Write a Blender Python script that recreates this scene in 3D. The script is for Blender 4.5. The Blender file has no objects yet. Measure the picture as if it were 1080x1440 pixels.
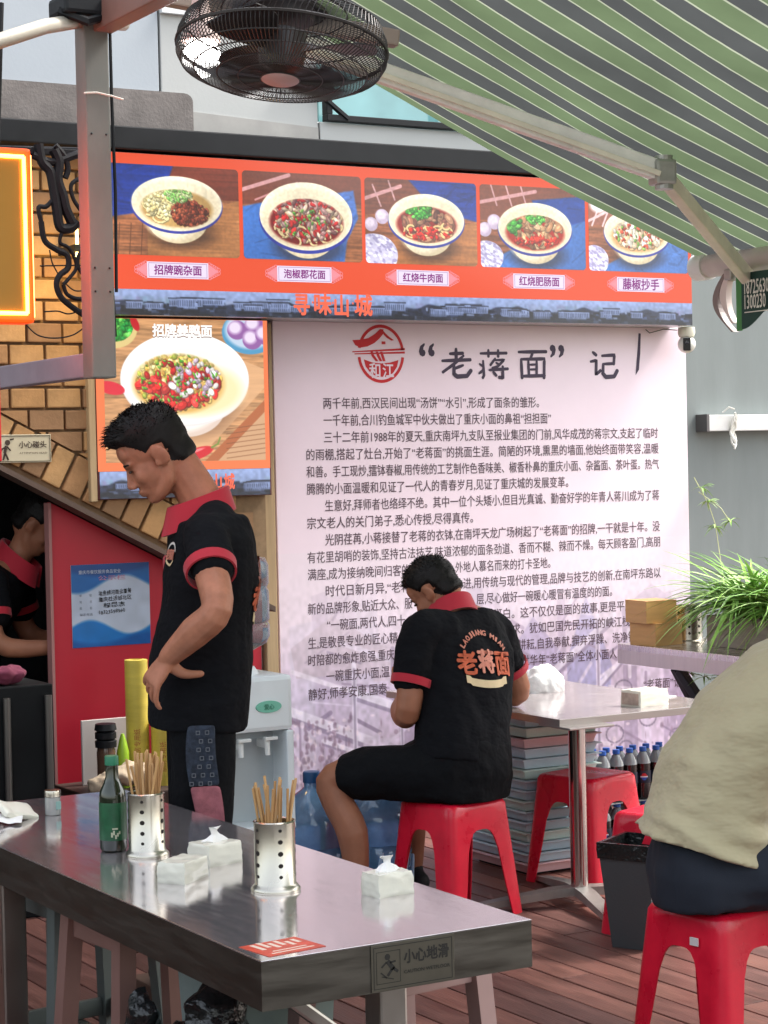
import bpy, bmesh, math, random
import numpy as np
from mathutils import Vector, Matrix, noise
from mathutils.bvhtree import BVHTree

# ------------------------------------------------------------------ camera, world, sun, exposure
scene = bpy.context.scene
C = scene.collection
R = math.radians
YAW, PITCH, ROLL = R(30), math.atan(65 / 2900), 0.022
cam_data = bpy.data.cameras.new('camera')
cam = bpy.data.objects.new('camera', cam_data); C.objects.link(cam)
f0 = Vector((math.sin(YAW), math.cos(YAW), 0)); r0 = Vector((math.cos(YAW), -math.sin(YAW), 0)); u0 = Vector((0, 0, 1))
fw = f0 * math.cos(PITCH) - u0 * math.sin(PITCH); u1 = u0 * math.cos(PITCH) + f0 * math.sin(PITCH)
rt = r0 * math.cos(ROLL) - u1 * math.sin(ROLL); up = r0 * math.sin(ROLL) + u1 * math.cos(ROLL)
m = Matrix((rt, up, -fw)).transposed().to_4x4(); m.translation = (0, 0, 1.64)
cam.matrix_world = m
cam_data.lens = 72.5; cam_data.sensor_width = 36; cam_data.clip_start = 0.05; cam_data.clip_end = 2000
scene.camera = cam

EXPOSURE = 1.7
world = bpy.data.worlds.new('World'); scene.world = world; world.use_nodes = True
wn = world.node_tree.nodes; wl = world.node_tree.links
bg = wn['Background']; sky = wn.new('ShaderNodeTexSky'); sky.sky_type = 'NISHITA'; sky.sun_disc = False
SUN_EL, SUN_AZ = R(52), R(100)     # azimuth measured from +Y towards +X
sky.sun_elevation = SUN_EL; sky.sun_rotation = SUN_AZ; sky.air_density = 1.6; sky.dust_density = 4.0; sky.ozone_density = 1.0
hsv = wn.new('ShaderNodeHueSaturation'); hsv.inputs['Saturation'].default_value = 0.40     # overcast: a whiter sky
wl.new(sky.outputs[0], hsv.inputs['Color']); wl.new(hsv.outputs[0], bg.inputs[0]); bg.inputs[1].default_value = 0.15
sun_d = bpy.data.lights.new('sun', 'SUN'); sun_d.energy = 1.5; sun_d.angle = R(12); sun_d.color = (1.0, 0.96, 0.9)
sun = bpy.data.objects.new('sun', sun_d); C.objects.link(sun)
sdir = Vector((math.sin(SUN_AZ) * math.cos(SUN_EL), math.cos(SUN_AZ) * math.cos(SUN_EL), math.sin(SUN_EL)))
sun.rotation_euler = (-sdir).to_track_quat('-Z', 'Y').to_euler()
scene.view_settings.view_transform = 'Standard'; scene.view_settings.look = 'None'
scene.view_settings.exposure = EXPOSURE; scene.view_settings.gamma = 1; scene.view_settings.use_curve_mapping = False
scene.render.engine = 'CYCLES'; scene.cycles.use_denoising = True
scene.cycles.max_bounces = 8; scene.cycles.transparent_max_bounces = 16; scene.cycles.caustics_reflective = False; scene.cycles.caustics_refractive = False
EMIT = 2 ** -EXPOSURE            # a lightbox print at this strength shows its own colours

# ------------------------------------------------------------------ helpers
rnd = random.Random(7)
def lin(c):
    """sRGB 0-255 triple or hex to linear"""
    if isinstance(c, str):
        c = tuple(int(c[i:i + 2], 16) for i in (0, 2, 4))
    return tuple((v / 255 / 12.92) if v / 255 <= 0.04045 else ((v / 255 + 0.055) / 1.055) ** 2.4 for v in c)

MATS = {}
def mat(name, col=(0.5, 0.5, 0.5), rough=0.5, metal=0.0, var=0.0, vscale=6.0, stretch=(1, 1, 1), bump=0.0, bscale=60.0, bstretch=None,
        spec=0.5, emit=None, estr=0.0, trans=0.0, ior=1.45, sub=0.0, rvar=0.0, col2=None, coat=0.0, sheen=0.0, alpha=1.0, detail=4.0, bdist=0.01):
    if name in MATS: return MATS[name]
    M = bpy.data.materials.new(name); M.use_nodes = True
    nt = M.node_tree; n = nt.nodes; l = nt.links; b = n['Principled BSDF']
    b.inputs['Base Color'].default_value = (*col, 1); b.inputs['Roughness'].default_value = rough; b.inputs['Metallic'].default_value = metal
    b.inputs['Specular IOR Level'].default_value = spec; b.inputs['IOR'].default_value = ior
    b.inputs['Transmission Weight'].default_value = trans; b.inputs['Coat Weight'].default_value = coat; b.inputs['Sheen Weight'].default_value = sheen
    b.inputs['Alpha'].default_value = alpha
    if sub:
        b.inputs['Subsurface Weight'].default_value = sub; b.inputs['Subsurface Radius'].default_value = (0.012, 0.005, 0.003); b.inputs['Subsurface Scale'].default_value = 1.0
    if emit: b.inputs['Emission Color'].default_value = (*emit, 1); b.inputs['Emission Strength'].default_value = estr
    if var or bump or rvar:
        tc = n.new('ShaderNodeTexCoord')
        def tex(scale, st, det):
            mp = n.new('ShaderNodeMapping'); mp.inputs['Scale'].default_value = st; l.new(tc.outputs['Object'], mp.inputs[0])
            t = n.new('ShaderNodeTexNoise'); t.inputs['Scale'].default_value = scale; t.inputs['Detail'].default_value = det; t.inputs['Roughness'].default_value = 0.6
            l.new(mp.outputs[0], t.inputs['Vector']); return t
        if var or rvar: t = tex(vscale, stretch, detail)
        if var:
            rp = n.new('ShaderNodeValToRGB'); rp.color_ramp.elements[0].position = 0.3; rp.color_ramp.elements[1].position = 0.7
            c2 = col2 or tuple(min(1, v * (1 + var)) for v in col)
            c1 = tuple(v * (1 - var) for v in col) if not col2 else col
            rp.color_ramp.elements[0].color = (*c1, 1); rp.color_ramp.elements[1].color = (*c2, 1)
            l.new(t.outputs['Fac'], rp.inputs[0]); l.new(rp.outputs[0], b.inputs['Base Color'])
        if rvar:
            mr = n.new('ShaderNodeMapRange'); mr.inputs['From Min'].default_value = 0.3; mr.inputs['From Max'].default_value = 0.7
            mr.inputs['To Min'].default_value = max(0.02, rough - rvar); mr.inputs['To Max'].default_value = min(1, rough + rvar)
            l.new(t.outputs['Fac'], mr.inputs[0]); l.new(mr.outputs[0], b.inputs['Roughness'])
        if bump:
            t2 = tex(bscale, bstretch or stretch, 3.0); bp = n.new('ShaderNodeBump'); bp.inputs['Strength'].default_value = bump; bp.inputs['Distance'].default_value = bdist
            l.new(t2.outputs['Fac'], bp.inputs['Height']); l.new(bp.outputs[0], b.inputs['Normal'])
    MATS[name] = M; return M

def print_mat(name, emission=0.0, rough=0.45, base=1.0):
    """flat print: the colour attribute painted on the sheet's mesh"""
    if name in MATS: return MATS[name]
    M = bpy.data.materials.new(name); M.use_nodes = True; n = M.node_tree.nodes; l = M.node_tree.links; b = n['Principled BSDF']
    a = n.new('ShaderNodeVertexColor'); a.layer_name = 'print'
    b.inputs['Roughness'].default_value = rough
    if emission:
        l.new(a.outputs[0], b.inputs['Emission Color']); b.inputs['Emission Strength'].default_value = emission
        b.inputs['Base Color'].default_value = (0.03, 0.03, 0.03, 1)
    else:
        l.new(a.outputs[0], b.inputs['Base Color'])
    MATS[name] = M; return M

def tag(o, label=None, cat=None, group=None, kind=None):
    if label: o['label'] = label
    if cat: o['category'] = cat
    if group: o['group'] = group
    if kind: o['kind'] = kind
    return o
def thing(name, label, cat, loc=(0, 0, 0), rz=0.0, group=None):
    o = bpy.data.objects.new(name, None); C.objects.link(o); o.location = loc; o.rotation_euler = (0, 0, rz); o.empty_display_size = 0.1
    return tag(o, label, cat, group)
def copy_tree(o, parent=None):
    c = o.copy(); C.objects.link(c); c.parent = parent
    for ch in list(o.children): copy_tree(ch, c)
    return c
def place(root, loc, rz=0.0, label=None, group=None):
    root.location = loc; root.rotation_euler = (0, 0, rz)
    if label: root['label'] = label
    if group: root['group'] = group
    return root

def root_offset(p):
    """location of an unrotated thing so that parts given in world coordinates land right"""
    v = Vector((0, 0, 0))
    while p is not None:
        v += Vector(p.location); p = p.parent
    return v

class MB:
    def __init__(s): s.v = []; s.f = []; s.mi = []
    def add(s, verts, faces, mi=0):
        k = len(s.v); s.v += [tuple(p) for p in verts]; s.f += [tuple(i + k for i in f) for f in faces]; s.mi += [mi] * len(faces); return s
    def box(s, c, size, bev=0.0, rz=0.0, M=None, mi=0):
        hx, hy, hz = (d / 2 for d in size); c = Vector(c); b = min(bev, hx * .45, hy * .45, hz * .45)
        rot = M.to_3x3() if M is not None else Matrix.Rotation(rz, 3, 'Z')
        if b <= 0:
            vs = [Vector((x, y, z)) for x in (-hx, hx) for y in (-hy, hy) for z in (-hz, hz)]
            fs = [(0, 1, 3, 2), (4, 6, 7, 5), (0, 4, 5, 1), (2, 3, 7, 6), (0, 2, 6, 4), (1, 5, 7, 3)]
            return s.add([rot @ p + c for p in vs], fs, mi)
        bm = bmesh.new(); bmesh.ops.create_cube(bm, size=1)
        bmesh.ops.scale(bm, vec=size, verts=bm.verts)
        bmesh.ops.bevel(bm, geom=list(bm.edges), offset=b, segments=2, profile=0.6, affect='EDGES')
        bm.verts.index_update()
        s.add([rot @ v.co + c for v in bm.verts], [[v.index for v in f.verts] for f in bm.faces], mi); bm.free(); return s
    def loft(s, rings, cap=True, closed=True, mi=0):
        """rings: equal-length lists of points"""
        n = len(rings[0]); vs = [p for r in rings for p in r]; fs = []
        for i in range(len(rings) - 1):
            for j in range(n if closed else n - 1):
                a = i * n + j; b = i * n + (j + 1) % n
                fs.append((a, b, b + n, a + n))
        if cap:
            fs.append(tuple(range(n - 1, -1, -1))); fs.append(tuple(range((len(rings) - 1) * n, len(rings) * n)))
        return s.add(vs, fs, mi)
    def lathe(s, prof, n=24, c=(0, 0, 0), M=None, cap=True, mi=0):
        rings = []
        for r, z in prof:
            ring = [Vector((max(r, 1e-5) * math.cos(2 * math.pi * k / n), max(r, 1e-5) * math.sin(2 * math.pi * k / n), z)) for k in range(n)]
            if M is not None: ring = [M @ p for p in ring]
            rings.append([p + Vector(c) for p in ring])
        return s.loft(rings, cap, mi=mi)
    def tube(s, pts, rad, n=8, cap=True, mi=0, flat=1.0, upv=None):
        """round tube along a polyline, radius per point"""
        pts = [Vector(p) for p in pts]; rs = rad if hasattr(rad, '__len__') else [rad] * len(pts)
        t = (pts[1] - pts[0]).normalized(); u = Vector(upv) if upv is not None else Vector((0, 0, 1))
        if abs(t.dot(u)) > 0.95: u = Vector((1, 0, 0))
        u = (u - t * u.dot(t)).normalized(); rings = []
        for i, p in enumerate(pts):
            if i == 0: tt = pts[1] - pts[0]
            elif i == len(pts) - 1: tt = pts[-1] - pts[-2]
            else: tt = (pts[i + 1] - pts[i]).normalized() + (pts[i] - pts[i - 1]).normalized()
            tt.normalize(); u = (u - tt * u.dot(tt)).normalized(); w = tt.cross(u)
            rings.append([p + u * (rs[i] * flat * math.cos(2 * math.pi * k / n)) + w * (rs[i] * math.sin(2 * math.pi * k / n)) for k in range(n)])
        return s.loft(rings, cap, mi=mi)
    def limb(s, pts, rad, n=14, sub=4, flat=None):
        """tapered limb with rounded ends, smoothed through its joints"""
        P = [Vector(p) for p in pts]; out = []; ro = []
        for i in range(len(P) - 1):
            p0 = P[max(i - 1, 0)]; p1 = P[i]; p2 = P[i + 1]; p3 = P[min(i + 2, len(P) - 1)]
            for k in range(sub):
                t = k / sub
                out.append(0.5 * ((2 * p1) + (p2 - p0) * t + (2 * p0 - 5 * p1 + 4 * p2 - p3) * t * t + (3 * p1 - p0 - 3 * p2 + p3) * t ** 3))
                ro.append(rad[i] * (1 - t) + rad[i + 1] * t)
        out.append(P[-1]); ro.append(rad[-1])
        d0 = (out[0] - out[1]).normalized(); d1 = (out[-1] - out[-2]).normalized()
        a, ra = out[0], ro[0]; b, rb = out[-1], ro[-1]
        for q in (0.6, 0.95): out.insert(0, a + d0 * ra * q); ro.insert(0, ra * math.sqrt(1 - q * q))
        for q in (0.6, 0.95): out.append(b + d1 * rb * q); ro.append(rb * math.sqrt(1 - q * q))
        return s.tube(out, ro, n)
    def ell(s, c, r, M=None, nu=20, nv=12):
        vs = []; fs = []; c = Vector(c)
        for i in range(nv + 1):
            th = math.pi * i / nv; rr = max(math.sin(th), 1e-4)
            for j in range(nu):
                ph = 2 * math.pi * j / nu; p = Vector((r[0] * rr * math.cos(ph), r[1] * rr * math.sin(ph), r[2] * math.cos(th)))
                vs.append((M.to_3x3() @ p if M is not None else p) + c)
        for i in range(nv):
            for j in range(nu):
                a = i * nu + j; b = i * nu + (j + 1) % nu; fs.append((a + nu, b + nu, b, a))
        fs.append(tuple(range(nu))); fs.append(tuple(range(nv * nu + nu - 1, nv * nu - 1, -1)))
        return s.add(vs, fs)
    def prism(s, poly, y0, y1, plane='XZ', mi=0):
        """extruded outline; poly in (x,z) for XZ (extruded along Y), (x,y) for XY (along Z), (y,z) for YZ (along X)"""
        def P(a, b, h): return {'XZ': (a, h, b), 'XY': (a, b, h), 'YZ': (h, a, b)}[plane]
        n = len(poly); vs = [P(a, b, y0) for a, b in poly] + [P(a, b, y1) for a, b in poly]
        fs = [tuple(range(n)), tuple(range(2 * n - 1, n - 1, -1))] + [(i, i + n, (i + 1) % n + n, (i + 1) % n) for i in range(n)]
        return s.add(vs, fs, mi)
    def xf(s, M):
        s.v = [tuple(M @ Vector(p)) for p in s.v]; return s
    def mesh(s, name):
        me = bpy.data.meshes.new(name); me.from_pydata(s.v, [], s.f); me.update()
        bm = bmesh.new(); bm.from_mesh(me); bmesh.ops.recalc_face_normals(bm, faces=bm.faces); bm.to_mesh(me); bm.free()
        if any(s.mi): me.polygons.foreach_set('material_index', s.mi)
        return me
    def build(s, name, material, parent=None, smooth=False, local=False, angle=40):
        me = s.mesh(name); return link(name, me, material, parent, smooth, local, angle)

def link(name, me, material, parent=None, smooth=False, local=False, angle=40):
    o = bpy.data.objects.new(name, me); C.objects.link(o)
    for M in (material if isinstance(material, (list, tuple)) else [material]): me.materials.append(M)
    if smooth:
        me.polygons.foreach_set('use_smooth', [True] * len(me.polygons))
        if angle and angle < 179:
            try: me.set_sharp_from_angle(angle=R(angle))
            except Exception: pass
    if parent is not None:
        o.parent = parent
        if not local:
            off = root_offset(parent); me.transform(Matrix.Translation(-off))
    me.update(); return o

def evaluated(me, mods):
    """run modifiers on a mesh and return the result"""
    o = bpy.data.objects.new('tmp', me); C.objects.link(o)
    for typ, kw in mods:
        md = o.modifiers.new(typ, typ)
        for k, v in kw.items(): setattr(md, k, v)
    dg = bpy.context.evaluated_depsgraph_get(); r = bpy.data.meshes.new_from_object(o.evaluated_get(dg))
    bpy.data.objects.remove(o); return r
def fuse(mb, voxel=0.006, smooth=6, factor=0.5):
    """one continuous surface out of overlapping volumes"""
    return evaluated(mb.mesh('fuse'), [('REMESH', dict(mode='VOXEL', voxel_size=voxel)), ('SMOOTH', dict(factor=factor, iterations=smooth))])
def crumple(me, amp, scale, seed=0, stretch=(1, 1, 1)):
    me.update(); nn = [v.normal.copy() for v in me.vertices]
    for v, nr in zip(me.vertices, nn):
        p = Vector((v.co.x * scale * stretch[0] + seed, v.co.y * scale * stretch[1], v.co.z * scale * stretch[2]))
        v.co += nr * (amp * (noise.noise(p) + 0.5 * noise.noise(p * 2.1)))
    me.update(); return me

TXT = {}
def text_mesh(s, bold=0.0, res=2):
    """lettering as flat faces in XY, origin at lower left; returns mesh data (verts, faces, width)"""
    key = (s, bold)
    if key in TXT: return TXT[key]
    c = bpy.data.curves.new('lettering', 'FONT'); c.body = s; c.resolution_u = res; c.size = 1; c.fill_mode = 'FRONT'
    o = bpy.data.objects.new('lettering', c); C.objects.link(o)
    me = bpy.data.meshes.new_from_object(o)
    vs = [v.co.copy() for v in me.vertices]; fs = [tuple(p.vertices) for p in me.polygons]
    bpy.data.objects.remove(o); bpy.data.meshes.remove(me); bpy.data.curves.remove(c)
    if bold:
        b0_, f0_ = list(vs), list(fs); vs, fs = [], []
        for k, (dx, dy) in enumerate(((0, 0), (1, 0), (-1, 0), (0, 1), (0, -1), (.7, .7), (-.7, .7), (.7, -.7), (-.7, -.7))):
            n0 = len(vs); vs += [Vector((v.x + dx * bold, v.y + dy * bold, k * 4e-5)) for v in b0_]; fs += [tuple(i + n0 for i in f) for f in f0_]
    x0 = min(v.x for v in vs); x1 = max(v.x for v in vs); y0 = min(v.y for v in vs); y1 = max(v.y for v in vs)
    TXT[key] = (vs, fs, x0, x1, y0, y1); return TXT[key]
def text_wall(s, x0, x1, z, h=None, y=0.0, bold=0.0, centre=True, mb=None):
    """lettering on a wall facing -Y between x0 and x1, its glyph middle at z, em height h"""
    vs, fs, a0, a1, b0, b1 = text_mesh(s, bold); sx = (x1 - x0) / (a1 - a0); sz = h if h else sx
    mb = mb or MB()
    mb.add([(x0 + (v.x - a0) * sx, y - v.z, z + (v.y - 0.36) * sz) for v in vs], fs); return mb

def print_sheet(name, img, x0, x1, z0, z1, y, material, parent, corner=0.0):
    """a printed sheet facing -Y; img is (rows, cols, 3) sRGB 0-255, first row at the top"""
    h, w = img.shape[:2]
    c = np.clip(img, 0, 255) / 255.0; c = np.where(c <= 0.04045, c / 12.92, ((c + 0.055) / 1.055) ** 2.4)
    xs = np.linspace(x0, x1, w); zs = np.linspace(z1, z0, h)
    X, Z = np.meshgrid(xs, zs)
    if corner:      # rounded corners
        for cx, cz, sx, sz in ((x0 + corner, z1 - corner, -1, 1), (x1 - corner, z1 - corner, 1, 1), (x0 + corner, z0 + corner, -1, -1), (x1 - corner, z0 + corner, 1, -1)):
            dx = (X - cx) * sx; dz = (Z - cz) * sz; mk = (dx > 0) & (dz > 0); d = np.maximum(np.hypot(dx, dz), 1e-9); mx = np.maximum(dx, dz)
            k = np.where(mk, mx / d, 1); X = np.where(mk, cx + sx * dx * k, X); Z = np.where(mk, cz + sz * dz * k, Z)
    V = np.stack([X.ravel(), np.full(X.size, y), Z.ravel()], 1)
    idx = np.arange(w * h).reshape(h, w); F = np.stack([idx[:-1, :-1], idx[1:, :-1], idx[1:, 1:], idx[:-1, 1:]], -1).reshape(-1, 4)
    me = bpy.data.meshes.new(name); me.vertices.add(len(V)); me.vertices.foreach_set('co', V.ravel().astype(np.float32))
    me.loops.add(F.size); me.loops.foreach_set('vertex_index', F.ravel().astype(np.int32)); me.polygons.add(len(F))
    me.polygons.foreach_set('loop_start', np.arange(0, F.size, 4, dtype=np.int32)); me.update(); me.validate()
    at = me.color_attributes.new('print', 'FLOAT_COLOR', 'POINT')
    at.data.foreach_set('color', np.concatenate([c.reshape(-1, 3), np.ones((w * h, 1))], 1).ravel().astype(np.float32))
    return link(name, me, material, parent)

class Canvas:
    """a small painter for flat prints; units are the sheet's own, y down"""
    def __init__(s, w, h, px, bgc=(255, 255, 255), seed=1):
        s.nx = max(2, int(w * px)); s.ny = max(2, int(h * px)); s.w = w; s.h = h
        s.X, s.Y = np.meshgrid(np.linspace(0, w, s.nx), np.linspace(0, h, s.ny)); s.im = np.zeros((s.ny, s.nx, 3)) + np.array(bgc, float)
        s.r = np.random.RandomState(seed); s.a = 1.2 / px
    def blend(s, mk, c): s.im += (np.array(c, float) - s.im) * np.clip(mk, 0, 1)[..., None]
    def win(s, x0, x1, y0, y1):
        i0 = max(0, int(x0 / s.w * (s.nx - 1)) - 1); i1 = min(s.nx, int(x1 / s.w * (s.nx - 1)) + 3); j0 = max(0, int(y0 / s.h * (s.ny - 1)) - 1); j1 = min(s.ny, int(y1 / s.h * (s.ny - 1)) + 3)
        return (slice(j0, max(j0, j1)), slice(i0, max(i0, i1)))
    def ell(s, cx, cy, rx, ry, c, rot=0.0, soft=0.0, a=1.0, lo=None):
        m = max(rx, ry) + soft + s.a; W = s.win(cx - m, cx + m, cy - m, cy + m); full = np.zeros_like(s.X) if m > 4 else None
        dx = s.X[W] - cx; dy = s.Y[W] - cy; co, si = math.cos(rot), math.sin(rot); u = (dx * co + dy * si) / rx; v = (-dx * si + dy * co) / ry
        d = (1 - np.hypot(u, v)) * min(rx, ry); mk = np.clip(d / (s.a + soft) + 0.5, 0, 1) * a
        if lo is not None: mk = mk * lo[W]
        s.im[W] += (np.array(c, float) - s.im[W]) * mk[..., None]
        if full is not None: full[W] = mk
        return full
    def poly(s, pts, c, a=1.0, soft=0.0):
        """convex polygon"""
        mk = np.ones_like(s.X); n = len(pts); ar = sum(pts[i][0] * pts[(i + 1) % n][1] - pts[(i + 1) % n][0] * pts[i][1] for i in range(n)); sg = 1 if ar > 0 else -1
        for i in range(n):
            (x0, y0), (x1, y1) = pts[i], pts[(i + 1) % n]; L = math.hypot(x1 - x0, y1 - y0) or 1e-6
            d = sg * ((x1 - x0) * (s.Y - y0) - (y1 - y0) * (s.X - x0)) / L; mk = np.minimum(mk, np.clip(d / (s.a + soft) + 0.5, 0, 1))
        s.blend(mk * a, c); return mk
    def line(s, pts, wd, c, a=1.0, lo=None):
        for (x0, y0), (x1, y1) in zip(pts[:-1], pts[1:]):
            m = wd + s.a; W = s.win(min(x0, x1) - m, max(x0, x1) + m, min(y0, y1) - m, max(y0, y1) + m); X, Y = s.X[W], s.Y[W]
            L2 = (x1 - x0) ** 2 + (y1 - y0) ** 2 or 1e-9; t = np.clip(((X - x0) * (x1 - x0) + (Y - y0) * (y1 - y0)) / L2, 0, 1)
            d = np.hypot(X - x0 - t * (x1 - x0), Y - y0 - t * (y1 - y0)); mk = np.clip((wd / 2 - d) / s.a + 0.5, 0, 1) * a
            if lo is not None: mk = mk * lo[W]
            s.im[W] += (np.array(c, float) - s.im[W]) * mk[..., None]
    def noise(s, sx, sy, amp):
        """streaky value noise multiplied in"""
        g = s.r.rand(int(s.h * sy) + 3, int(s.w * sx) + 3); gx = s.X / s.w * (g.shape[1] - 2); gy = s.Y / s.h * (g.shape[0] - 2)
        i = gx.astype(int); j = gy.astype(int); fx = gx - i; fy = gy - j
        v = g[j, i] * (1 - fx) * (1 - fy) + g[j, i + 1] * fx * (1 - fy) + g[j + 1, i] * (1 - fx) * fy + g[j + 1, i + 1] * fx * fy
        s.im *= (1 + amp * (v - 0.5) * 2)[..., None]; return v
    def fade(s, mk, other): s.im = s.im * mk[..., None] + other * (1 - mk[..., None])

# ------------------------------------------------------------------ the setting
M_ground = mat('paving', lin((120, 116, 112)), 0.85, var=0.15, vscale=2, bump=0.3)
g = MB().box((4, 40, -0.1), (600, 600, 0.1)).build('ground', M_ground); tag(g, 'grey paving beyond the terrace', kind='structure')

pp = MB().box((0.75, 4.6, 0.41), (0.16, 5.6, 0.86), 0.01).box((2.7, 1.46, 0.29), (4.06, 0.14, 0.62), 0.01).build('light_blocker', mat('light_blocker_dark', (0.07, 0.06, 0.055), 0.8, var=0.2)); tag(pp, 'low dark wall added out of view to block low light', kind='structure')  # unseen low walls, added to keep low light off the floor under the table
M_plank = [mat('deck_plank_%d' % i, c, 0.46, var=0.42, vscale=4, detail=9, stretch=(4, 0.7, 1), bump=0.35, bscale=22, bstretch=(9, 0.5, 1), rvar=0.12, bdist=0.004)
           for i, c in enumerate([(0.165, 0.070, 0.056), (0.135, 0.058, 0.047), (0.190, 0.082, 0.064), (0.115, 0.052, 0.044)])]
deck = MB().box((4.4, 5.3, -0.036), (9.0, 6.0, 0.02)).build('deck_floor', mat('deck_joist', (0.02, 0.014, 0.012), 0.9)); tag(deck, 'reddish brown plank decking of the terrace', kind='structure')
PW = 0.118; deck_meshes = {}
for i in range(int(9.0 / PW)):
    x = -0.06 + i * PW + PW / 2
    cuts = sorted([2.32, 8.28] + [2.32 + 5.96 * (0.35 + 0.3 * rnd.random())])
    for a, b in zip(cuts[:-1], cuts[1:]):
        p = MB().box((0, 0, 0), (PW - 0.007, b - a - 0.005, 0.026), bev=0.003).build('plank', M_plank[rnd.randrange(4)], deck, local=True)
        p.location = (x, (a + b) / 2, -0.0130 + rnd.uniform(-0.0012, 0.0006))

# pale facade above the shop, in panels; dark beam; windows
M_pale = mat('pale_panel', (0.36, 0.395, 0.43), 0.55, var=0.05, vscale=1.2, bump=0.05)
M_pale2 = mat('pale_panel_warm', (0.42, 0.43, 0.42), 0.55, var=0.05, vscale=1.2, bump=0.05)
M_stain = mat('weathered_band', (0.17, 0.15, 0.14), 0.85, var=0.22, vscale=7, detail=8, bump=0.25, bscale=70)
M_black = mat('black_metal', (0.009, 0.010, 0.012), 0.5, var=0.3, vscale=5, rvar=0.12, spec=0.3)
fac = thing('facade', 'pale panelled facade above the dark beam and menu board', 'facade', (2.0, 8.1, 3.03))
MB().box((0.2765, 8.1, 4.53), (6.547, 0.3, 3.0), 0.004).build('panel', M_pale, fac)
MB().box((3.93, 8.1, 4.53), (0.74, 0.3, 3.0), 0.004).build('panel', M_pale2, fac)
MB().box((5.305, 8.1, 3.09), (1.99, 0.3, 0.115), 0.004).build('panel', M_pale2, fac)
MB().box((5.305, 8.1, 5.3), (1.99, 0.3, 1.4), 0.004).build('panel', M_pale2, fac)
poly = [(-3, 3.032), (3.70, 3.032), (3.70, 3.19)] + [(3.70 - 0.04 * (1 - math.cos(t)), 3.19 + 0.034 * math.sin(t)) for t in (0.4, 0.8, 1.2, 1.57)] + [(-3, 3.224)]
MB().prism(poly, 7.942, 7.96).build('weathered_band', M_stain, fac)
MB().prism([(3.70, 3.032), (4.3, 3.032), (4.3, 3.12), (4.0, 3.135), (3.70, 3.15)], 7.946, 7.96).build('weathered_band', mat('faint_band', (0.35, 0.34, 0.32), 0.8, var=0.1, vscale=8), fac)
M_teal = mat('teal_glass', (0.20, 0.44, 0.46), 0.06, var=0.35, vscale=1.3, spec=0.8, coat=0.6)
def window(name, x0, x1, z0, z1, bars, label):
    w = thing(name, label, 'window', ((x0 + x1) / 2, 8.0, z0))
    MB().box(((x0 + x1) / 2, 8.03, (z0 + z1) / 2), (x1 - x0 - 0.02, 0.012, z1 - z0 - 0.02)).build('pane', M_teal, w)
    fr = MB(); t = 0.028
    fr.box(((x0 + x1) / 2, 7.95, z0 + t / 2), (x1 - x0, 0.05, t), 0.003).box(((x0 + x1) / 2, 7.95, z1 - t / 2), (x1 - x0, 0.05, t), 0.003)
    for x in [x0 + t / 2, x1 - t / 2] + bars: fr.box((x, 7.951, (z0 + z1) / 2), (t, 0.048, z1 - z0 - 2 * t), 0.003)
    fr.build('frame', M_black, w); return w
window('window', 4.335, 6.24, 3.152, 4.55, [4.98, 5.6], 'teal upper window with black frame half hidden by the awning')
MB().tube([(4.44, 7.93, 3.165), (4.25, 7.93, 3.30), (4.15, 7.93, 3.31)], 0.014, 6).build('strut', M_black, bpy.data.objects['window'])
M_tealb = mat('teal_glass_dark', (0.10, 0.30, 0.30), 0.08, spec=0.8)
w2 = thing('window', 'small teal window behind the lamp at the top', 'window', (3.74, 7.93, 3.55))
MB().box((3.74, 7.94, 3.88), (0.32, 0.012, 0.62)).build('pane', M_tealb, w2)
MB().box((3.74, 7.94, 3.562), (0.36, 0.03, 0.025), 0.002).box((3.745, 7.93, 3.88), (0.03, 0.02, 0.62), 0.002).build('frame', mat('white_frame', (0.7, 0.72, 0.72), 0.5), w2)
bm_ = MB().box((2.6, 7.83, 2.983), (7.26, 0.24, 0.092), 0.006).build('beam', M_black); tag(bm_, 'long black steel beam above the red menu board', 'beam')
tag(bpy.data.objects['beam'], kind='structure')
wb = MB().box((5.1, 8.07, 1.5), (2.33, 0.26, 2.86)).build('wall_back', mat('plain_render', (0.55, 0.53, 0.50), 0.8, var=0.1, vscale=3)); tag(wb, kind='structure')

# neighbouring grey wall at the right with a white rail
M_grey = mat('grey_render', (0.21, 0.235, 0.23), 0.75, var=0.14, vscale=2.2, stretch=(1, 1, 0.22), detail=9, bump=0.06, bscale=30)
ng = MB().box((12.0, 9.75, 3.0), (11.6, 0.9, 6.2)).build('neighbour_wall', M_grey); tag(ng, 'plain grey green wall of the neighbouring house', 'wall')
rl = thing('wall_rail', 'white square rail fixed along the grey neighbouring wall', 'rail', (9, 9.2, 1.79))
MB().box((10.35, 9.25, 1.842), (5.8, 0.09, 0.092), 0.004).build('rail', mat('rail_white', (0.66, 0.66, 0.64), 0.5, var=0.08), rl)
MB().box((7.445, 9.25, 1.842), (0.02, 0.1, 0.1), 0.002).build('end_cap', mat('rail_cap', (0.12, 0.11, 0.11), 0.5), rl)
sg = MB()
for k in range(5):
    a = rnd.uniform(0, 6); sg.tube([(7.62 + 0.02 * math.sin(a + t * 1.1), 9.19 - 0.01 * math.cos(t), 1.90 - 0.028 * t - 0.01 * k) for t in range(7)], 0.006, 5)
sg.tube([(7.55, 9.2, 1.90), (7.58, 9.18, 1.93), (7.62, 9.18, 1.92)], 0.005, 5)
tag(sg.build('tied_cord', mat('cord_white', (0.75, 0.74, 0.68), 0.8), smooth=True), 'white cord knotted round the end of the wall rail', 'cord')

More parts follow.
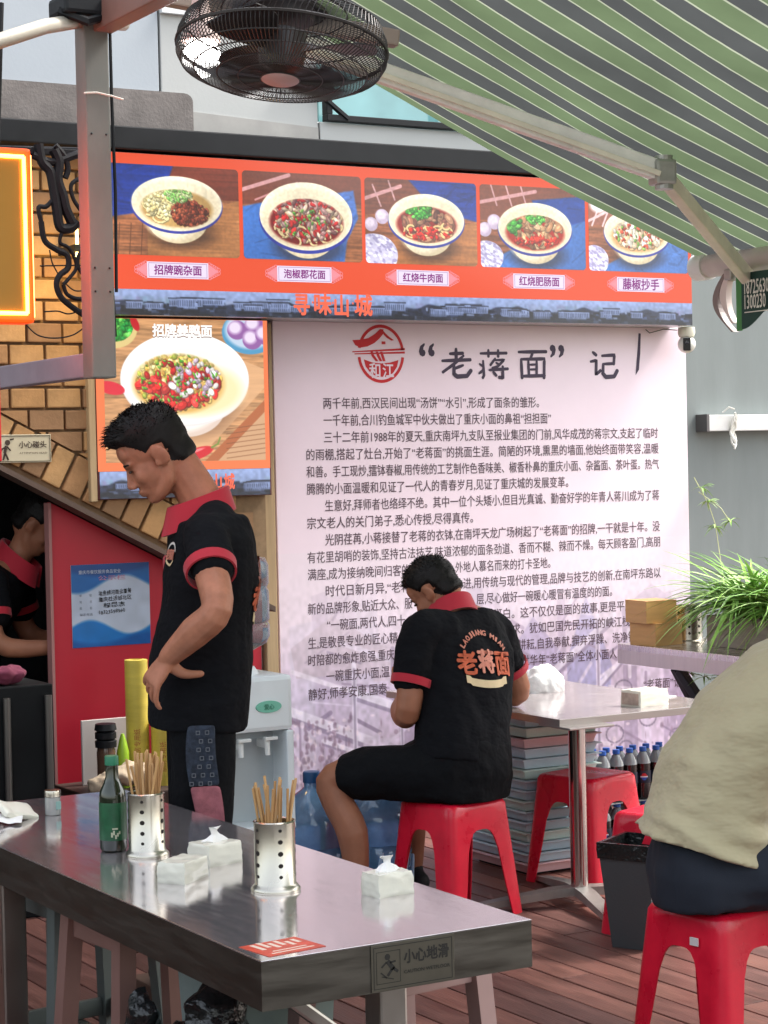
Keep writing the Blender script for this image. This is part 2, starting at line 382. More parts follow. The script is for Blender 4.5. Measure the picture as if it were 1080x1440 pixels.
# ------------------------------------------------------------------ brick stair wall with its sloping soldier course
M_mortar = mat('mortar', (0.25, 0.165, 0.095), 0.95, var=0.2, vscale=20)
M_brick = [mat('brick_%d' % i, c, 0.85, var=0.22, vscale=9, detail=7, bump=0.5, bscale=55, bdist=0.004) for i, c in enumerate([(0.42, 0.235, 0.10), (0.34, 0.185, 0.085), (0.46, 0.27, 0.12), (0.29, 0.165, 0.085)])]
brick_wall = thing('brick_wall', 'tan brick stair wall with a sloping row of bricks along its lower edge', 'wall', (3.0, 7.9, 1.2))
SL = (1.227 - 1.687) / (3.643 - 2.76)
def slope_z(x): return 1.687 + SL * (x - 2.76)
MB().prism([(2.0, slope_z(2.0) - 0.01), (3.95, slope_z(3.95) - 0.01), (3.95, 2.93), (2.0, 2.93)], 7.848, 7.895).build('mortar', M_mortar, brick_wall)
ang = math.atan(SL); du = Vector((math.cos(ang), 0, math.sin(ang))); dn = Vector((-math.sin(ang), 0, math.cos(ang)))
bmesh_cache = {}
def cut_brick(cx, cz, L, H, lim):
    P = [(cx - L / 2, cz - H / 2), (cx + L / 2, cz - H / 2), (cx + L / 2, cz + H / 2), (cx - L / 2, cz + H / 2)]; out = []
    for (a, b), (c, d) in zip(P, P[1:] + P[:1]):
        e0 = b - lim(a); e1 = d - lim(c)
        if e0 >= 0: out.append((a, b))
        if e0 * e1 < 0: t = e0 / (e0 - e1); out.append((a + (c - a) * t, b + (d - b) * t))
    if len(out) < 3: return
    y = 7.845 + rnd.uniform(-0.004, 0.004); MB().prism(out, y - 0.025, y + 0.025).build('brick', M_brick[rnd.randrange(4)], brick_wall)
def brick(cx, cz, L, H, rot=0.0):
    key = (round(L, 3), round(H, 3))
    if key not in bmesh_cache: bmesh_cache[key] = MB().box((0, 0, 0), (L, 0.05, H), 0.005).mesh('brick')
    me = bmesh_cache[key].copy(); o = bpy.data.objects.new('brick', me); C.objects.link(o); me.materials.append(M_brick[rnd.randrange(4)])
    o.parent = brick_wall; o.location = Vector((cx, 7.845 + rnd.uniform(-0.004, 0.004), cz)) - Vector(brick_wall.location); o.rotation_euler = (0, -rot + rnd.uniform(-0.008, 0.008), 0)
k = 0; s = 0.0; SH = 0.155
while s < 1.98:      # soldier course
    wd = 0.095; p = Vector((2.0, 0, slope_z(2.0))) + du * (s + wd / 2) + dn * (0.02 + SH / 2)
    if p.x < 3.93 and p.x > 2.05: brick(p.x, p.z, wd - 0.014, SH, ang)
    s += wd
row = 0; z = 1.20
while z < 2.92:
    x = 2.056 + (0.075 if row % 2 else 0)
    while x < 3.93:
        L = 0.152; cx, cz = x + L / 2, z + 0.044
        lim = lambda q: slope_z(q) + 0.02 + 0.012 + 0.155 / math.cos(ang)
        behind = (cx > 3.24 and cz > 1.62) or cx + L / 2 > 3.95
        if not behind:
            if z > lim(x): brick(cx, cz, L - 0.012, 0.076)
            elif z + 0.08 > lim(x + L): cut_brick(cx, cz, L - 0.012, 0.076, lim)
        x += L
    z += 0.087; row += 1
MB().prism([(2.0, slope_z(2.0) - 0.035), (3.95, slope_z(3.95) - 0.035), (3.95, slope_z(3.95) - 0.012), (2.0, slope_z(2.0) - 0.012)], 7.775, 7.89).build('edge_trim', mat('brown_trim', (0.10, 0.065, 0.05), 0.7, var=0.2), brick_wall)

hs = thing('warning_plate', 'beige mind-your-head plate on the brick wall at the left edge', 'sign', (2.86, 7.77, 1.68))
MB().box((2.865, 7.772, 1.740), (0.226, 0.008, 0.112), 0.003).build('plate', mat('plate_beige', (0.56, 0.50, 0.36), 0.45, var=0.05), hs)
M_ink = mat('brown_ink', (0.05, 0.03, 0.02), 0.6)
pic = MB(); yk = 7.7665
pic.prism([(2.796 + 0.011 * math.cos(t * 0.6), 1.764 + 0.011 * math.sin(t * 0.6)) for t in range(11)], yk, yk + 0.002)
for a, b, w_ in [((2.790, 1.75), (2.784, 1.722), 0.008), ((2.786, 1.724), (2.798, 1.695), 0.005), ((2.784, 1.722), (2.777, 1.695), 0.005), ((2.791, 1.75), (2.772, 1.738), 0.004), ((2.772, 1.738), (2.766, 1.722), 0.003), ((2.793, 1.75), (2.808, 1.733), 0.004), ((2.806, 1.776), (2.822, 1.779), 0.004)]:
    pic.tube([(a[0], yk + 0.001, a[1]), (b[0], yk + 0.001, b[1])], w_ * 0.8, 4)
pic.build('pictogram', M_ink, hs)
text_wall('小心碰头', 2.842, 2.958, 1.755, 0.029, 7.7665, 0.02).build('lettering', M_ink, hs)
text_wall('ATTENTION HEAD', 2.844, 2.960, 1.722, 0.010, 7.7665).build('lettering', M_ink, hs)
fr = MB()
for x0_, x1_, z0_, z1_ in [(2.756, 2.974, 1.6885, 1.6905), (2.756, 2.974, 1.7895, 1.7915), (2.756, 2.758, 1.6885, 1.7915), (2.972, 2.974, 1.6885, 1.7915)]:
    fr.box(((x0_ + x1_) / 2, 7.767, (z0_ + z1_) / 2), (x1_ - x0_, 0.002, z1_ - z0_))
fr.build('border', M_ink, hs); hs.location.y += 0.040

# ------------------------------------------------------------------ red partition, notice, dark kitchen
M_red = mat('red_board', (0.44, 0.016, 0.034), 0.38, var=0.08, vscale=3)
rp = thing('red_partition', 'crimson board partition filling the space under the brick slope', 'partition', (3.45, 7.93, 0))
MB().prism([(3.0, 0.02), (3.94, 0.02), (3.94, slope_z(3.94) - 0.04), (3.0, slope_z(3.0) - 0.04)], 7.90, 7.93).build('board', M_red, rp)
MB().box((2.995, 7.912, 0.76), (0.012, 0.05, 1.52)).build('edge_strip', mat('dull_pink_edge', (0.35, 0.16, 0.15), 0.5), rp)
cv = Canvas(34, 34, 4.0, (176, 186, 205), 3)
cv.blend(np.clip((9 + 3.5 * np.sin(cv.X / 34 * 5.5 + 1.1) - cv.Y) / 1.6, 0, 1), (20, 92, 160)); cv.blend(np.clip((4 + 2 * np.sin(cv.X / 9) - cv.Y) / 2, 0, 1), (14, 66, 130))
cv.blend(np.clip((cv.Y - 25.5 - 3.2 * np.sin(cv.X / 34 * 6 + 3.4)) / 1.4, 0, 1), (22, 108, 180)); cv.blend(np.clip((cv.Y - 30 - 2 * np.sin(cv.X / 7)) / 2, 0, 1), (16, 80, 150)); cv.noise(0.3, 0.3, 0.05)
nt_ = thing('notice', 'blue and white handwritten notice stuck on the red partition', 'notice', (3.255, 7.89, 0.925))
print_sheet('sheet', cv.im, 3.083, 3.427, 0.925, 1.263, 7.8965, print_mat('paper_print', rough=0.3), nt_)
MB().box((3.255, 7.8985, 1.094), (0.344, 0.002, 0.338)).build('backing', mat('paper_back', (0.6, 0.6, 0.6), 0.6), nt_)
ny = 7.8945; M_pen = mat('pen_black', (0.015, 0.015, 0.02), 0.6); M_prt = mat('print_grey', (0.10, 0.11, 0.15), 0.6)
text_wall('重庆市餐饮服务食品安全', 3.115, 3.30, 1.232, 0.017, ny).build('lettering', mat('print_pale', (0.5, 0.55, 0.65), 0.6), nt_)
text_wall('公示栏', 3.20, 3.32, 1.205, 0.021, ny, 0.01).build('lettering', mat('print_pink', (0.45, 0.2, 0.3), 0.6), nt_)
for i, (a, b, c) in enumerate([('单', '位', '渝鱼精河面业重餐'), ('地', '点', '重庆社活城北区'), ('姓', '名', '程昆志'), ('', '', '18323598960')]):
    z = 1.137 - i * 0.026
    if a: text_wall(a, 3.116, 3.126, z, 0.012, ny).build('lettering', M_prt, nt_); text_wall(b, 3.160, 3.170, z, 0.012, ny).build('lettering', M_prt, nt_)
    else: text_wall('联系电话', 3.116, 3.172, z, 0.012, ny).build('lettering', M_prt, nt_)
    tb = text_wall(c, 3.20 + (0.02 if i == 2 else 0), 3.345 - (0.03 if i > 1 else 0), z + 0.005, 0.021, ny, 0.006)
    tb.v = [(x, y, zz + (x - 3.2) * 0.05 + 0.002 * math.sin(x * 240)) for x, y, zz in tb.v]; tb.build('handwriting', M_pen, nt_)
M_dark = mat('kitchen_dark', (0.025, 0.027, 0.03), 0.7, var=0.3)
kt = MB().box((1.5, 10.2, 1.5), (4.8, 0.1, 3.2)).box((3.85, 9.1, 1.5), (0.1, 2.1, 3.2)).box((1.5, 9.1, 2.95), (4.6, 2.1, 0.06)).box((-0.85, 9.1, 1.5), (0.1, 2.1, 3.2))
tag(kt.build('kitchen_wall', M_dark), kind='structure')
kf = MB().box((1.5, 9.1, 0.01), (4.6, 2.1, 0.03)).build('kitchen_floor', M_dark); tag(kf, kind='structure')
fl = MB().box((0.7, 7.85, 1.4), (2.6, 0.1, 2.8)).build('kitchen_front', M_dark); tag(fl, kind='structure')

# ------------------------------------------------------------------ story poster
WX = 7.90
poster = thing('story_poster', 'tall pale lilac poster covered with lines of dark lettering', 'poster', (5.15, 7.92, 0.08))
M_poster = mat('poster_lilac', (0.85, 0.70, 0.79), 0.42, var=0.05, vscale=1.6, detail=6, bump=0.04, bscale=18)
MB().box((5.15, 7.9205, 1.176), (2.236, 0.03, 2.192), 0.003).build('panel', M_poster, poster)
strip = MB().box((3.99, 7.915, 1.13), (0.055, 0.05, 2.26), 0.003).build('side_batten', mat('batten_wood', (0.42, 0.30, 0.17), 0.6, var=0.15, stretch=(8, 8, 0.6)), poster)
WX = 7.9045
M_txt = mat('poster_ink', (0.10, 0.062, 0.085), 0.6); M_title = mat('title_ink', (0.045, 0.028, 0.06), 0.55)
rows = {0: [('两千年前,西汉民间出现“汤饼”“水引”,形成了面条的雏形。', 4.27, 5.405)],
 1: [('一千年前,合川钓鱼城军中伙夫做出了重庆小面的鼻祖“担担面”', 4.27, 5.47)],
 2: [('三十二年前1988年的夏天,重庆南坪九支队至报业集团的门前,风华成茂的蒋宗文,支起了临时', 4.27, 6.09)],
 3: [('的雨棚,搭起了灶台,开始了“老蒋面”的挑面生涯。简陋的环境,熏黑的墙面,他始终面带笑容,温暖', 4.182, 6.092)],
 4: [('和善。手工现炒,擂钵春椒,用传统的工艺制作色香味美、椒香朴鼻的重庆小面、杂酱面、茶叶蛋。热气', 4.18, 6.092)],
 5: [('腾腾的小面温暖和见证了一代人的青春岁月,见证了重庆城的发展变革。', 4.18, 5.56)],
 6: [('生意好,拜师者也络绎不绝。其中一位个头矮小,但目光真诚、勤奋好学的年青人蒋川成为了蒋', 4.268, 6.09)],
 7: [('宗文老人的关门弟子,悉心传授,尽得真传。', 4.178, 5.03)],
 8: [('光阴荏苒,小蒋接替了老蒋的衣钵,在南坪天龙广场树起了“老蒋面”的招牌,一干就是十年。没', 4.265, 6.09)],
 9: [('有花里胡哨的装饰,坚持古法技艺,味道浓郁的面条劲道、香而不糊、辣而不燥。每天顾客盈门,高朋', 4.175, 6.09)],
 10: [('满座,成为接纳晚间归客的', 4.175, 4.69), ('外地人慕名而来的打卡圣地。', 4.93, 5.45)],
 11: [('时代日新月异,“老蒋', 4.262, 4.69), ('进,用传统与现代的管理,品牌与技艺的创新,在南坪东路以', 4.97, 6.09)],
 12: [('新的品牌形象,贴近大众、服', 4.172, 4.70), ('层,尽心做好一碗暖心暖冒有温度的的面。', 5.04, 5.80)],
 13: [('“一碗面,两代人,四十', 4.265, 4.66), ('斑白。这不仅仅是面的故事,更是平凡', 5.13, 5.92)],
 14: [('生,是敬畏专业的匠心精', 4.17, 4.62), ('求。犹如巴国先民开拓的峡江栈道', 5.23, 5.95)],
 15: [('时陪都的愈炸愈强,重庆', 4.168, 4.60), ('耕耘,自我奉献,摒弃浮躁、洗净铅华', 5.26, 5.98)],
 16: [('一碗重庆小面,温', 4.255, 4.575), ('世华年“老蒋面”全体小面人,', 5.28, 5.83)],
 17: [('静好,师孝安康,国泰', 4.165, 4.56)], 18: [('“老蒋面”记', 5.975, 6.20)]}
for i, segs in rows.items():
    for sx, a, b in segs:
        text_wall(sx, a, b, 1.917 - i * 0.0744 - (0.0 if i < 18 else 0.012), 0.054, WX, 0.006).build('text_line', M_txt, poster)
# title in broad clerical brush strokes: each stroke a tapered ribbon
def strokes(chars, x0, z0, size, gap, y, name, material, parent, wd=1.0):
    for ci, ch in enumerate(chars):
        mb = MB()
        for si, st in enumerate(ch):
            *pts, w_ = st; P = [Vector((x0[ci] + p[0] / 100 * size, y - 0.00012 * si, z0 - p[1] / 100 * size * 0.84)) for p in pts]
            n = 7; Q = []
            for a, b in zip(P[:-1], P[1:]):
                for t in range(n): Q.append(a.lerp(b, t / n))
            Q.append(P[-1]); L = len(Q); W = w_ / 100 * size * wd; vs = []
            for q in range(L):
                t = (Q[min(q + 1, L - 1)] - Q[max(q - 1, 0)]).normalized(); nn = Vector((-t.z, 0, t.x)); e = q / (L - 1)
                k = 0.72 + 0.28 * math.sin(math.pi * e) + 0.28 * max(0, e - 0.75) * 3; ww = W / 2 * k
                vs += [Q[q] + nn * ww, Q[q] - nn * ww]
            fs = [(2 * q, 2 * q + 1, 2 * q + 3, 2 * q + 2) for q in range(L - 1)]; k0 = len(mb.v); mb.add(vs, fs)
            for e, dd in ((0, -1), (L - 1, 1)):       # round ends
                t = (Q[min(e + 1, L - 1)] - Q[max(e - 1, 0)]).normalized(); nn = Vector((-t.z, 0, t.x)); ww = (vs[2 * e] - vs[2 * e + 1]).length / 2
                mb.add([Q[e] + nn * ww * math.cos(a) + t * dd * ww * 0.8 * math.sin(a) for a in [math.pi * j / 6 for j in range(7)]], [tuple(range(7))])
        mb.build(name, material, parent)
LAO = [((30, 18), (72, 16), 9), ((50, 2), (50, 38), 10), ((5, 41), (96, 37), 9), ((74, 24), (44, 50), (6, 78), 8), ((72, 55), (44, 66), 8), ((42, 54), (42, 84), (52, 92), (84, 90), (97, 72), 11)]
JIANG = [((8, 16), (94, 14), 8), ((34, 4), (34, 26), 8), ((66, 4), (66, 26), 8), ((16, 40), (18, 88), (14, 96), 8), ((4, 50), (14, 58), 6), ((2, 82), (16, 70), 7), ((56, 32), (40, 54), 7), ((52, 38), (86, 36), (64, 58), (46, 64), 7), ((58, 46), (68, 52), 6), ((36, 70), (97, 66), 8), ((80, 58), (80, 96), (68, 94), 9), ((48, 76), (58, 88), 8)]
MIAN = [((4, 10), (97, 8), 9), ((52, 10), (44, 30), 8), ((12, 34), (14, 96), 9), ((12, 34), (90, 32), (88, 96), 9), ((36, 38), (37, 84), 8), ((64, 37), (63, 84), 8), ((38, 52), (62, 51), 6), ((38, 68), (62, 67), 6), ((14, 90), (90, 88), 9)]
JI = [((12, 8), (24, 18), 9), ((4, 40), (24, 36), (22, 84), (38, 70), 9), ((44, 20), (88, 17), (85, 48), 9), ((48, 48), (86, 46), 8), ((48, 48), (46, 80), (56, 92), (86, 90), (97, 70), 11)]
strokes([LAO, JIANG, MIAN, JI], [4.875, 5.075, 5.290, 5.695], 2.163, 0.165, 0, WX, 'title_character', M_title, poster, 1.15)
for qx, ch in ((4.762, '“'), (5.470, '”')):
    vs, fs, a0, a1, b0, b1 = text_mesh(ch, 0.015); MB().add([(qx + (v.x - a0) * 0.22, WX - v.z, 2.185 + (v.y - b1) * 0.22) for v in vs], fs).build('quotation_mark', M_title, poster)
MB().add([(5.985 + a, WX, b) for a, b in ((0.0, 2.245), (0.013, 2.243), (0.008, 2.15), (-0.002, 2.07), (-0.022, 2.045), (-0.020, 2.07), (-0.010, 2.15))], [(0, 1, 2, 3, 4, 5, 6)]).build('ink_mark', M_title, poster)
# round red emblem: ring, roof, chopsticks, noodles, bowl with two characters
M_eml = mat('emblem_red', (0.55, 0.012, 0.02), 0.5); em = MB(); ex, ez, er = 4.566, 2.135, 0.113
def arc_band(mb, cx, cz, rx, rz, wd, a0, a1, y, n=26):
    vs = []
    for i in range(n + 1):
        a = a0 + (a1 - a0) * i / n; vs += [(cx + (rx - wd / 2) * math.cos(a), y, cz + (rz - wd / 2) * math.sin(a)), (cx + (rx + wd / 2) * math.cos(a), y, cz + (rz + wd / 2) * math.sin(a))]
    mb.add(vs, [(2 * i, 2 * i + 1, 2 * i + 3, 2 * i + 2) for i in range(n)])
arc_band(em, ex, ez, 0.112, 0.122, 0.014, R(8), R(168), WX); arc_band(em, ex, ez, 0.112, 0.122, 0.014, R(187), R(353), WX)
em.build('emblem_ring', M_eml, poster)
def ribbon(pts, y, up_, lo_):      # band between an upper and a lower curve
    return None
def smooth_poly(pts, n=5):
    P = [Vector((a, b)) for a, b in pts]; o = []; m = len(P)
    for i in range(m):
        p0, p1, p2, p3 = P[i - 1], P[i], P[(i + 1) % m], P[(i + 2) % m]
        for k in range(n):
            t = k / n; o.append(0.5 * ((2 * p1) + (p2 - p0) * t + (2 * p0 - 5 * p1 + 4 * p2 - p3) * t * t + (3 * p1 - p0 - 3 * p2 + p3) * t ** 3))
    return [(p.x, p.y) for p in o]
def emb(poly_px, name='emblem_shape', material=M_eml, dy=0.0):   # outline in emblem zoom units
    vs = [(ex + (a - 445) / 255 * 0.112, WX - dy, ez - (b - 390) / 300 * 0.122) for a, b in poly_px]
    MB().add(vs, [tuple(range(len(vs)))]).build(name, material, poster)
emb([(118, 245), (205, 240), (300, 222), (380, 175), (440, 120), (480, 125), (475, 175), (430, 225), (370, 275), (290, 312), (210, 325), (150, 300)], dy=0.0002)
emb([(470, 130), (500, 165), (545, 205), (600, 240), (570, 246), (515, 215), (478, 180)], dy=0.0004); emb([(455, 255), (500, 255), (500, 286), (455, 286)])
emb([(115, 365), (725, 325), (725, 350), (115, 377)]); emb([(140, 388), (725, 362), (725, 385), (140, 400)])
for q in (0, 62, 112): emb([(322 + q, 368), (350 + q, 366), (362 + q, 400), (412 + q * 0.75, 470), (382 + q * 0.75, 472), (335 + q, 415)], dy=0.0002)
emb([(245, 452), (350, 486), (450, 494), (550, 484), (648, 456), (630, 530), (580, 600), (500, 640), (400, 640), (320, 600), (265, 530)])
for chx, cha in ((4.503, '和'), (4.572, '江')): text_wall(cha, chx, chx + 0.058, 2.060, 0.070, WX - 0.0006, 0.02).build('emblem_character', M_poster, poster)

# faded old-street picture along the foot of the poster
cv = Canvas(223.6, 118, 2.3, (232, 216, 232), 11)
base = np.zeros_like(cv.im) + np.array((236, 219, 230), float); rr = cv.r
cv.blend(np.clip((cv.Y - 30) / 60, 0, 0.5), (168, 150, 190))
for i in range(26):     # timber posts and shop fronts
    x = rr.uniform(0, 223); w = rr.uniform(4, 16); y = rr.uniform(15, 70); c = [(150, 132, 165), (186, 170, 200), (120, 104, 140), (205, 196, 222)][rr.randint(4)]
    cv.poly([(x, y), (x + w, y - 2), (x + w, 118), (x, 118)], c, 0.6)
for x, y, w, h, c in [(5, 28, 46, 26, (178, 160, 176)), (44, 36, 40, 22, (196, 178, 196)), (118, 34, 30, 34, (150, 138, 185)), (150, 26, 26, 60, (150, 150, 205)), (182, 22, 40, 24, (170, 150, 180)), (98, 40, 26, 20, (190, 176, 205))]:
    cv.poly([(x, y + h * 0.5), (x + w * 0.45, y), (x + w, y + h * 0.55), (x + w * 0.9, y + h), (x + w * 0.05, y + h)], c, 0.85)
for i in range(90):
    x = rr.uniform(0, 223); y = rr.uniform(28, 112); L = rr.uniform(5, 34); a = rr.choice([0.35, 0.5, -0.5, -0.9, 1.57, 1.57, 0.15]); c = [(240, 232, 248), (226, 216, 240), (98, 82, 116), (120, 100, 134)][rr.randint(4)]
    cv.line([(x, y), (x + L * math.cos(a), y + L * math.sin(a))], rr.uniform(0.5, 2.2), c, 0.75)
for x, y, a, L, w in [(4, 68, 0.38, 44, 4), (36, 62, 0.35, 60, 3.5), (20, 82, 0.36, 30, 2), (128, 70, -0.6, 60, 3.5), (150, 84, -0.7, 46, 2.5), (36, 50, 1.57, 60, 2.4), (60, 78, 1.57, 40, 2), (168, 36, 1.57, 50, 2.6)]:
    cv.line([(x, y), (x + L * math.cos(a), y + L * math.sin(a))], w, (236, 230, 250), 0.9); cv.line([(x, y + w * 0.8), (x + L * math.cos(a), y + w * 0.8 + L * math.sin(a))], w * 0.5, (106, 92, 128), 0.7)
for i in range(16):      # bicycles and clutter as rings
    x = rr.uniform(55, 215); y = rr.uniform(66, 104); r_ = rr.uniform(3, 8)
    for q in range(18):
        a = q * math.pi / 9; cv.line([(x + r_ * math.cos(a), y + r_ * 0.8 * math.sin(a)), (x + r_ * math.cos(a + 0.35), y + r_ * 0.8 * math.sin(a + 0.35))], 0.8, (92, 80, 108), 0.8)
for i in range(520):
    x = rr.uniform(0, 34) if i < 300 else rr.uniform(0, 223); y = rr.uniform(72, 117); cv.ell(x, y, rr.uniform(0.3, 1.1), rr.uniform(0.4, 1.6), [(244, 226, 240), (96, 74, 100), (120, 92, 118)][rr.randint(3)], a=0.7)
cv.poly([(40, 82), (58, 84), (58, 118), (40, 118)], (210, 200, 224), 0.7); cv.noise(0.7, 0.5, 0.14)
cv.fade(np.clip((cv.Y - 2) / 62, 0, 1) ** 0.9 * 0.72, base)
print_sheet('street_picture', cv.im, 4.034, 6.266, 0.085, 1.27, 7.9050, print_mat('poster_print', rough=0.45), poster)
WX = 7.9035

# ------------------------------------------------------------------ menu lightboxes
E_print = print_mat('lit_print', EMIT * 1.18, 0.25)
def lit(name, c, k=1.0): return mat(name, tuple(v * 0.1 for v in lin(c)), 0.3, emit=lin(c), estr=EMIT * k)
def wood(cv, c=(150, 96, 60), a=0.0):
    cv.im[:] = c; n = cv.noise(0.08, 1.6, 0.22); cv.noise(0.4, 3.0, 0.10)
def cloth(cv, pts, c=(58, 104, 178)):
    mk = cv.poly(pts, c, 1, 0.6); q = cv.r
    xs = [p[0] for p in pts]; ys = [p[1] for p in pts]
    for i in range(16):
        x = q.uniform(min(xs), max(xs)); y = q.uniform(min(ys), max(ys)); a = q.uniform(-0.9, 0.9); L = q.uniform(4, 12)
        k = q.choice([0.72, 1.22]); cv.line([(x, y), (x + L * math.cos(a), y + L * math.sin(a))], q.uniform(0.5, 1.6), tuple(min(255, v * k) for v in c), 0.5, lo=mk)
def bowl(cv, cx, cy, rx, ry, broth, deep=0.55, rim=(44, 54, 150), cream=(250, 240, 214)):
    cv.ell(cx + 1, cy + ry * (deep + 0.5), rx * 0.75, ry * 0.55, (40, 24, 22), soft=3, a=0.55)
    cv.ell(cx, cy + ry * deep, rx * 0.66, ry * 0.84, (214, 196, 160)); cv.ell(cx - rx * 0.12, cy + ry * (deep - 0.08), rx * 0.60, ry * 0.80, (246, 230, 200), soft=2)
    cv.ell(cx, cy + ry * 0.05, rx, ry, rim); cv.ell(cx, cy - ry * 0.02, rx * 0.985, ry * 0.97, cream)
    cv.ell(cx, cy + ry * 0.06, rx * 0.92, ry * 0.86, (232, 214, 178), soft=1.0); cv.ell(cx, cy - ry * 0.05, rx * 0.90, ry * 0.78, (244, 230, 198), soft=2.5, a=0.8)
    return cv.ell(cx, cy + ry * 0.16, rx * 0.78, ry * 0.66, broth, soft=0.8)
def bits(cv, mk, cx, cy, rx, ry, n, cols, s0, s1, el=2.0):
    q = cv.r; n = int(n * 1.9)
    for i in range(n):
        a = q.uniform(0, 6.28); r_ = math.sqrt(q.uniform(0, 1)); x = cx + rx * r_ * math.cos(a); y = cy + ry * r_ * math.sin(a); s_ = q.uniform(s0 * 0.55, s1 * 0.85); jit = q.uniform(0.72, 1.15); c = tuple(min(255, v * jit) for v in cols[q.randint(len(cols))]); ro = q.uniform(0, 3.14)
        cv.ell(x + 0.25, y + 0.35, s_ * el, s_, tuple(v * 0.55 for v in c), rot=ro, lo=mk, a=0.8); cv.ell(x, y, s_ * el * 0.92, s_ * 0.9, c, rot=ro, lo=mk); cv.ell(x - s_ * 0.2, y - s_ * 0.25, s_ * el * 0.4, s_ * 0.35, tuple(min(255, v * 1.25 + 18) for v in c), rot=ro, lo=mk, a=0.8)
def noodles(cv, mk, cx, cy, rx, ry, n, c, w=0.7):
    q = cv.r
    for i in range(n):
        a = q.uniform(0, 6.28); r_ = math.sqrt(q.uniform(0, 1)); x = cx + rx * r_ * math.cos(a); y = cy + ry * r_ * math.sin(a); R_ = q.uniform(1.4, 3.6); a0 = q.uniform(0, 6.28); sp = q.uniform(1.5, 4)
        pts = [(x + R_ * math.cos(a0 + sp * t / 7), y + R_ * 0.75 * math.sin(a0 + sp * t / 7)) for t in range(8)]
        cv.line([(u + 0.2, v + 0.35) for u, v in pts], w * 1.2, tuple(v * 0.5 for v in c), 0.7, lo=mk); cv.line(pts, w, c, 1, lo=mk)
def radish(cv, x, y, r_): cv.ell(x, y, r_, r_ * 0.95, (196, 176, 200)); cv.ell(x - r_ * .2, y - r_ * .2, r_ * .7, r_ * .6, (232, 216, 232), soft=1)
def knit(cv, cx, cy, rx, ry):
    mk = cv.ell(cx, cy, rx, ry, (206, 200, 226)); q = cv.r
    for i in range(220): cv.ell(cx + q.uniform(-rx, rx), cy + q.uniform(-ry, ry), 0.9, 0.5, [(236, 232, 246), (166, 158, 196)][q.randint(2)], rot=0.5, lo=mk)
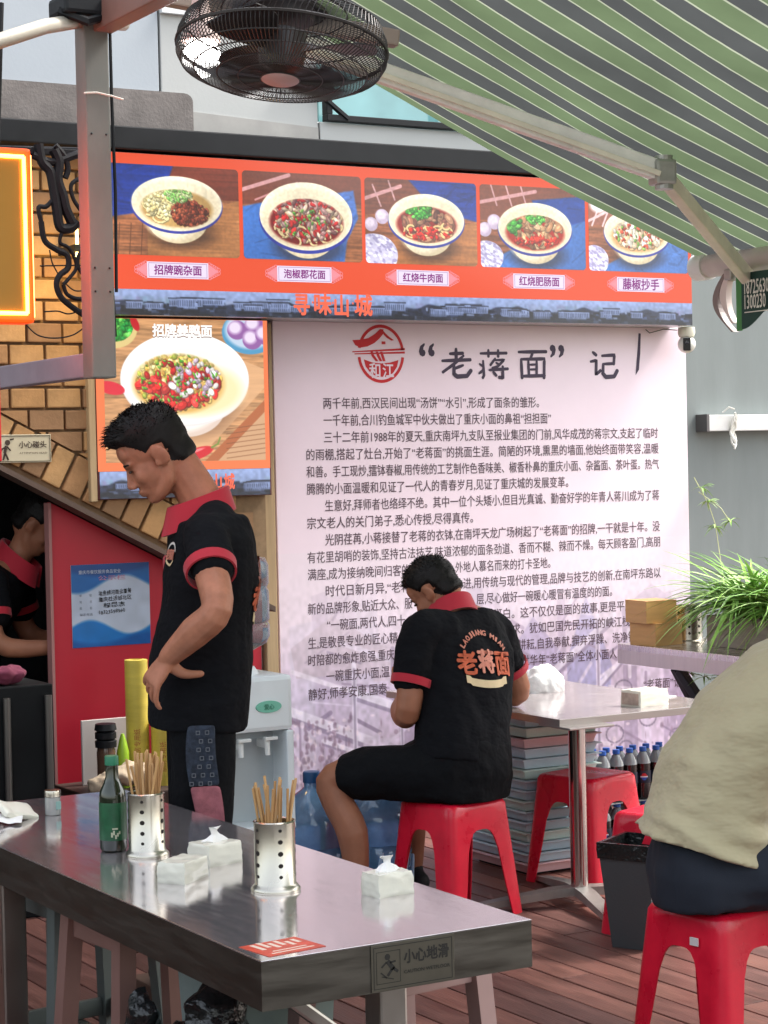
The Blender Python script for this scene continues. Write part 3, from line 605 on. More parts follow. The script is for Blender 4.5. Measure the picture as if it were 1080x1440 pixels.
def photo(i, w, h):
    cv = Canvas(w, h, 4.4, seed=20 + i); wood(cv, [(150, 92, 60), (146, 90, 58), (150, 88, 58), (140, 82, 56), (146, 88, 60)][i])
    if i == 0:
        cv.poly([(0, 0), (w, 0), (w, 13), (0, 13)], (112, 46, 34), 0.9); cloth(cv, [(0, 0), (30, 0), (26, 10), (12, 20), (0, 22)], (24, 52, 140)); cv.poly([(18, 24), (w, 13), (w, h), (18, h)], (176, 118, 70), 0.75); cv.noise(0.1, 1.5, 0.12)
        for x_ in (6, 11, 16): cv.line([(x_, 24), (x_ - 1, h)], 0.4, (90, 50, 30), 0.8)
        mk = bowl(cv, 31.5, 15.5, 20.5, 11.5, (190, 150, 90)); noodles(cv, mk, 26, 16, 10, 6, 60, (236, 220, 160)); bits(cv, mk, 24, 15, 7, 5, 60, [(240, 226, 170), (226, 206, 140)], 0.5, 1.0, 1.6)
        bits(cv, mk, 37, 19, 8.5, 5.2, 190, [(120, 48, 34), (150, 66, 44), (96, 34, 26), (168, 84, 56)], 0.45, 0.95, 1.4); bits(cv, mk, 32, 11.5, 6, 3.2, 60, [(150, 200, 110), (206, 226, 160), (112, 170, 80)], 0.3, 0.6, 2.2)
    if i == 1:
        cv.poly([(0, 0), (w, 0), (w, 12), (0, 14)], (110, 52, 40), 0.85); cv.line([(0, 8), (22, 1)], 1.6, (206, 150, 150)); cv.line([(6, 12), (26, 4)], 0.8, (190, 130, 130))
        cloth(cv, [(0, 15), (14, 12), (52, 10), (48, h), (0, h)], (62, 112, 190)); cloth(cv, [(42, 8), (53, 6), (55, 18), (48, 30)], (70, 110, 186))
        mk = bowl(cv, 30, 18.3, 22.5, 14.8, (120, 12, 14), 0.34); noodles(cv, mk, 30, 20, 17, 9.5, 70, (232, 206, 150), 0.8); bits(cv, mk, 30, 19, 16, 9, 130, [(178, 140, 134), (206, 160, 152), (150, 96, 96), (196, 30, 34), (216, 44, 44), (230, 200, 170)], 0.5, 1.25, 2.1); bits(cv, mk, 30, 21, 12, 6, 22, [(120, 190, 80), (90, 160, 60)], 0.3, 0.6, 1.8)
    if i == 2:
        cv.poly([(0, 0), (w, 0), (w, 13), (0, 16)], (112, 56, 42), 0.85); cloth(cv, [(22, 0), (w, 0), (w, 17), (36, 13)], (24, 54, 140)); cv.line([(0, 9), (18, 3)], 1.6, (206, 150, 150)); cv.line([(4, 3), (8, 12)], 0.8, (200, 150, 150)); cv.line([(12, 1), (15, 9)], 0.8, (200, 150, 150))
        cv.poly([(12, 27), (w, 17), (w, h), (12, h)], (178, 116, 66), 0.8); cv.noise(0.1, 1.5, 0.12); knit(cv, 4, 33, 12, 9); radish(cv, 3, 20, 3.2); radish(cv, 8.5, 16.5, 3.4)
        mk = bowl(cv, 31, 17.3, 19.6, 11.6, (140, 16, 12), 0.5); bits(cv, mk, 32, 19, 13, 7, 46, [(146, 88, 66), (170, 108, 80), (116, 62, 50), (196, 140, 104)], 1.0, 2.2, 1.9); noodles(cv, mk, 32, 21, 10, 4, 16, (240, 206, 140)); bits(cv, mk, 27, 12.5, 6.5, 4, 70, [(70, 176, 54), (104, 204, 78), (46, 140, 40)], 0.5, 1.0, 1.6); bits(cv, mk, 32, 23, 13, 2.5, 30, [(226, 40, 24), (200, 24, 18)], 0.4, 0.9, 1.8)
    if i == 3:
        cv.poly([(0, 0), (w, 0), (w, 13), (0, 16)], (126, 66, 50), 0.85); cloth(cv, [(28, 6), (w, 3), (w, 20), (30, 14)], (30, 66, 150)); cv.line([(0, 8), (30, 2)], 1.6, (206, 150, 150))
        for x_ in (6, 14, 22): cv.line([(x_, 0), (x_ + 3, 9)], 0.8, (200, 150, 150))
        cloth(cv, [(2, 30), (16, 26), (44, 16), (w, 10), (w, h), (0, h)], (64, 114, 190)); knit(cv, 3, 32, 9, 7); radish(cv, 2.5, 20, 3.4); radish(cv, 7.5, 16.5, 3.6)
        mk = bowl(cv, 29.5, 18.8, 20.3, 11.8, (170, 30, 16), 0.5); bits(cv, mk, 30, 19, 14, 7, 60, [(206, 160, 116), (184, 130, 90), (222, 184, 140), (160, 104, 70)], 0.9, 1.9, 2.0); bits(cv, mk, 17.5, 17, 4, 4, 16, [(60, 150, 50), (90, 180, 70)], 0.9, 1.6, 1.6); bits(cv, mk, 30, 13, 5, 3.4, 60, [(96, 196, 70), (140, 220, 110), (60, 160, 50)], 0.45, 0.9, 1.5); bits(cv, mk, 30, 24, 13, 2.2, 40, [(226, 50, 28), (196, 24, 18)], 0.4, 0.8, 1.8)
    if i == 4:
        cv.poly([(0, 0), (w, 0), (w, 12), (0, 16)], (150, 90, 74), 0.85)
        for x_ in (2, 8, 14): cv.line([(x_, 16), (x_ + 6, 3)], 0.9, (226, 196, 196))
        cv.line([(0, 14), (16, 7)], 1.2, (226, 196, 196)); cv.ell(6, 6, 5, 4, (252, 246, 250), soft=1.5)
        cloth(cv, [(8, 28), (40, 20), (w, 12), (w, h), (4, h)], (70, 118, 192)); knit(cv, 3, 32, 8, 7)
        mk = bowl(cv, 27.8, 18.4, 19.3, 11, (222, 170, 110), 0.5); bits(cv, mk, 28, 18.5, 14, 7, 90, [(250, 232, 200), (244, 214, 176), (236, 190, 140), (252, 244, 224)], 1.0, 2.0, 1.5); bits(cv, mk, 28, 20, 13, 6, 40, [(210, 70, 40), (190, 50, 30), (130, 180, 70)], 0.35, 0.8, 1.6)
    cv.noise(1.2, 1.2, 0.07); cv.noise(0.06, 0.06, 0.10); return cv.im
def city(w, h, seed, night=1.0):
    cv = Canvas(w, h, 2.6, seed=seed); q = cv.r; t = cv.Y / h
    cv.im[:] = np.array((186, 204, 236))[None, None] * (1 - 0.25 * t[..., None])
    for i in range(int(w * 0.9)):
        x = q.uniform(0, w); hh = q.uniform(0.1, 0.55) * h; ww = q.uniform(1, 4); y = h * 0.55 - hh * 0.6; cv.poly([(x, y), (x + ww, y), (x + ww, h * 0.7), (x, h * 0.7)], (146 + q.randint(30), 162 + q.randint(30), 198), 0.5)
    cv.blend(np.clip((cv.Y - h * (0.42 + 0.10 * np.sin(cv.X * 0.16 + seed) + 0.05 * np.sin(cv.X * 0.53))) / (h * 0.08), 0, 0.92), (44, 52, 74))
    for i in range(int(w * 2.6)):
        x = q.uniform(0, w); y = q.uniform(0.45, 0.98) * h; ww = q.uniform(0.8, 4); hh = q.uniform(0.4, 1.6); c = [(20, 24, 36), (34, 42, 62), (88, 104, 140), (150, 170, 206), (200, 214, 236)][min(4, int(q.exponential(1.3)))]
        cv.poly([(x, y), (x + ww, y), (x + ww, y + hh), (x, y + hh)], c, 0.85)
    for i in range(int(w * 0.16)):
        x = q.uniform(0, w); y = q.uniform(0.3, 0.55) * h; ww = q.uniform(5, 11); hh = q.uniform(2, 3.6); cv.poly([(x, y), (x + ww, y), (x + ww, y + hh), (x, y + hh)], (176, 192, 222), 0.85)
        for k in range(int(ww)): cv.poly([(x + k + .2, y + .6), (x + k + .7, y + .6), (x + k + .7, y + hh - .4), (x + k + .2, y + hh - .4)], (50, 60, 86), 0.8)
        cv.poly([(x - .4, y - .5), (x + ww + .4, y - .5), (x + ww + .4, y), (x - .4, y)], (26, 30, 44), 0.9)
    cv.noise(0.8, 0.8, 0.12); cv.blend(np.clip((cv.Y - h * 0.7) / (h * 0.3), 0, 0.6), (24, 28, 40)); return cv.im * np.array((0.80, 0.82, 0.90))
menu = thing('menu_board', 'long lit red menu board with five bowl photographs', 'menu board', (4.69, 7.82, 2.27))
MY = 7.732; Z0, Z1 = 2.27, 2.930
MB().box((4.687, 7.835, 2.60), (2.976, 0.196, 0.656), 0.004).build('case', mat('case_alu', (0.55, 0.55, 0.56), 0.35, 0.9), menu)
MB().box((4.687, 7.7345, 2.651), (2.972, 0.003, 0.548)).build('red_face', lit('face_orange_red', (238, 92, 62), 0.95), menu)
tiles = [(3.205, 3.80), (3.817, 4.385), (4.402, 4.972), (4.99, 5.562), (5.58, 6.154)]
names = ['招牌豌杂面', '泡椒郡花面', '红烧牛肉面', '红烧肥肠面', '藤椒抄手']
plates = [(3.38, 3.653), (3.972, 4.231), (4.554, 4.819), (5.161, 5.441), (5.737, 6.009)]
bl = ['noodles with peas and minced pork', 'noodles with pickled chilli and offal', 'noodles with braised beef', 'noodles with braised intestine', 'wontons in pale broth']
M_plate = lit('plate_white', (236, 222, 244), 1.0); M_pink = lit('plate_pink', (240, 150, 160), 1.0); M_purple = lit('menu_purple', (140, 40, 132), 0.9); M_or = lit('brush_orange', (244, 112, 84), 1.0)
for i, (a, b) in enumerate(tiles):
    o = print_sheet('photo', photo(i, (b - a) * 100, 36.7), a, b, 2.515, 2.882, 7.7318, E_print, menu, corner=0.018); o['label'] = 'lit photograph of a bowl of ' + bl[i]
    p0, p1 = plates[i]; pc = (p0 + p1) / 2; zc = 2.457
    orns = []
    for sgn, e in ((-1, p0), (1, p1)):
        orn = MB(); orns.append(orn)
        for k in range(5):
            arc_band(orn, e + sgn * (0.006 + 0.010 * k), zc + (0.026 - 0.005 * k), 0.009, 0.009, 0.0025, 0, 6.28, 7.7322, 10); arc_band(orn, e + sgn * (0.006 + 0.010 * k), zc - (0.026 - 0.005 * k), 0.009, 0.009, 0.0025, 0, 6.28, 7.7322, 10)
        orn.add([(e, 7.7322, zc + 0.03), (e, 7.7322, zc - 0.03), (e + sgn * 0.045, 7.7322, zc)], [(0, 1, 2)])
    plt = MB().box((pc, 7.7325, zc), (p1 - p0, 0.002, 0.066)).build('name_plate', M_plate, menu)
    for orn in orns: orn.build('ornament', M_pink, plt)
    brd = MB()
    for x0_, x1_, z0_, z1_ in [(p0 + .006, p1 - .006, zc + .027, zc + .0285), (p0 + .006, p1 - .006, zc - .0285, zc - .027), (p0 + .006, p0 + .0075, zc - .0285, zc + .0285), (p1 - .0075, p1 - .006, zc - .0285, zc + .0285)]: brd.add([(x0_, 7.7308, z0_), (x1_, 7.7308, z0_), (x1_, 7.7308, z1_), (x0_, 7.7308, z1_)], [(0, 1, 2, 3)])
    brd.build('border', M_purple, plt)
    text_wall(names[i], p0 + 0.03, p1 - 0.03, zc, (p1 - p0 - 0.06) / len(names[i]) * 1.02, 7.7306, 0.022).build('lettering', M_purple, plt)
print_sheet('city_strip', city(297, 10.6, 5), 3.201, 6.173, 2.272, 2.376, 7.7322, E_print, menu)
for k, ch in enumerate('寻味山城'): text_wall(ch, 4.045 + k * 0.098, 4.045 + k * 0.098 + [0.078, 0.085, 0.07, 0.09][k], 2.330 + [-.002, .002, -.004, 0][k], 0.098, 7.7305, 0.03).build('brush_character', M_or, menu)
for k in range(3): text_wall('·', 4.132 + k * 0.098, 4.140 + k * 0.098, 2.34, 0.06, 7.7305, 0.03).build('brush_character', M_or, menu)

menu2 = thing('menu_board', 'square lit menu board with one large white bowl behind the standing man', 'menu board', (3.56, 7.86, 1.53)); QY = 7.792
MB().box((3.562, 7.845, 1.896), (0.786, 0.098, 0.738), 0.003).build('case', mat('case_maroon', (0.10, 0.02, 0.02), 0.4), menu2)
MB().box((3.152, 7.83, 1.86), (0.030, 0.07, 0.68), 0.003).build('side_batten', MATS['batten_wood'], menu2)
MB().box((3.560, 7.7945, 1.952), (0.778, 0.003, 0.622)).build('orange_face', lit('face_orange', (246, 132, 86), 1.0), menu2)
cv = Canvas(72, 58, 4.0, seed=44); wood(cv, (190, 140, 96)); q = cv.r
cv.poly([(40, 58), (72, 28), (72, 20), (50, 12), (30, 58)], (226, 176, 130), 0.8); cv.poly([(50, 58), (72, 38), (72, 33), (44, 58)], (176, 98, 56)); cv.poly([(50, 58), (72, 38), (72, 58)], (206, 160, 120))
for k in range(7): cv.line([(54, 57 - k * 2), (72, 55 - k * 2)], 0.3, (120, 70, 40), 0.8)
cv.ell(5, 4, 10, 8, (220, 196, 130)); m_ = cv.ell(5, 3, 8.2, 6.4, (60, 160, 60)); bits(cv, m_, 5, 3, 8, 6, 40, [(40, 170, 70), (110, 210, 90), (30, 130, 50)], 0.6, 1.2, 1.5)
cv.ell(14, 2, 3.2, 1.6, (190, 30, 40), rot=1.1)
cv.ell(66, 5, 13, 9, (80, 150, 190)); cv.ell(66, 4, 11.6, 7.8, (190, 206, 226), soft=1)
for x_, y_ in ((60, 4), (68, 2), (67, 8), (73, 6)): cv.ell(x_, y_, 4.6, 4.0, (146, 96, 160)); cv.ell(x_ - 1, y_ - 1, 3, 2.6, (230, 214, 236), soft=1.2)
cv.ell(36, 34, 24, 15, (60, 30, 20), soft=5, a=0.35); cv.ell(36, 35, 18, 13, (222, 200, 186)); cv.ell(33, 33, 19, 13, (250, 240, 232), soft=2)
cv.ell(36, 24.5, 29, 19.2, (232, 224, 222)); cv.ell(36, 24, 28.6, 18.7, (255, 254, 250)); cv.ell(37, 26, 25, 15.5, (246, 242, 232), soft=3); m_ = cv.ell(40, 29, 22, 10.5, (244, 226, 176), soft=3)
m_ = cv.ell(33, 26.5, 20.5, 12, (222, 176, 96), soft=1.5)
bits(cv, m_, 33, 25, 19, 11.5, 240, [(232, 190, 90), (214, 160, 70), (246, 222, 150), (190, 200, 80), (236, 206, 120)], 0.6, 1.3, 1.3); bits(cv, m_, 33, 27, 18, 10, 70, [(226, 44, 40), (240, 70, 64), (196, 28, 34)], 0.8, 2.0, 1.5); bits(cv, m_, 40, 24, 12, 8, 26, [(250, 244, 236), (226, 200, 226)], 0.8, 1.6, 1.4); bits(cv, m_, 33, 24, 18, 10, 40, [(110, 180, 60), (70, 140, 40)], 0.3, 0.6, 2)
cv.ell(40, 55, 8, 2.4, (206, 24, 40), rot=-0.28); cv.ell(39, 54, 5, 0.6, (246, 130, 130), rot=-0.28); cv.line([(47, 52.5), (50, 51), (51, 48.5)], 0.8, (120, 140, 60)); cv.ell(3, 28, 6, 2.6, (216, 40, 60), rot=0.2)
o = print_sheet('photo', cv.im, 3.205, 3.928, 1.676, 2.262, 7.7918, E_print, menu2); o['label'] = 'lit photograph of chopped duck and red peppers in a white bowl'
print_sheet('city_strip', city(77, 11.0, 9), 3.176, 3.946, 1.530, 1.640, 7.7920, E_print, menu2)
for k, ch in enumerate('寻味山城'): text_wall(ch, 3.55 + k * 0.06, 3.60 + k * 0.06, 1.588, 0.07, 7.7905, 0.03).build('brush_character', M_or, menu2)
text_wall('招牌姜鸭面', 3.421, 3.692, 2.213, 0.056, 7.7908, 0.05).build('lettering_shadow', lit('shadow_brown', (110, 60, 40), 0.9), menu2)
text_wall('招牌姜鸭面', 3.421, 3.692, 2.215, 0.054, 7.7903, 0.038).build('lettering', lit('lettering_white', (255, 250, 246), 1.1), menu2)

# ------------------------------------------------------------------ striped awning with folding arm and valance
def awning_z(x): return 2.50 + 0.40 * (5.638 - x)
def fabric_mat():
    M = bpy.data.materials.new('awning_fabric'); M.use_nodes = True; n = M.node_tree.nodes; l = M.node_tree.links; n.remove(n['Principled BSDF']); out = n['Material Output']
    tc = n.new('ShaderNodeTexCoord'); sp = n.new('ShaderNodeSeparateXYZ'); l.new(tc.outputs['Object'], sp.inputs[0])
    m1 = n.new('ShaderNodeMath'); m1.operation = 'DIVIDE'; l.new(sp.outputs['Y'], m1.inputs[0]); m1.inputs[1].default_value = 0.215
    m2 = n.new('ShaderNodeMath'); m2.operation = 'FRACT'; l.new(m1.outputs[0], m2.inputs[0])
    rp = n.new('ShaderNodeValToRGB'); rp.color_ramp.interpolation = 'CONSTANT'; el = rp.color_ramp.elements
    gr, dk, wh = (0.115, 0.160, 0.090, 1), (0.068, 0.074, 0.076, 1), (0.34, 0.38, 0.29, 1)
    el[0].position = 0; el[0].color = wh; el[1].position = 0.040; el[1].color = gr
    for p, c in ((0.52, wh), (0.56, dk)): e = el.new(p); e.color = c
    l.new(m2.outputs[0], rp.inputs[0])
    nz = n.new('ShaderNodeTexNoise'); nz.inputs['Scale'].default_value = 2.6; nz.inputs['Detail'].default_value = 8; l.new(tc.outputs['Object'], nz.inputs['Vector'])
    mx = n.new('ShaderNodeMixRGB'); mx.blend_type = 'MULTIPLY'; mx.inputs[0].default_value = 0.55; l.new(rp.outputs[0], mx.inputs[1]); l.new(nz.outputs['Fac'], mx.inputs[2])
    d = n.new('ShaderNodeBsdfDiffuse'); t = n.new('ShaderNodeBsdfTranslucent'); ms = n.new('ShaderNodeMixShader'); ms.inputs[0].default_value = 0.5
    l.new(mx.outputs[0], d.inputs[0]); l.new(mx.outputs[0], t.inputs[0]); l.new(d.outputs[0], ms.inputs[1]); l.new(t.outputs[0], ms.inputs[2])
    bp = n.new('ShaderNodeBump'); n2 = n.new('ShaderNodeTexNoise'); n2.inputs['Scale'].default_value = 420; l.new(tc.outputs['Object'], n2.inputs['Vector']); l.new(n2.outputs['Fac'], bp.inputs['Height']); bp.inputs['Strength'].default_value = 0.15; bp.inputs['Distance'].default_value = 0.002
    l.new(bp.outputs[0], d.inputs['Normal']); l.new(ms.outputs[0], out.inputs[0]); return M
M_arm = mat('arm_white', (0.80, 0.80, 0.76), 0.35, var=0.12, vscale=9, rvar=0.1); M_arm2 = mat('arm_cream', (0.74, 0.71, 0.58), 0.4, var=0.12, vscale=8); M_joint = mat('cast_grey', (0.38, 0.38, 0.36), 0.45, 0.6, var=0.2, vscale=12)
aw = thing('awning', 'green and grey striped retractable awning seen from below', 'awning', (4.4, 3.7, 2.5))
fab = MB(); NX, NY = 26, 60; rows_ = []
for i in range(NX + 1):
    x = 3.20 + (5.66 - 3.20) * i / NX; t = i / NX
    rows_.append([(x, 7.0 - 6.5 * j / NY, awning_z(x) - 0.055 * math.sin(math.pi * t) * (0.35 + 0.65 * min(1, j / 10)) + 0.012 * math.sin(j * 0.9 + i * 0.25) * math.sin(math.pi * t)) for j in range(NY + 1)])
fab.loft(rows_, cap=False, closed=False).build('fabric', fabric_mat(), aw, smooth=True)
MB().tube([(5.638, 6.985, 2.462), (5.638, 0.5, 2.462)], 0.050, 20).build('front_bar', mat('bar_pinkish', (0.52, 0.46, 0.44), 0.4, var=0.1, vscale=5), aw, smooth=True)
MB().tube([(5.638, 7.02, 2.462), (5.638, 6.94, 2.462)], 0.058, 22).build('bar_end_cap', mat('cap_white', (0.70, 0.70, 0.68), 0.4), aw, smooth=True)
MB().tube([(3.22, 7.06, 3.49), (3.22, 0.5, 3.49)], 0.07, 16).build('roller', M_arm, aw, smooth=True)
def bar_between(p, q, w, h): 
    p, q = Vector(p), Vector(q); t = (q - p).normalized(); s_ = t.cross(Vector((0, 0, 1))).normalized(); u_ = s_.cross(t)
    Mx = Matrix((t, s_, u_)).transposed(); return MB().box((p + q) / 2, ((q - p).length, w, h), 0.006, M=Mx)
bar_between((3.32, 7.02, 3.355), (4.79, 6.165, 2.715), 0.062, 0.075).build('upper_arm', M_arm, aw)
bar_between((3.35, 6.92, 3.31), (4.75, 6.12, 2.70), 0.012, 0.02).build('tension_rail', M_arm2, aw)
bar_between((4.80, 6.175, 2.710), (5.60, 6.645, 2.385), 0.045, 0.060).build('forearm', M_arm2, aw)
MB().box((4.795, 6.168, 2.713), (0.085, 0.08, 0.095), 0.012, rz=-0.2).tube([(4.80, 6.165, 2.65), (4.80, 6.165, 2.775)], 0.035, 14).build('elbow_joint', M_joint, aw)
va = []
M_val = mat('valance_green', (0.018, 0.055, 0.045), 0.75, var=0.15, vscale=8)
for k in range(61):
    y = 6.665 - 0.1 * k; va.append((y, 2.175 + 0.055 * (1 - math.cos((6.665 - y) * 2 * math.pi / 0.36)) * 0.85))
vm = MB(); vm.loft([[(5.585, y, 2.405) for y, z in va], [(5.587 + 0.006 * math.sin(y * 11), y, z) for y, z in va]], cap=False, closed=False)
va_f = [(6.665 - 0.02 * k) for k in range(300)]
vm = MB().loft([[(5.585, y, 2.405) for y in va_f], [(5.585 + 0.006 * math.sin(y * 9), y, 2.25) for y in va_f], [(5.585 + 0.010 * math.sin(y * 9), y, 2.172 + 0.046 * (1 - math.cos((6.665 - y) * 2 * math.pi / 0.40))) for y in va_f]], cap=False, closed=False)
vo = evaluated(vm.mesh('valance'), [('SOLIDIFY', dict(thickness=0.003))]); vl = link('valance', vo, M_val, aw, smooth=True)
MB().box((5.583, 6.682, 2.285), (0.006, 0.034, 0.235), 0.002).build('valance_edge', mat('edge_green', (0.06, 0.22, 0.07), 0.7), vl)
for tx, zz in (('18725630', 2.345), ('1300230', 2.284)):
    vs, fs, a0, a1, b0, b1 = text_mesh(tx, 0.012); MB().add([(5.574 - v.z, 6.638 - (v.x - a0) * 0.040, zz + (v.y - 0.36) * 0.082) for v in vs], fs).build('lettering', mat('valance_white', (0.7, 0.7, 0.62), 0.7), vl)
MB().box((5.5745, 6.45, 2.240), (0.001, 0.38, 0.004)).build('printed_line', MATS['valance_white'], vl)
def crescent(y0, y1, z0, z1, bulge, wd): 
    vs = []
    for k in range(15):
        t = k / 14; y = y0 + (y1 - y0) * t + bulge * math.sin(math.pi * t); z = z0 + (z1 - z0) * t; w = wd * (0.35 + 0.65 * math.sin(math.pi * min(1, t * 1.15 + 0.05)))
        vs.append((y, z, w))
    return [(y + w / 2, z) for y, z, w in vs] + [(y - w / 2, z) for y, z, w in reversed(vs)]
MB().prism(crescent(6.76, 6.715, 2.412, 2.165, 0.085, 0.034), 5.57, 5.60, 'YZ').build('bracket', mat('bracket_grey', (0.22, 0.18, 0.17), 0.5), aw)
MB().prism(crescent(6.735, 6.705, 2.405, 2.20, 0.045, 0.042), 5.565, 5.595, 'YZ').build('bracket_plate', mat('bracket_pale', (0.66, 0.55, 0.52), 0.5), aw)
MB().box((5.59, 6.73, 2.405), (0.06, 0.05, 0.05), 0.01).build('clamp', M_joint, aw)

# ------------------------------------------------------------------ hanging sign frame, neon sign, ironwork
M_post = mat('post_grey', (0.15, 0.15, 0.135), 0.5, var=0.14, vscale=7, stretch=(1, 1, 0.4), bump=0.05)
fr_ = thing('hanging_post', 'square grey steel post hanging down at the left', 'post', (2.02, 4.95, 1.88))
MB().box((2.025, 4.95, 2.335), (0.066, 0.066, 0.91), 0.004).build('post', M_post, fr_)
MB().box((2.025, 5.45, 1.916), (0.05, 0.93, 0.062), 0.004).build('cross_bar', mat('post_violet_grey', (0.26, 0.23, 0.27), 0.5, var=0.15), fr_)
rv = MB()
for zz in (2.10, 2.16, 2.50): rv.ell((2.005, 4.916, zz), (0.003, 0.002, 0.003), nu=8, nv=4).ell((2.045, 4.916, zz), (0.003, 0.002, 0.003), nu=8, nv=4)
rv.build('rivet', M_black, fr_); fr_.children[-1]['kind'] = 'stuff'
tag(MB().tube([(2.068, 4.93, 2.80), (2.066, 4.925, 2.6), (2.070, 4.925, 2.35), (2.066, 4.925, 2.1)], 0.0045, 6).build('power_cable', M_black, smooth=True), 'thin black cable running down beside the grey post', 'cable')
tie = MB().tube([(1.985, 4.91, 2.60), (2.02, 4.912, 2.604), (2.062, 4.912, 2.598), (2.09, 4.905, 2.59)], 0.0025, 5).build('cable_tie', mat('tie_white', (0.6, 0.58, 0.52), 0.5), fr_)
M_beam = mat('beam_brown', (0.17, 0.095, 0.078), 0.5, var=0.15, vscale=6)
rf = thing('roof_frame', 'brown square roof tubes crossing at the top left', 'frame', (2.0, 4.8, 2.75))
MB().box((2.045, 3.60, 2.795), (0.055, 2.66, 0.07), 0.004).build('tube', M_beam, rf)
bar_between((2.09, 5.62, 3.075), (3.2, 5.4, 2.93), 0.05, 0.05).build('tube', mat('beam_tan', (0.24, 0.19, 0.15), 0.5, var=0.1), rf)
MB().tube([(1.35, 4.75, 2.56), (1.62, 4.76, 2.645), (1.86, 4.85, 2.745), (2.02, 4.97, 2.80), (2.2, 5.15, 2.84)], 0.019, 10).build('curved_tube', mat('tube_tan', (0.36, 0.33, 0.27), 0.5, var=0.15), rf, smooth=True)
MB().box((2.0, 4.92, 2.815), (0.16, 0.12, 0.05), 0.01).tube([(1.92, 4.9, 2.80), (1.98, 4.86, 2.77), (2.06, 4.88, 2.80)], 0.012, 6).build('joint_plate', M_black, rf)

def neon_panel_mat():
    return mat('neon_panel', (0.16, 0.085, 0.004), 0.35, var=0.15, vscale=2, emit=lin((150, 92, 6)), estr=EMIT * 0.5)
ns = thing('neon_sign', 'orange lit sign box with a glowing yellow neon outline', 'sign', (1.575, 4.86, 2.01))
MB().box((1.573, 4.88, 2.226), (0.484, 0.07, 0.430), 0.008).build('box', mat('neon_box', (0.62, 0.08, 0.005), 0.4, emit=lin((240, 66, 0)), estr=EMIT * 1.1), ns)
MB().box((1.573, 4.843, 2.226), (0.418, 0.004, 0.370)).build('panel', neon_panel_mat(), ns)
nt = MB(); a, b, c, d = 1.353, 1.793, 2.034, 2.418
for p, q_ in (((a, c), (b, c)), ((b, c), (b, d)), ((b, d), (a, d)), ((a, d), (a, c))): nt.tube([(p[0], 4.838, p[1]), (q_[0], 4.838, q_[1])], 0.0048, 8)
nt.build('neon_tube', mat('neon_glow', (0.8, 0.5, 0.1), 0.3, emit=(1.0, 0.40, 0.035), estr=6.0), ns)
MB().box((1.817, 4.88, 2.226), (0.004, 0.05, 0.40), 0.001).build('side_glow', mat('side_neon', (0.6, 0.05, 0.02), 0.3, emit=(1.0, 0.07, 0.02), estr=11.0), ns)
for x in (1.42, 1.74): MB().tube([(x, 4.88, 2.44), (x + 0.02, 4.88, 2.80)], 0.008, 8).build('hanger', M_black, ns)
tag(MB().box((1.59, 4.93, 1.845), (0.314, 0.02, 0.346), 0.003).build('red_banner', mat('banner_red', (0.62, 0.01, 0.02), 0.45)), 'bright red banner edge hanging below the orange neon sign', 'banner')

sc_ = thing('scroll_bracket', 'black wrought iron scroll bracket between the neon sign and the post', 'bracket', (2.28, 5.84, 2.05))
def zs(zx, zy): return (2.213 + (20 + zx / 4.64 - 55) * 0.00223, 5.84, 2.594 - (190 + zy / 4.64 - 215) * 0.00214)
M_iron = mat('wrought_iron', (0.007, 0.006, 0.008), 0.6, spec=0.3, var=0.3, vscale=20)
def spl(pts, n=6):
    P = [Vector(zs(*p)) for p in pts]; o = []
    for i in range(len(P) - 1):
        p0, p1, p2, p3 = P[max(i - 1, 0)], P[i], P[i + 1], P[min(i + 2, len(P) - 1)]
        for k in range(n): t = k / n; o.append(0.5 * ((2 * p1) + (p2 - p0) * t + (2 * p0 - 5 * p1 + 4 * p2 - p3) * t * t + (3 * p1 - p0 - 3 * p2 + p3) * t ** 3))
    return o + [P[-1]]
for pts, w in [([(165, 560), (185, 680), (260, 735), (330, 770), (335, 850), (280, 900), (255, 960), (280, 1040), (360, 1110), (470, 1180)], 26),
               ([(300, 620), (285, 690), (340, 720), (380, 790), (385, 860), (330, 930), (300, 960)], 16), ([(470, 700), (410, 760), (400, 830), (430, 890), (490, 920)], 16),
               ([(300, 960), (320, 1020), (380, 1050), (450, 1045), (500, 1010)], 18), ([(160, 60), (180, 170), (230, 230), (250, 330), (270, 480), (290, 590), (360, 590), (400, 550)], 44),
               ([(260, 90), (290, 170), (280, 280), (310, 380), (330, 470), (370, 560)], 46), ([(440, 260), (370, 310), (380, 400), (440, 490)], 18), ([(120, 130), (250, 170), (420, 110), (470, 130)], 34), ([(165, 560), (150, 470), (200, 460), (240, 420)], 20), ([(270, 60), (330, 130), (350, 210), (330, 270)], 26)]:
    MB().tube(spl(pts), w / 4.64 * 0.00216 / 2 * 1.55, 8, upv=(0, 1, 0)).build('scroll', M_iron, sc_, smooth=True)
for pts in ([(215, 740), (230, 820), (265, 890)], [(40, 1215), (120, 1290), (230, 1310), (350, 1290), (430, 1240)], [(150, 845), (470, 830)], [(320, 960), (380, 1000), (470, 990)], [(170, 1140), (260, 1135), (340, 1150), (470, 1100)]):
    MB().tube(spl(pts), 0.0022, 6).build('wire', M_iron, sc_, smooth=True)
MB().box((2.25, 5.85, 2.60), (0.24, 0.02, 0.022), 0.003).tube([(2.42, 5.85, 2.61), (2.44, 5.85, 2.05)], 0.012, 8).tube([(2.36, 5.85, 2.61), (2.30, 7.75, 2.90)], 0.010, 8).build('hanging_bar', M_iron, sc_)

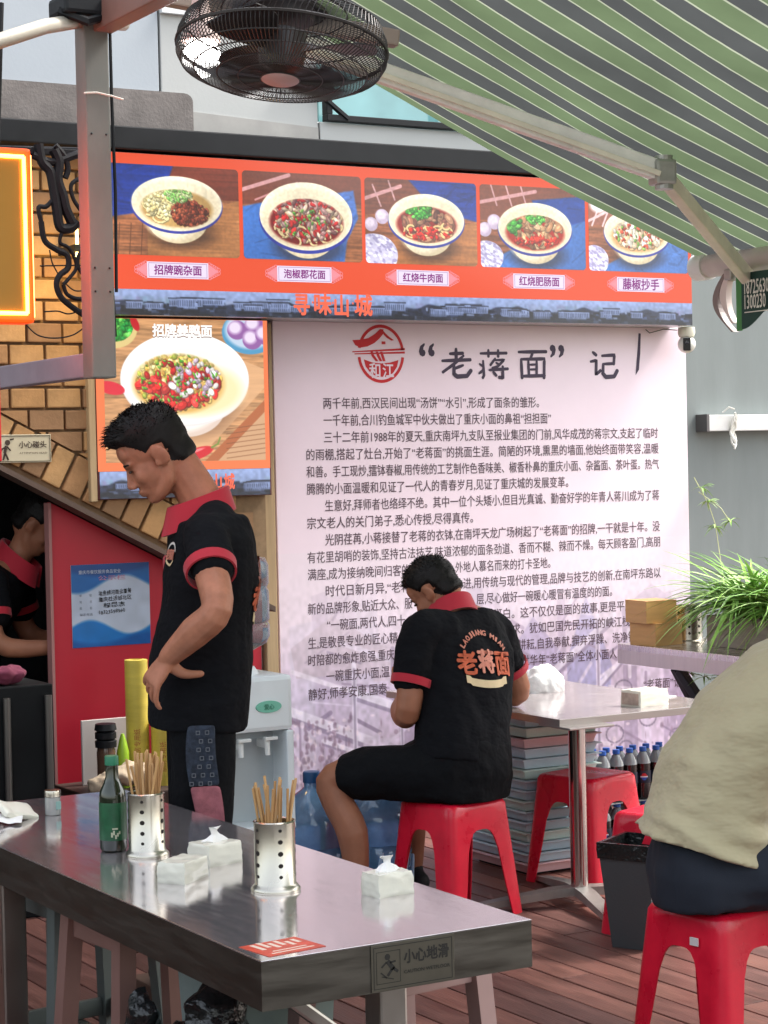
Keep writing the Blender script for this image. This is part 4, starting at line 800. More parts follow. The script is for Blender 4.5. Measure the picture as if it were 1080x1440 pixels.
wlp = thing('wall_lamp', 'warm glowing tube lamp lighting the bricks behind the scroll bracket', 'lamp', (3.05, 7.62, 2.40))
MB().tube([(3.035, 7.62, 2.44), (3.035, 7.62, 2.60)], 0.006, 10).build('tube', mat('warm_glow', (1, 0.8, 0.4), 0.3, emit=(1.0, 0.70, 0.22), estr=3.0), wlp)
MB().box((3.035, 7.70, 2.52), (0.03, 0.18, 0.03), 0.004).box((3.035, 7.62, 2.61), (0.03, 0.03, 0.02), 0.003).build('holder', M_black, wlp)
ld = bpy.data.lights.new('wall_lamp_light', 'POINT'); ld.energy = 1.4; ld.color = (1.0, 0.62, 0.16); ld.shadow_soft_size = 0.06
lo = bpy.data.objects.new('wall_lamp_light', ld); C.objects.link(lo); lo.parent = wlp; lo.location = (-0.05, -0.06, 0.02)

# ------------------------------------------------------------------ lit bulb and big cage fan
lb = thing('bulb_lamp', 'bright white bulb under a pale shade behind the fan', 'lamp', (2.31, 4.90, 2.66))
MB().ell((2.31, 4.90, 2.715), (0.050, 0.050, 0.055), nu=24, nv=16).build('bulb', mat('bulb_glow', (1, 1, 1), 0.3, emit=(1, 0.98, 0.95), estr=5.0), lb, smooth=True)
MB().lathe([(0.052, 2.755), (0.046, 2.785), (0.028, 2.82), (0.022, 2.86), (0.02, 2.90)], 20, (2.31, 4.90, 0)).build('shade', mat('shade_pink', (0.55, 0.42, 0.38), 0.5), lb, smooth=True)
MB().tube([(2.31, 4.90, 2.90), (2.31, 4.90, 3.2)], 0.006, 6).build('cord', M_black, lb)

fan = thing('ceiling_fan', 'large round black cage fan hanging face down at the top', 'fan', (0, 0, 0))
FC = Vector((2.262, 4.352, 2.628)); ax = (Vector((0, 0, 1)) + Vector((-math.sin(YAW), -math.cos(YAW), 0)) * -0.17 + r0 * 0.075).normalized()
fx = r0 - ax * r0.dot(ax); fx.normalize(); fy = ax.cross(fx); FM = Matrix((fx, fy, ax)).transposed().to_4x4(); FM.translation = FC
M_cage = mat('cage_black', (0.030, 0.026, 0.026), 0.35, 0.4); M_blade = mat('blade_dark', (0.028, 0.024, 0.025), 0.35, var=0.2, vscale=8)
front = [(0.250, 0.0), (0.249, -0.02), (0.238, -0.040), (0.205, -0.056), (0.15, -0.066), (0.10, -0.070), (0.046, -0.072)]
rear = [(0.250, 0.0), (0.248, 0.025), (0.235, 0.055), (0.20, 0.078), (0.15, 0.09), (0.10, 0.095), (0.07, 0.097)]
for nm, prof, nw, tw in (('front_guard', front, 150, 0.0), ('rear_guard', rear, 110, 0.55)):
    mb = MB()
    for k in range(nw):
        a = 2 * math.pi * k / nw; pts = []
        for i, (r_, z_) in enumerate(prof): aa = a + tw * (i / (len(prof) - 1)) ** 1.5; pts.append((r_ * math.cos(aa), r_ * math.sin(aa), z_))
        mb.tube(pts, 0.0012, 4, cap=False)
    for r_, z_, w in [(prof[0][0], 0, 0.0045 if nm == 'front_guard' else 0.002), (prof[2][0], prof[2][1], 0.0018), (prof[3][0], prof[3][1], 0.0018), (prof[4][0], prof[4][1], 0.0018), (prof[5][0], prof[5][1], 0.002), (prof[6][0], prof[6][1], 0.003)]:
        mb.tube([(r_ * math.cos(t * 2 * math.pi / 48), r_ * math.sin(t * 2 * math.pi / 48), z_) for t in range(49)], w, 5, cap=False)
    o = mb.xf(FM).build(nm, M_cage, fan); o['kind'] = 'stuff'
mb = MB().lathe([(0.0, -0.078), (0.040, -0.078), (0.047, -0.073), (0.047, -0.066), (0.0, -0.066)], 28).xf(FM); mb.build('centre_badge', mat('badge_pink', (0.50, 0.38, 0.38), 0.4), fan, smooth=True)
for k in range(3):
    a0 = 2 * math.pi * k / 3; rows2 = []
    for i in range(9):
        r_ = 0.05 + 0.175 * i / 8; wd_ = 0.32 + 0.42 * math.sin(math.pi * (0.15 + 0.75 * i / 8)); row_ = []
        for j in range(7): aa = a0 + (j / 6 - 0.5) * wd_ * 1.35; row_.append((r_ * math.cos(aa), r_ * math.sin(aa), 0.012 + 0.034 * (j / 6 - 0.5) * (1.2 - 0.4 * i / 8)))
        rows2.append(row_)
    me_ = evaluated(MB().loft(rows2, cap=False, closed=False).xf(FM).mesh('blade'), [('SOLIDIFY', dict(thickness=0.003))]); link('blade', me_, M_blade, fan, smooth=True)
MB().lathe([(0.0, -0.055), (0.05, -0.05), (0.058, -0.01), (0.056, 0.04), (0.0, 0.04)], 24).xf(FM).build('hub', M_blade, fan, smooth=True)
MB().lathe([(0.0, 0.07), (0.072, 0.075), (0.078, 0.11), (0.07, 0.18), (0.04, 0.21), (0.0, 0.21)], 24).xf(FM).build('motor', M_blade, fan, smooth=True)
top = FM @ Vector((0, 0, 0.2))
MB().tube([top, (top.x, top.y, 3.25)], 0.046, 18).build('pole', mat('pole_dark', (0.035, 0.048, 0.048), 0.45), fan, smooth=True)
MB().tube([FM @ Vector((0.05, 0.0, 0.19)), (top.x + 0.07, top.y - 0.03, 3.2)], 0.008, 6).build('cable', M_black, fan, smooth=True)

# ------------------------------------------------------------------ steel table in the foreground
def steel(name, col=(0.52, 0.49, 0.47), rough=0.16, rv=0.08, st=(1, 14, 1), metal=1.0):
    return mat(name, col, rough, metal, var=0.06, vscale=5, stretch=st, rvar=rv, bump=0.06, bscale=14, bstretch=st, bdist=0.002)
M_top = steel('table_steel', (0.80, 0.75, 0.78), 0.12, 0.05, (6, 1, 1), 0.90); M_apron = steel('apron_steel', (0.15, 0.14, 0.125), 0.40, 0.10, (1, 1, 8)); M_leg = steel('leg_steel', (0.50, 0.48, 0.45), 0.35)
nt1 = thing('steel_table', 'long stainless steel table in the foreground set with chopsticks and tissues', 'table', (2.07, 4.5, 0))
TX0, TX1, TY0, TY1, TZ = 1.757, 2.385, 3.555, 5.72, 0.69
MB().box(((TX0 + TX1) / 2, (TY0 + TY1) / 2, TZ - 0.0015), (TX1 - TX0, TY1 - TY0, 0.003), 0.001).build('top', M_top, nt1)
ap = 0.096
for nm, c, s_ in (('apron', ((TX0 + TX1) / 2, TY0 + 0.0015, TZ - ap / 2 - 0.003), (TX1 - TX0, 0.003, ap)), ('apron', (TX0 + 0.0015, (TY0 + TY1) / 2, TZ - ap / 2 - 0.003), (0.003, TY1 - TY0 - 0.006, ap)), ('apron', (TX1 - 0.0015, (TY0 + TY1) / 2, TZ - ap / 2 - 0.003), (0.003, TY1 - TY0 - 0.006, ap))):
    MB().box(c, s_).build(nm, M_apron, nt1)
for x, y in ((2.115, 3.70), (2.07, 5.45), (1.80, 5.10)): MB().box((x, y, 0.297), (0.066, 0.066, 0.594), 0.006).build('leg', M_leg, nt1)
bar_between((1.90, 3.72, 0.56), (2.10, 3.72, 0.40), 0.03, 0.03).build('brace', M_leg, nt1)
bar_between((2.07, 3.74, 0.12), (2.07, 5.42, 0.12), 0.03, 0.03).build('stretcher', M_leg, nt1)
cp = thing('tmp', '', '', (0, 0, 0)); bpy.data.objects.remove(cp)
yk = TY0 - 0.003
pl = MB().box((2.096, TY0 - 0.0015, 0.6395), (0.194, 0.002, 0.094), 0.0008).build('caution_plate', mat('plate_steel', (0.10, 0.09, 0.07), 0.45, 0.5, var=0.12, vscale=9), nt1); pl['label'] = 'engraved wet floor caution plate on the table end'
M_eng = mat('engraved_black', (0.015, 0.014, 0.012), 0.6)
bd = MB()
def rect_line(mb, x0, x1, z0, z1, w, y):
    for a, b, c, d in ((x0, x1, z0, z0 + w), (x0, x1, z1 - w, z1), (x0, x0 + w, z0 + w, z1 - w), (x1 - w, x1, z0 + w, z1 - w)): mb.add([(a, y, c), (b, y, c), (b, y, d), (a, y, d)], [(0, 1, 2, 3)])
rect_line(bd, 2.004, 2.188, 0.5975, 0.6815, 0.0016, yk); rect_line(bd, 2.010, 2.066, 0.607, 0.672, 0.0014, yk)
bd.build('border', M_eng, pl)
fg = MB()
fg.add([(2.036 + 0.0065 * math.cos(k * 0.63), yk, 0.660 + 0.0065 * math.sin(k * 0.63)) for k in range(10)], [tuple(range(10))])
for a, b, w in (((2.036, 0.652), (2.050, 0.634), 0.010), ((2.048, 0.637), (2.060, 0.628), 0.006), ((2.046, 0.634), (2.036, 0.622), 0.006), ((2.034, 0.65), (2.022, 0.640), 0.004), ((2.042, 0.648), (2.055, 0.650), 0.004), ((2.020, 0.630), (2.034, 0.618), 0.003), ((2.022, 0.622), (2.050, 0.614), 0.002)):
    p, q_ = Vector((a[0], yk, a[1])), Vector((b[0], yk, b[1])); t = (q_ - p).normalized(); nn_ = Vector((-t.z, 0, t.x)) * w / 2; fg.add([p + nn_, p - nn_, q_ - nn_, q_ + nn_], [(0, 1, 2, 3)])
fg.build('pictogram', M_eng, pl)
text_wall('小心地滑', 2.074, 2.180, 0.655, 0.030, yk, 0.03).build('lettering', M_eng, pl); text_wall('CAUTION WETFLOOR', 2.074, 2.182, 0.625, 0.010, yk, 0.01).build('lettering', M_eng, pl)
stk = MB().box((1.845, 3.637, TZ + 0.0006), (0.135, 0.11, 0.0006), rz=0.12).build('sticker', mat('sticker_red', (0.55, 0.06, 0.03), 0.35, var=0.2, vscale=30), nt1); stk['label'] = 'red sticker with pale print at the table corner'
wl_ = MB()
for k in range(6): wl_.box((1.80 + 0.018 * k, 3.655 + 0.012 * (k % 2), TZ + 0.0012), (0.010, 0.05 - 0.004 * k, 0.0004), rz=0.12)
wl_.box((1.85, 3.60, TZ + 0.0012), (0.10, 0.006, 0.0004), rz=0.12).box((1.85, 3.615, TZ + 0.0012), (0.08, 0.005, 0.0004), rz=0.12).build('print', mat('sticker_print', (0.7, 0.55, 0.45), 0.4), stk)

# chopstick holders: perforated steel cup on a flared foot
M_cup = mat('cup_steel', (0.50, 0.47, 0.41), 0.26, 1.0, var=0.05, vscale=3, rvar=0.08, bump=0.04, bscale=9, bstretch=(1, 1, 10), bdist=0.002); M_hole = mat('hole_dark', (0.012, 0.008, 0.006), 0.8)
def chop_holder(loc, h, r_, rz, label, n, seed, cat='chopstick holder', where='', fan_=0.5):
    t = thing('chopstick_holder', label, cat, loc, 0, 'perforated steel chopstick holders')
    prof = [(r_ * 1.2, 0), (r_ * 1.22, 0.006), (r_ * 1.10, 0.013), (r_ * 1.0, 0.018), (r_, h), (r_ - 0.0035, h), (r_ - 0.0035, 0.02), (0.0, 0.02)]
    MB().lathe(prof, 40).build('cup', M_cup, t, smooth=True, local=True, angle=50)
    MB().lathe([(r_ - 0.001, h - 0.002), (r_ + 0.002, h), (r_ - 0.001, h + 0.0025), (r_ - 0.005, h)], 40, cap=False).build('rim', M_cup, t, smooth=True, local=True)
    for a in [rz + k * math.pi / 2.5 for k in range(5)]:
        for j, (f, s_) in enumerate(((0.90, 0.0042), (0.74, 0.0058), (0.57, 0.0064), (0.40, 0.0058), (0.24, 0.0044))):
            if not (math.cos(a + R(120)) > -0.2): continue
            d = Vector((math.cos(a), math.sin(a), 0)); tg = Vector((-d.y, d.x, 0)); zc = h * f
            MB().add([d * (r_ + 0.0006) + tg * (s_ * math.cos(k * 0.785)) + Vector((0, 0, zc + s_ * 0.9 * math.sin(k * 0.785))) for k in range(8)], [tuple(range(8))]).build('hole', M_hole, t, local=True)
    q = random.Random(seed); cm = None
    M_ch = [mat('bamboo_%d' % i, c, 0.55, var=0.15, vscale=14, stretch=(1, 1, 0.2)) for i, c in enumerate([(0.50, 0.29, 0.12), (0.44, 0.24, 0.095), (0.56, 0.34, 0.16)])]
    for i in range(n):
        a = q.uniform(0, 6.28); rr_ = (r_ - 0.009) * math.sqrt(q.random()); L = q.uniform(0.205, 0.235)
        if fan_ > 0.8: k3 = i % 3; a2 = [math.pi * 0.83, -0.5, -0.15][k3] + q.uniform(-0.25, 0.25); tilt = [0.022, 0.004, 0.020][k3] * 1.5 + q.uniform(-0.008, 0.008)
        else: a2 = q.uniform(0, 6.28); tilt = q.uniform(0, 0.012) if i > 4 else 0.035
        base_ = Vector((rr_ * 0.75 * math.cos(a), rr_ * 0.75 * math.sin(a), 0.024)); lim = r_ - 0.007
        tp = base_ + Vector((math.cos(a2 - R(30)) * tilt, math.sin(a2 - R(30)) * tilt, h))
        hor = Vector((tp.x, tp.y, 0))
        if hor.length > lim: tp.x *= lim / hor.length; tp.y *= lim / hor.length
        dr = (tp - base_).normalized(); tip = base_ + dr * L
        o = MB().tube([base_, tip], [0.0026, 0.0034], 6).build('chopstick', M_ch[i % 3]); o.location = loc
        tag(o, 'thin bamboo chopstick standing in the ' + where, 'chopstick', 'chopsticks in the ' + where)
    return t
chop_holder((2.016, 4.699, TZ), 0.155, 0.045, 0.3, 'steel chopstick holder packed with upright chopsticks beside the dark green bottle', 26, 5, where='full holder beside the green bottle', fan_=0.3)
chop_holder((2.084, 4.134, TZ), 0.157, 0.0465, 0.75, 'steel chopstick holder with fanned-out chopsticks nearest the camera', 20, 9, where='nearer holder with fanned sticks', fan_=1.0)

# dark green bottle
gb = thing('glass_bottle', 'dark green glass bottle with a green cap on the steel table', 'bottle', (1.974, 4.812, TZ))
M_bot = mat('bottle_glass', (0.012, 0.020, 0.010), 0.08, spec=0.6, coat=0.5)
MB().lathe([(0.0, 0), (0.030, 0.001), (0.034, 0.008), (0.034, 0.135), (0.031, 0.152), (0.021, 0.172), (0.0165, 0.185), (0.0155, 0.222), (0.0, 0.224)], 32).build('body', M_bot, gb, True, True, 60)
MB().lathe([(0.0, 0.240), (0.0165, 0.239), (0.0175, 0.236), (0.0175, 0.216), (0.0, 0.216)], 24).build('cap', mat('cap_green', (0.02, 0.17, 0.09), 0.4), gb, True, True)
MB().lathe([(0.0345, 0.03), (0.0348, 0.032), (0.0348, 0.122), (0.0345, 0.124)], 32, cap=False).build('label', mat('label_green', (0.012, 0.085, 0.035), 0.4, var=0.3, vscale=30), gb, True, True)
lg = MB()
for k in range(5):
    a = R(-118 + 8 * k); lg.box((0.0352 * math.cos(a), 0.0352 * math.sin(a), 0.045 + 0.006 * math.sin(k * 2.1)), (0.0006, 0.0045, 0.012 - 0.001 * k), rz=a)
lg.box((0.0352 * math.cos(R(-105)), 0.0352 * math.sin(R(-105)), 0.060), (0.0006, 0.014, 0.004), rz=R(-105)).build('label_print', mat('label_cream', (0.55, 0.55, 0.40), 0.5), gb, local=True)

# tissues
M_tis = mat('tissue_pack', (0.74, 0.72, 0.62), 0.35, var=0.04, vscale=9, bump=0.05, bscale=60, coat=0.5); M_tis2 = mat('tissue_print', (0.40, 0.31, 0.26), 0.5, var=0.3, vscale=22); M_paper = mat('tissue_paper', (0.78, 0.77, 0.76), 0.8, bump=0.2, bscale=40)
def tissue_pack(loc, rz, size, label, seed, tuft=True, printed=None, film=0.0022):
    t = thing('tissue_pack', label, 'tissue pack', loc, 0, 'tissue packs on the tables')
    bm = bmesh.new(); bmesh.ops.create_cube(bm, size=1); bmesh.ops.subdivide_edges(bm, edges=bm.edges, cuts=9, use_grid_fill=True)
    Rz = Matrix.Rotation(rz, 3, 'Z')
    for v in bm.verts:
        x, y, z = v.co; k = 1 - 0.10 * (2 * z) * 0.5 if z > 0 else 1
        p = Vector((x * size[0] * k, y * size[1] * k, (z + 0.5) * size[2] + (0.004 * noise.noise(Vector((x * 4 + seed, y * 4, 1))) if z > 0.1 else 0)))
        e = sum(1 for q_ in (abs(x), abs(y), abs(z)) if q_ > 0.49)
        if e >= 2: p.x *= 0.975; p.y *= 0.975
        p.x += film * noise.noise(Vector((x * 5, y * 5 + seed, z * 5))); p.y += film * noise.noise(Vector((x * 5 + 9, y * 5 + seed, z * 5)))
        v.co = Rz @ p
    me = bpy.data.meshes.new('pack'); bm.to_mesh(me); bm.free(); link('pack', me, M_tis, t, True, True, 50)
    if tuft:
        mb = MB(); q = random.Random(seed); rings = []
        for i in range(6):
            rr_ = 0.018 + 0.006 * math.sin(i * 1.4) - 0.002 * i; rings.append([Rz @ Vector((rr_ * 1.5 * math.cos(a * 0.524) * (1 + 0.3 * q.uniform(-1, 1)), rr_ * 0.6 * math.sin(a * 0.524) * (1 + 0.4 * q.uniform(-1, 1)), size[2] - 0.004 + 0.0075 * i + q.uniform(-0.003, 0.003))) for a in range(12)])
        mb.loft(rings).build('tissue', M_paper, t, True, True, 30)
    if printed:
        sx = printed; mb = MB().box((sx * (size[0] / 2 + 0.001), 0, size[2] * 0.48), (0.002, size[1] * 0.82, size[2] * 0.72)); mb.xf(Matrix.Rotation(rz, 4, 'Z')).build('printed_end', M_tis2, t, local=True)
    return t
tissue_pack((1.965, 4.375, TZ), R(36), (0.115, 0.075, 0.048), 'crushed white tissue pack lying left of the paired packs', 3, False)
tissue_pack((2.112, 4.512, TZ), R(14), (0.105, 0.085, 0.052), 'white tissue pack pushed against the back table edge', 8, True)
tissue_pack((2.272, 3.957, TZ), R(6), (0.098, 0.07, 0.050), 'white tissue pack with a pulled tissue near the table corner', 12, True)
# torn pack at the far left with spilled paper
tp = thing('torn_tissue_pack', 'torn open tissue pack with loose paper at the left frame edge', 'tissue pack', (1.915, 5.43, TZ))
for k, (dx, dy, dz, rx, ry, rz_, w, h) in enumerate([(0.02, -0.03, 0.035, 0.5, 0.25, 0.3, 0.13, 0.07), (-0.05, 0.02, 0.055, 0.9, -0.2, 0.9, 0.10, 0.09), (-0.04, -0.06, 0.018, 0.15, 0.1, -0.4, 0.12, 0.08)]):
    rings = [[(w * (u / 7 - 0.5), h * (v_ / 5 - 0.5), 0.010 * noise.noise(Vector((u * 0.7, v_ * 0.7, k * 3.1)))) for v_ in range(6)] for u in range(8)]
    Mx = Matrix.Translation((dx, dy, dz)) @ Matrix.Rotation(rz_, 4, 'Z') @ Matrix.Rotation(rx, 4, 'X') @ Matrix.Rotation(ry, 4, 'Y')
    me = evaluated(MB().loft(rings, cap=False, closed=False).xf(Mx).mesh('sheet'), [('SOLIDIFY', dict(thickness=0.004 if k else 0.02)), ('SUBSURF', dict(levels=1))]); link('sheet', me, M_paper if k else M_tis, tp, True, True)
jar = thing('salt_jar', 'small clear glass jar with a steel lid on the table', 'jar', (2.045, 5.42, TZ))
MB().lathe([(0.0, 0.0), (0.021, 0.001), (0.022, 0.004), (0.0215, 0.050), (0.0, 0.052)], 24).build('body', mat('jar_glass', (0.55, 0.56, 0.54), 0.1, spec=0.6, trans=0.4), jar, True, True, 60)
MB().lathe([(0.0, 0.070), (0.0225, 0.069), (0.0235, 0.066), (0.0235, 0.052), (0.0, 0.0515)], 24).build('lid', M_cup, jar, True, True)
MB().box((0.009, -0.0205, 0.028), (0.016, 0.003, 0.022), rz=0.35).build('label', mat('jar_label', (0.25, 0.42, 0.40), 0.5), jar, local=True)

# ------------------------------------------------------------------ plastic stools
def stool_mesh(b=0.186, t=0.143, h=0.42, ah=0.80, op=0.56, sq=3.6):
    cols = []; ncol = 22; mb = MB(); rows_ = 12
    for side in range(4):
        for k in range(ncol):
            u = -1 + 2 * k / ncol; au = abs(u); t0 = ah * max(0, 1 - (au / op) ** sq) ** 0.42 if au < op else 0.0; cols.append((side, u, t0))
    rings = []
    def pt(side, u, tt, inset=0.0):
        a = b + (t - b) * tt - inset; rc = a * 0.24
        x = u * a
        lim = a - rc
        if abs(x) > lim: ex = (abs(x) - lim) / rc; ang_ = ex * math.pi / 4; xx = math.copysign(lim + rc * math.sin(ang_), x); yy = -a + rc * (1 - math.cos(ang_))
        else: xx, yy = x, -a
        c_, s_ = [(1, 0), (0, 1), (-1, 0), (0, -1)][side]; return (xx * c_ - yy * s_, xx * s_ + yy * c_)
    for i in range(rows_ + 1):
        r_ = []
        for side, u, t0 in cols: tt = t0 + (1 - t0) * (i / rows_); x, y = pt(side, u, tt * 0.96); r_.append((x, y, h * 0.96 * tt))
        rings.append(r_)
    for ins, zz in ((0.004, 0.985), (0.012, 0.998), (0.024, 1.0), (0.04, 0.992), (0.06, 0.985), (0.10, 0.984), (0.125, 0.984)):
        rings.append([(*pt(side, u, 1, ins), h * zz) for side, u, t0 in cols])
    mb.loft(rings, cap=False); n = len(cols); k0 = len(mb.v) - n; mb.f.append(tuple(range(k0, k0 + n))); mb.mi.append(0)
    return evaluated(mb.mesh('seat_and_legs'), [('SOLIDIFY', dict(thickness=0.006, offset=-1))])
M_stool = mat('stool_red', (0.64, 0.007, 0.032), 0.34, var=0.13, vscale=11, detail=9, bump=0.05, bscale=60, rvar=0.14)
sm_red = stool_mesh(); stool0 = None
def stool(loc, rz, label, material=M_stool, grp='red plastic stools', me=None, scale=1.0):
    t = thing('plastic_stool', label, 'stool', loc, rz, grp)
    m_ = (me or sm_red).copy(); o = link('shell', m_, material, t, True, True, 50); o.name = 'shell'; t.scale = (scale,) * 3
    return t
s1 = stool((3.96, 6.40, 0), R(10), 'red plastic stool under the seated man in black')
s2 = stool((4.70, 6.60, 0), R(14), 'red plastic stool standing empty behind the round table leg')
s3 = stool((3.600, 4.447, 0), R(8), 'red plastic stool under the man in the khaki shirt')
s4 = stool((4.42, 5.72, 0), R(20), 'red plastic stool half hidden behind the khaki shirt and the bin')
MB().box((-0.158, -0.06, 0.345), (0.004, 0.03, 0.022), 0.001).build('price_tag', mat('tag_white', (0.7, 0.68, 0.66), 0.5), s3, local=True)
def frame_stool(loc, rz, col, label):
    t = thing('plastic_stool', label, 'stool', loc, rz, 'pale plastic stools under the steel table')
    M_ = mat('stool_pale_' + col, {'pink': (0.34, 0.19, 0.16), 'grey': (0.17, 0.20, 0.19), 'rose': (0.42, 0.27, 0.25)}[col], 0.45, var=0.08, vscale=6)
    H = 0.585; A = 0.17; B = 0.135
    MB().box((0, 0, H - 0.012), (2 * B + 0.02, 2 * B + 0.02, 0.024), 0.01).build('seat', M_, t, local=True)
    for sx in (-1, 1):
        for sy in (-1, 1): MB().loft([[(sx * a + dx, sy * a + dy, z) for dx, dy in ((-.022, -.022), (.022, -.022), (.022, .022), (-.022, .022))] for a, z in ((A, 0), (B, H - 0.024))]).build('leg', M_, t, local=True)
    for k in range(4):
        c, s_ = [(1, 0), (0, 1), (-1, 0), (0, -1)][k]
        for z, hh in ((0.16, 0.05), (H - 0.06, 0.08)):
            a = A + (B - A) * z / H; MB().box((0, -a, z), (2 * a - 0.044, 0.014, hh), 0.004).xf(Matrix.Rotation(k * math.pi / 2, 4, 'Z')).build('rail', M_, t, local=True)
    return t
frame_stool((2.02, 4.72, 0), R(5), 'pink', 'pinkish beige plastic stool under the steel table')
frame_stool((2.02, 5.16, 0), R(6), 'grey', 'grey green plastic stool tucked behind the beige one')
frame_stool((2.30, 4.00, 0), R(8), 'rose', 'pale rose plastic stool behind the table end leg')

# rubbish: bags, bins
M_bag = mat('bag_black', (0.010, 0.012, 0.013), 0.22, var=0.3, vscale=12, bump=0.8, bscale=18, bdist=0.02, coat=0.3)
def bag(loc, r_, h, seed, label):
    me = fuse(MB().ell((0, 0, h * 0.42), (r_, r_ * 0.9, h * 0.42)).limb([(0, 0, h * 0.6), (0.01, 0, h * 0.85), (0.02, 0.01, h)], [r_ * 0.6, r_ * 0.32, r_ * 0.25]), 0.014, 3)
    crumple(me, 0.035, 9, seed); crumple(me, 0.012, 30, seed + 3); zmin = min(v.co.z for v in me.vertices)
    for v in me.vertices: v.co.z -= zmin
    o = link('rubbish_bag', me, M_bag, smooth=True); o.location = loc; return tag(o, label, 'rubbish bag', 'black rubbish bags under the steel table')
bag((1.93, 4.12, 0), 0.17, 0.52, 2, 'larger black rubbish bag bulging under the table near its end'); bag((1.80, 4.26, 0), 0.13, 0.44, 7, 'lower black rubbish bag beside the beige stool')
def tub(name, loc, rz, w0, w1, d0, d1, h, M_, label, cat='bin', th=0.006, M_in=None):
    t = thing(name, label, cat, loc, rz); o_ = [[(-w * .5, -d * .5, z), (w * .5, -d * .5, z), (w * .5, d * .5, z), (-w * .5, d * .5, z)] for w, d, z in ((w0, d0, 0), (w1, d1, h), (w1 - 2 * th, d1 - 2 * th, h), (w0 - 2 * th, d0 - 2 * th, 0.01))]
    MB().loft(o_).build('body', M_, t, local=True)
    rim = [[(-w * .5, -d * .5, z), (w * .5, -d * .5, z), (w * .5, d * .5, z), (-w * .5, d * .5, z)] for w, d, z in ((w1 + 0.002, d1 + 0.002, h - 0.05), (w1 + 0.006, d1 + 0.006, h - 0.02), (w1 + 0.006, d1 + 0.006, h + 0.004), (w1 - 0.02, d1 - 0.02, h + 0.004), (w1 - 0.03, d1 - 0.03, h - 0.1))]
    if M_in: MB().loft(rim, cap=False).build('liner', M_in, t, local=True)
    return t
tub('waste_bin', (4.20, 5.60, 0), R(28), 0.15, 0.225, 0.14, 0.20, 0.355, mat('bin_charcoal', (0.055, 0.06, 0.065), 0.6, bump=0.1, bscale=120), 'charcoal tapered waste bin beside the table leg and khaki shirt', M_in=M_bag)
tub('waste_bin', (2.12, 4.32, 0), R(4), 0.22, 0.26, 0.24, 0.28, 0.46, mat('bin_mint', (0.33, 0.42, 0.40), 0.5, var=0.1), 'pale mint bin under the steel table behind the bags')
tub('waste_bin', (2.33, 3.99, 0.0), R(10), 0.14, 0.17, 0.14, 0.17, 0.335, M_black, 'small black bin standing under the rose stool')

# ------------------------------------------------------------------ middle table on a pedestal leg
M_lam = mat('laminate_top', (0.40, 0.355, 0.36), 0.16, 0.35, var=0.08, vscale=7, rvar=0.05); M_edge = mat('laminate_edge', (0.40, 0.36, 0.34), 0.3, 0.7)
mt = thing('pedestal_table', 'grey topped table on a steel pedestal beside the seated man', 'table', (4.6, 6.7, 0)); CX0, CX1, CY0, CY1, CZ = 4.295, 5.08, 6.19, 7.45, 0.70
MB().box(((CX0 + CX1) / 2, (CY0 + CY1) / 2, CZ - 0.012), (CX1 - CX0, CY1 - CY0, 0.024), 0.003).build('top', M_lam, mt)
for c, s_ in ((((CX0 + CX1) / 2, CY0 - 0.001, CZ - 0.014), (CX1 - CX0 + 0.006, 0.004, 0.026)), ((CX0 - 0.001, (CY0 + CY1) / 2, CZ - 0.014), (0.004, CY1 - CY0, 0.026))): MB().box(c, s_, 0.001).build('edge_band', M_edge, mt)
M_tube = steel('pedestal_steel', (0.50, 0.44, 0.42), 0.16)
for lx, ly in ((4.39, 6.22), (4.7, 7.2)):
    MB().tube([(lx, ly, 0.06), (lx, ly, CZ - 0.024)], 0.032, 24).build('leg', M_tube, mt, True); MB().box((lx, ly, CZ - 0.03), (0.2, 0.2, 0.008), 0.002).build('plate', M_edge, mt)
    for k in range(4):
        d = Vector((math.cos(k * math.pi / 2 - 0.30), math.sin(k * math.pi / 2 - 0.30), 0)); L = 0.50 if ly < 7 else 0.25; s_ = Vector((-d.y, d.x, 0)); p0 = Vector((lx, ly, 0)); rg = []
        for f, w, zt, zb in ((0.0, 0.030, 0.075, 0.045), (0.10, 0.030, 0.072, 0.040), (L * 0.95, 0.022, 0.022, 0.004), (L, 0.018, 0.016, 0.0)): c_ = p0 + d * f; rg.append([c_ + s_ * w + Vector((0, 0, zt)), c_ - s_ * w + Vector((0, 0, zt)), c_ - s_ * w + Vector((0, 0, zb)), c_ + s_ * w + Vector((0, 0, zb))])
        MB().loft(rg).build('foot', mat('foot_grey', (0.34, 0.33, 0.31), 0.4, 0.6, var=0.15, vscale=9), mt)
tissue_pack((4.80, 6.345, CZ), R(8), (0.155, 0.11, 0.062), 'tissue pack with a brown printed end on the pedestal table', 21, False, printed=-1)
dome = fuse(MB().ell((0, 0, 0.02), (0.10, 0.075, 0.085)).ell((0.02, 0.01, 0.08), (0.04, 0.035, 0.03)), 0.007, 4); crumple(dome, 0.010, 22, 4)
for v in dome.vertices: v.co.z = max(0.0, v.co.z)
dm = thing('tissue_bag', 'domed white plastic bag of tissues on the pedestal table', 'bag', (4.775, 7.0, CZ)); link('bag', dome, mat('film_white', (0.72, 0.71, 0.70), 0.25, bump=0.3, bscale=30, coat=0.4), dm, True, True)
tag(MB().box((5.0, 6.50, CZ + 0.002), (0.12, 0.07, 0.003), 0.001, rz=0.4).build('paper_slip', M_paper), 'flat white paper slip near the right edge of the pedestal table', 'paper')

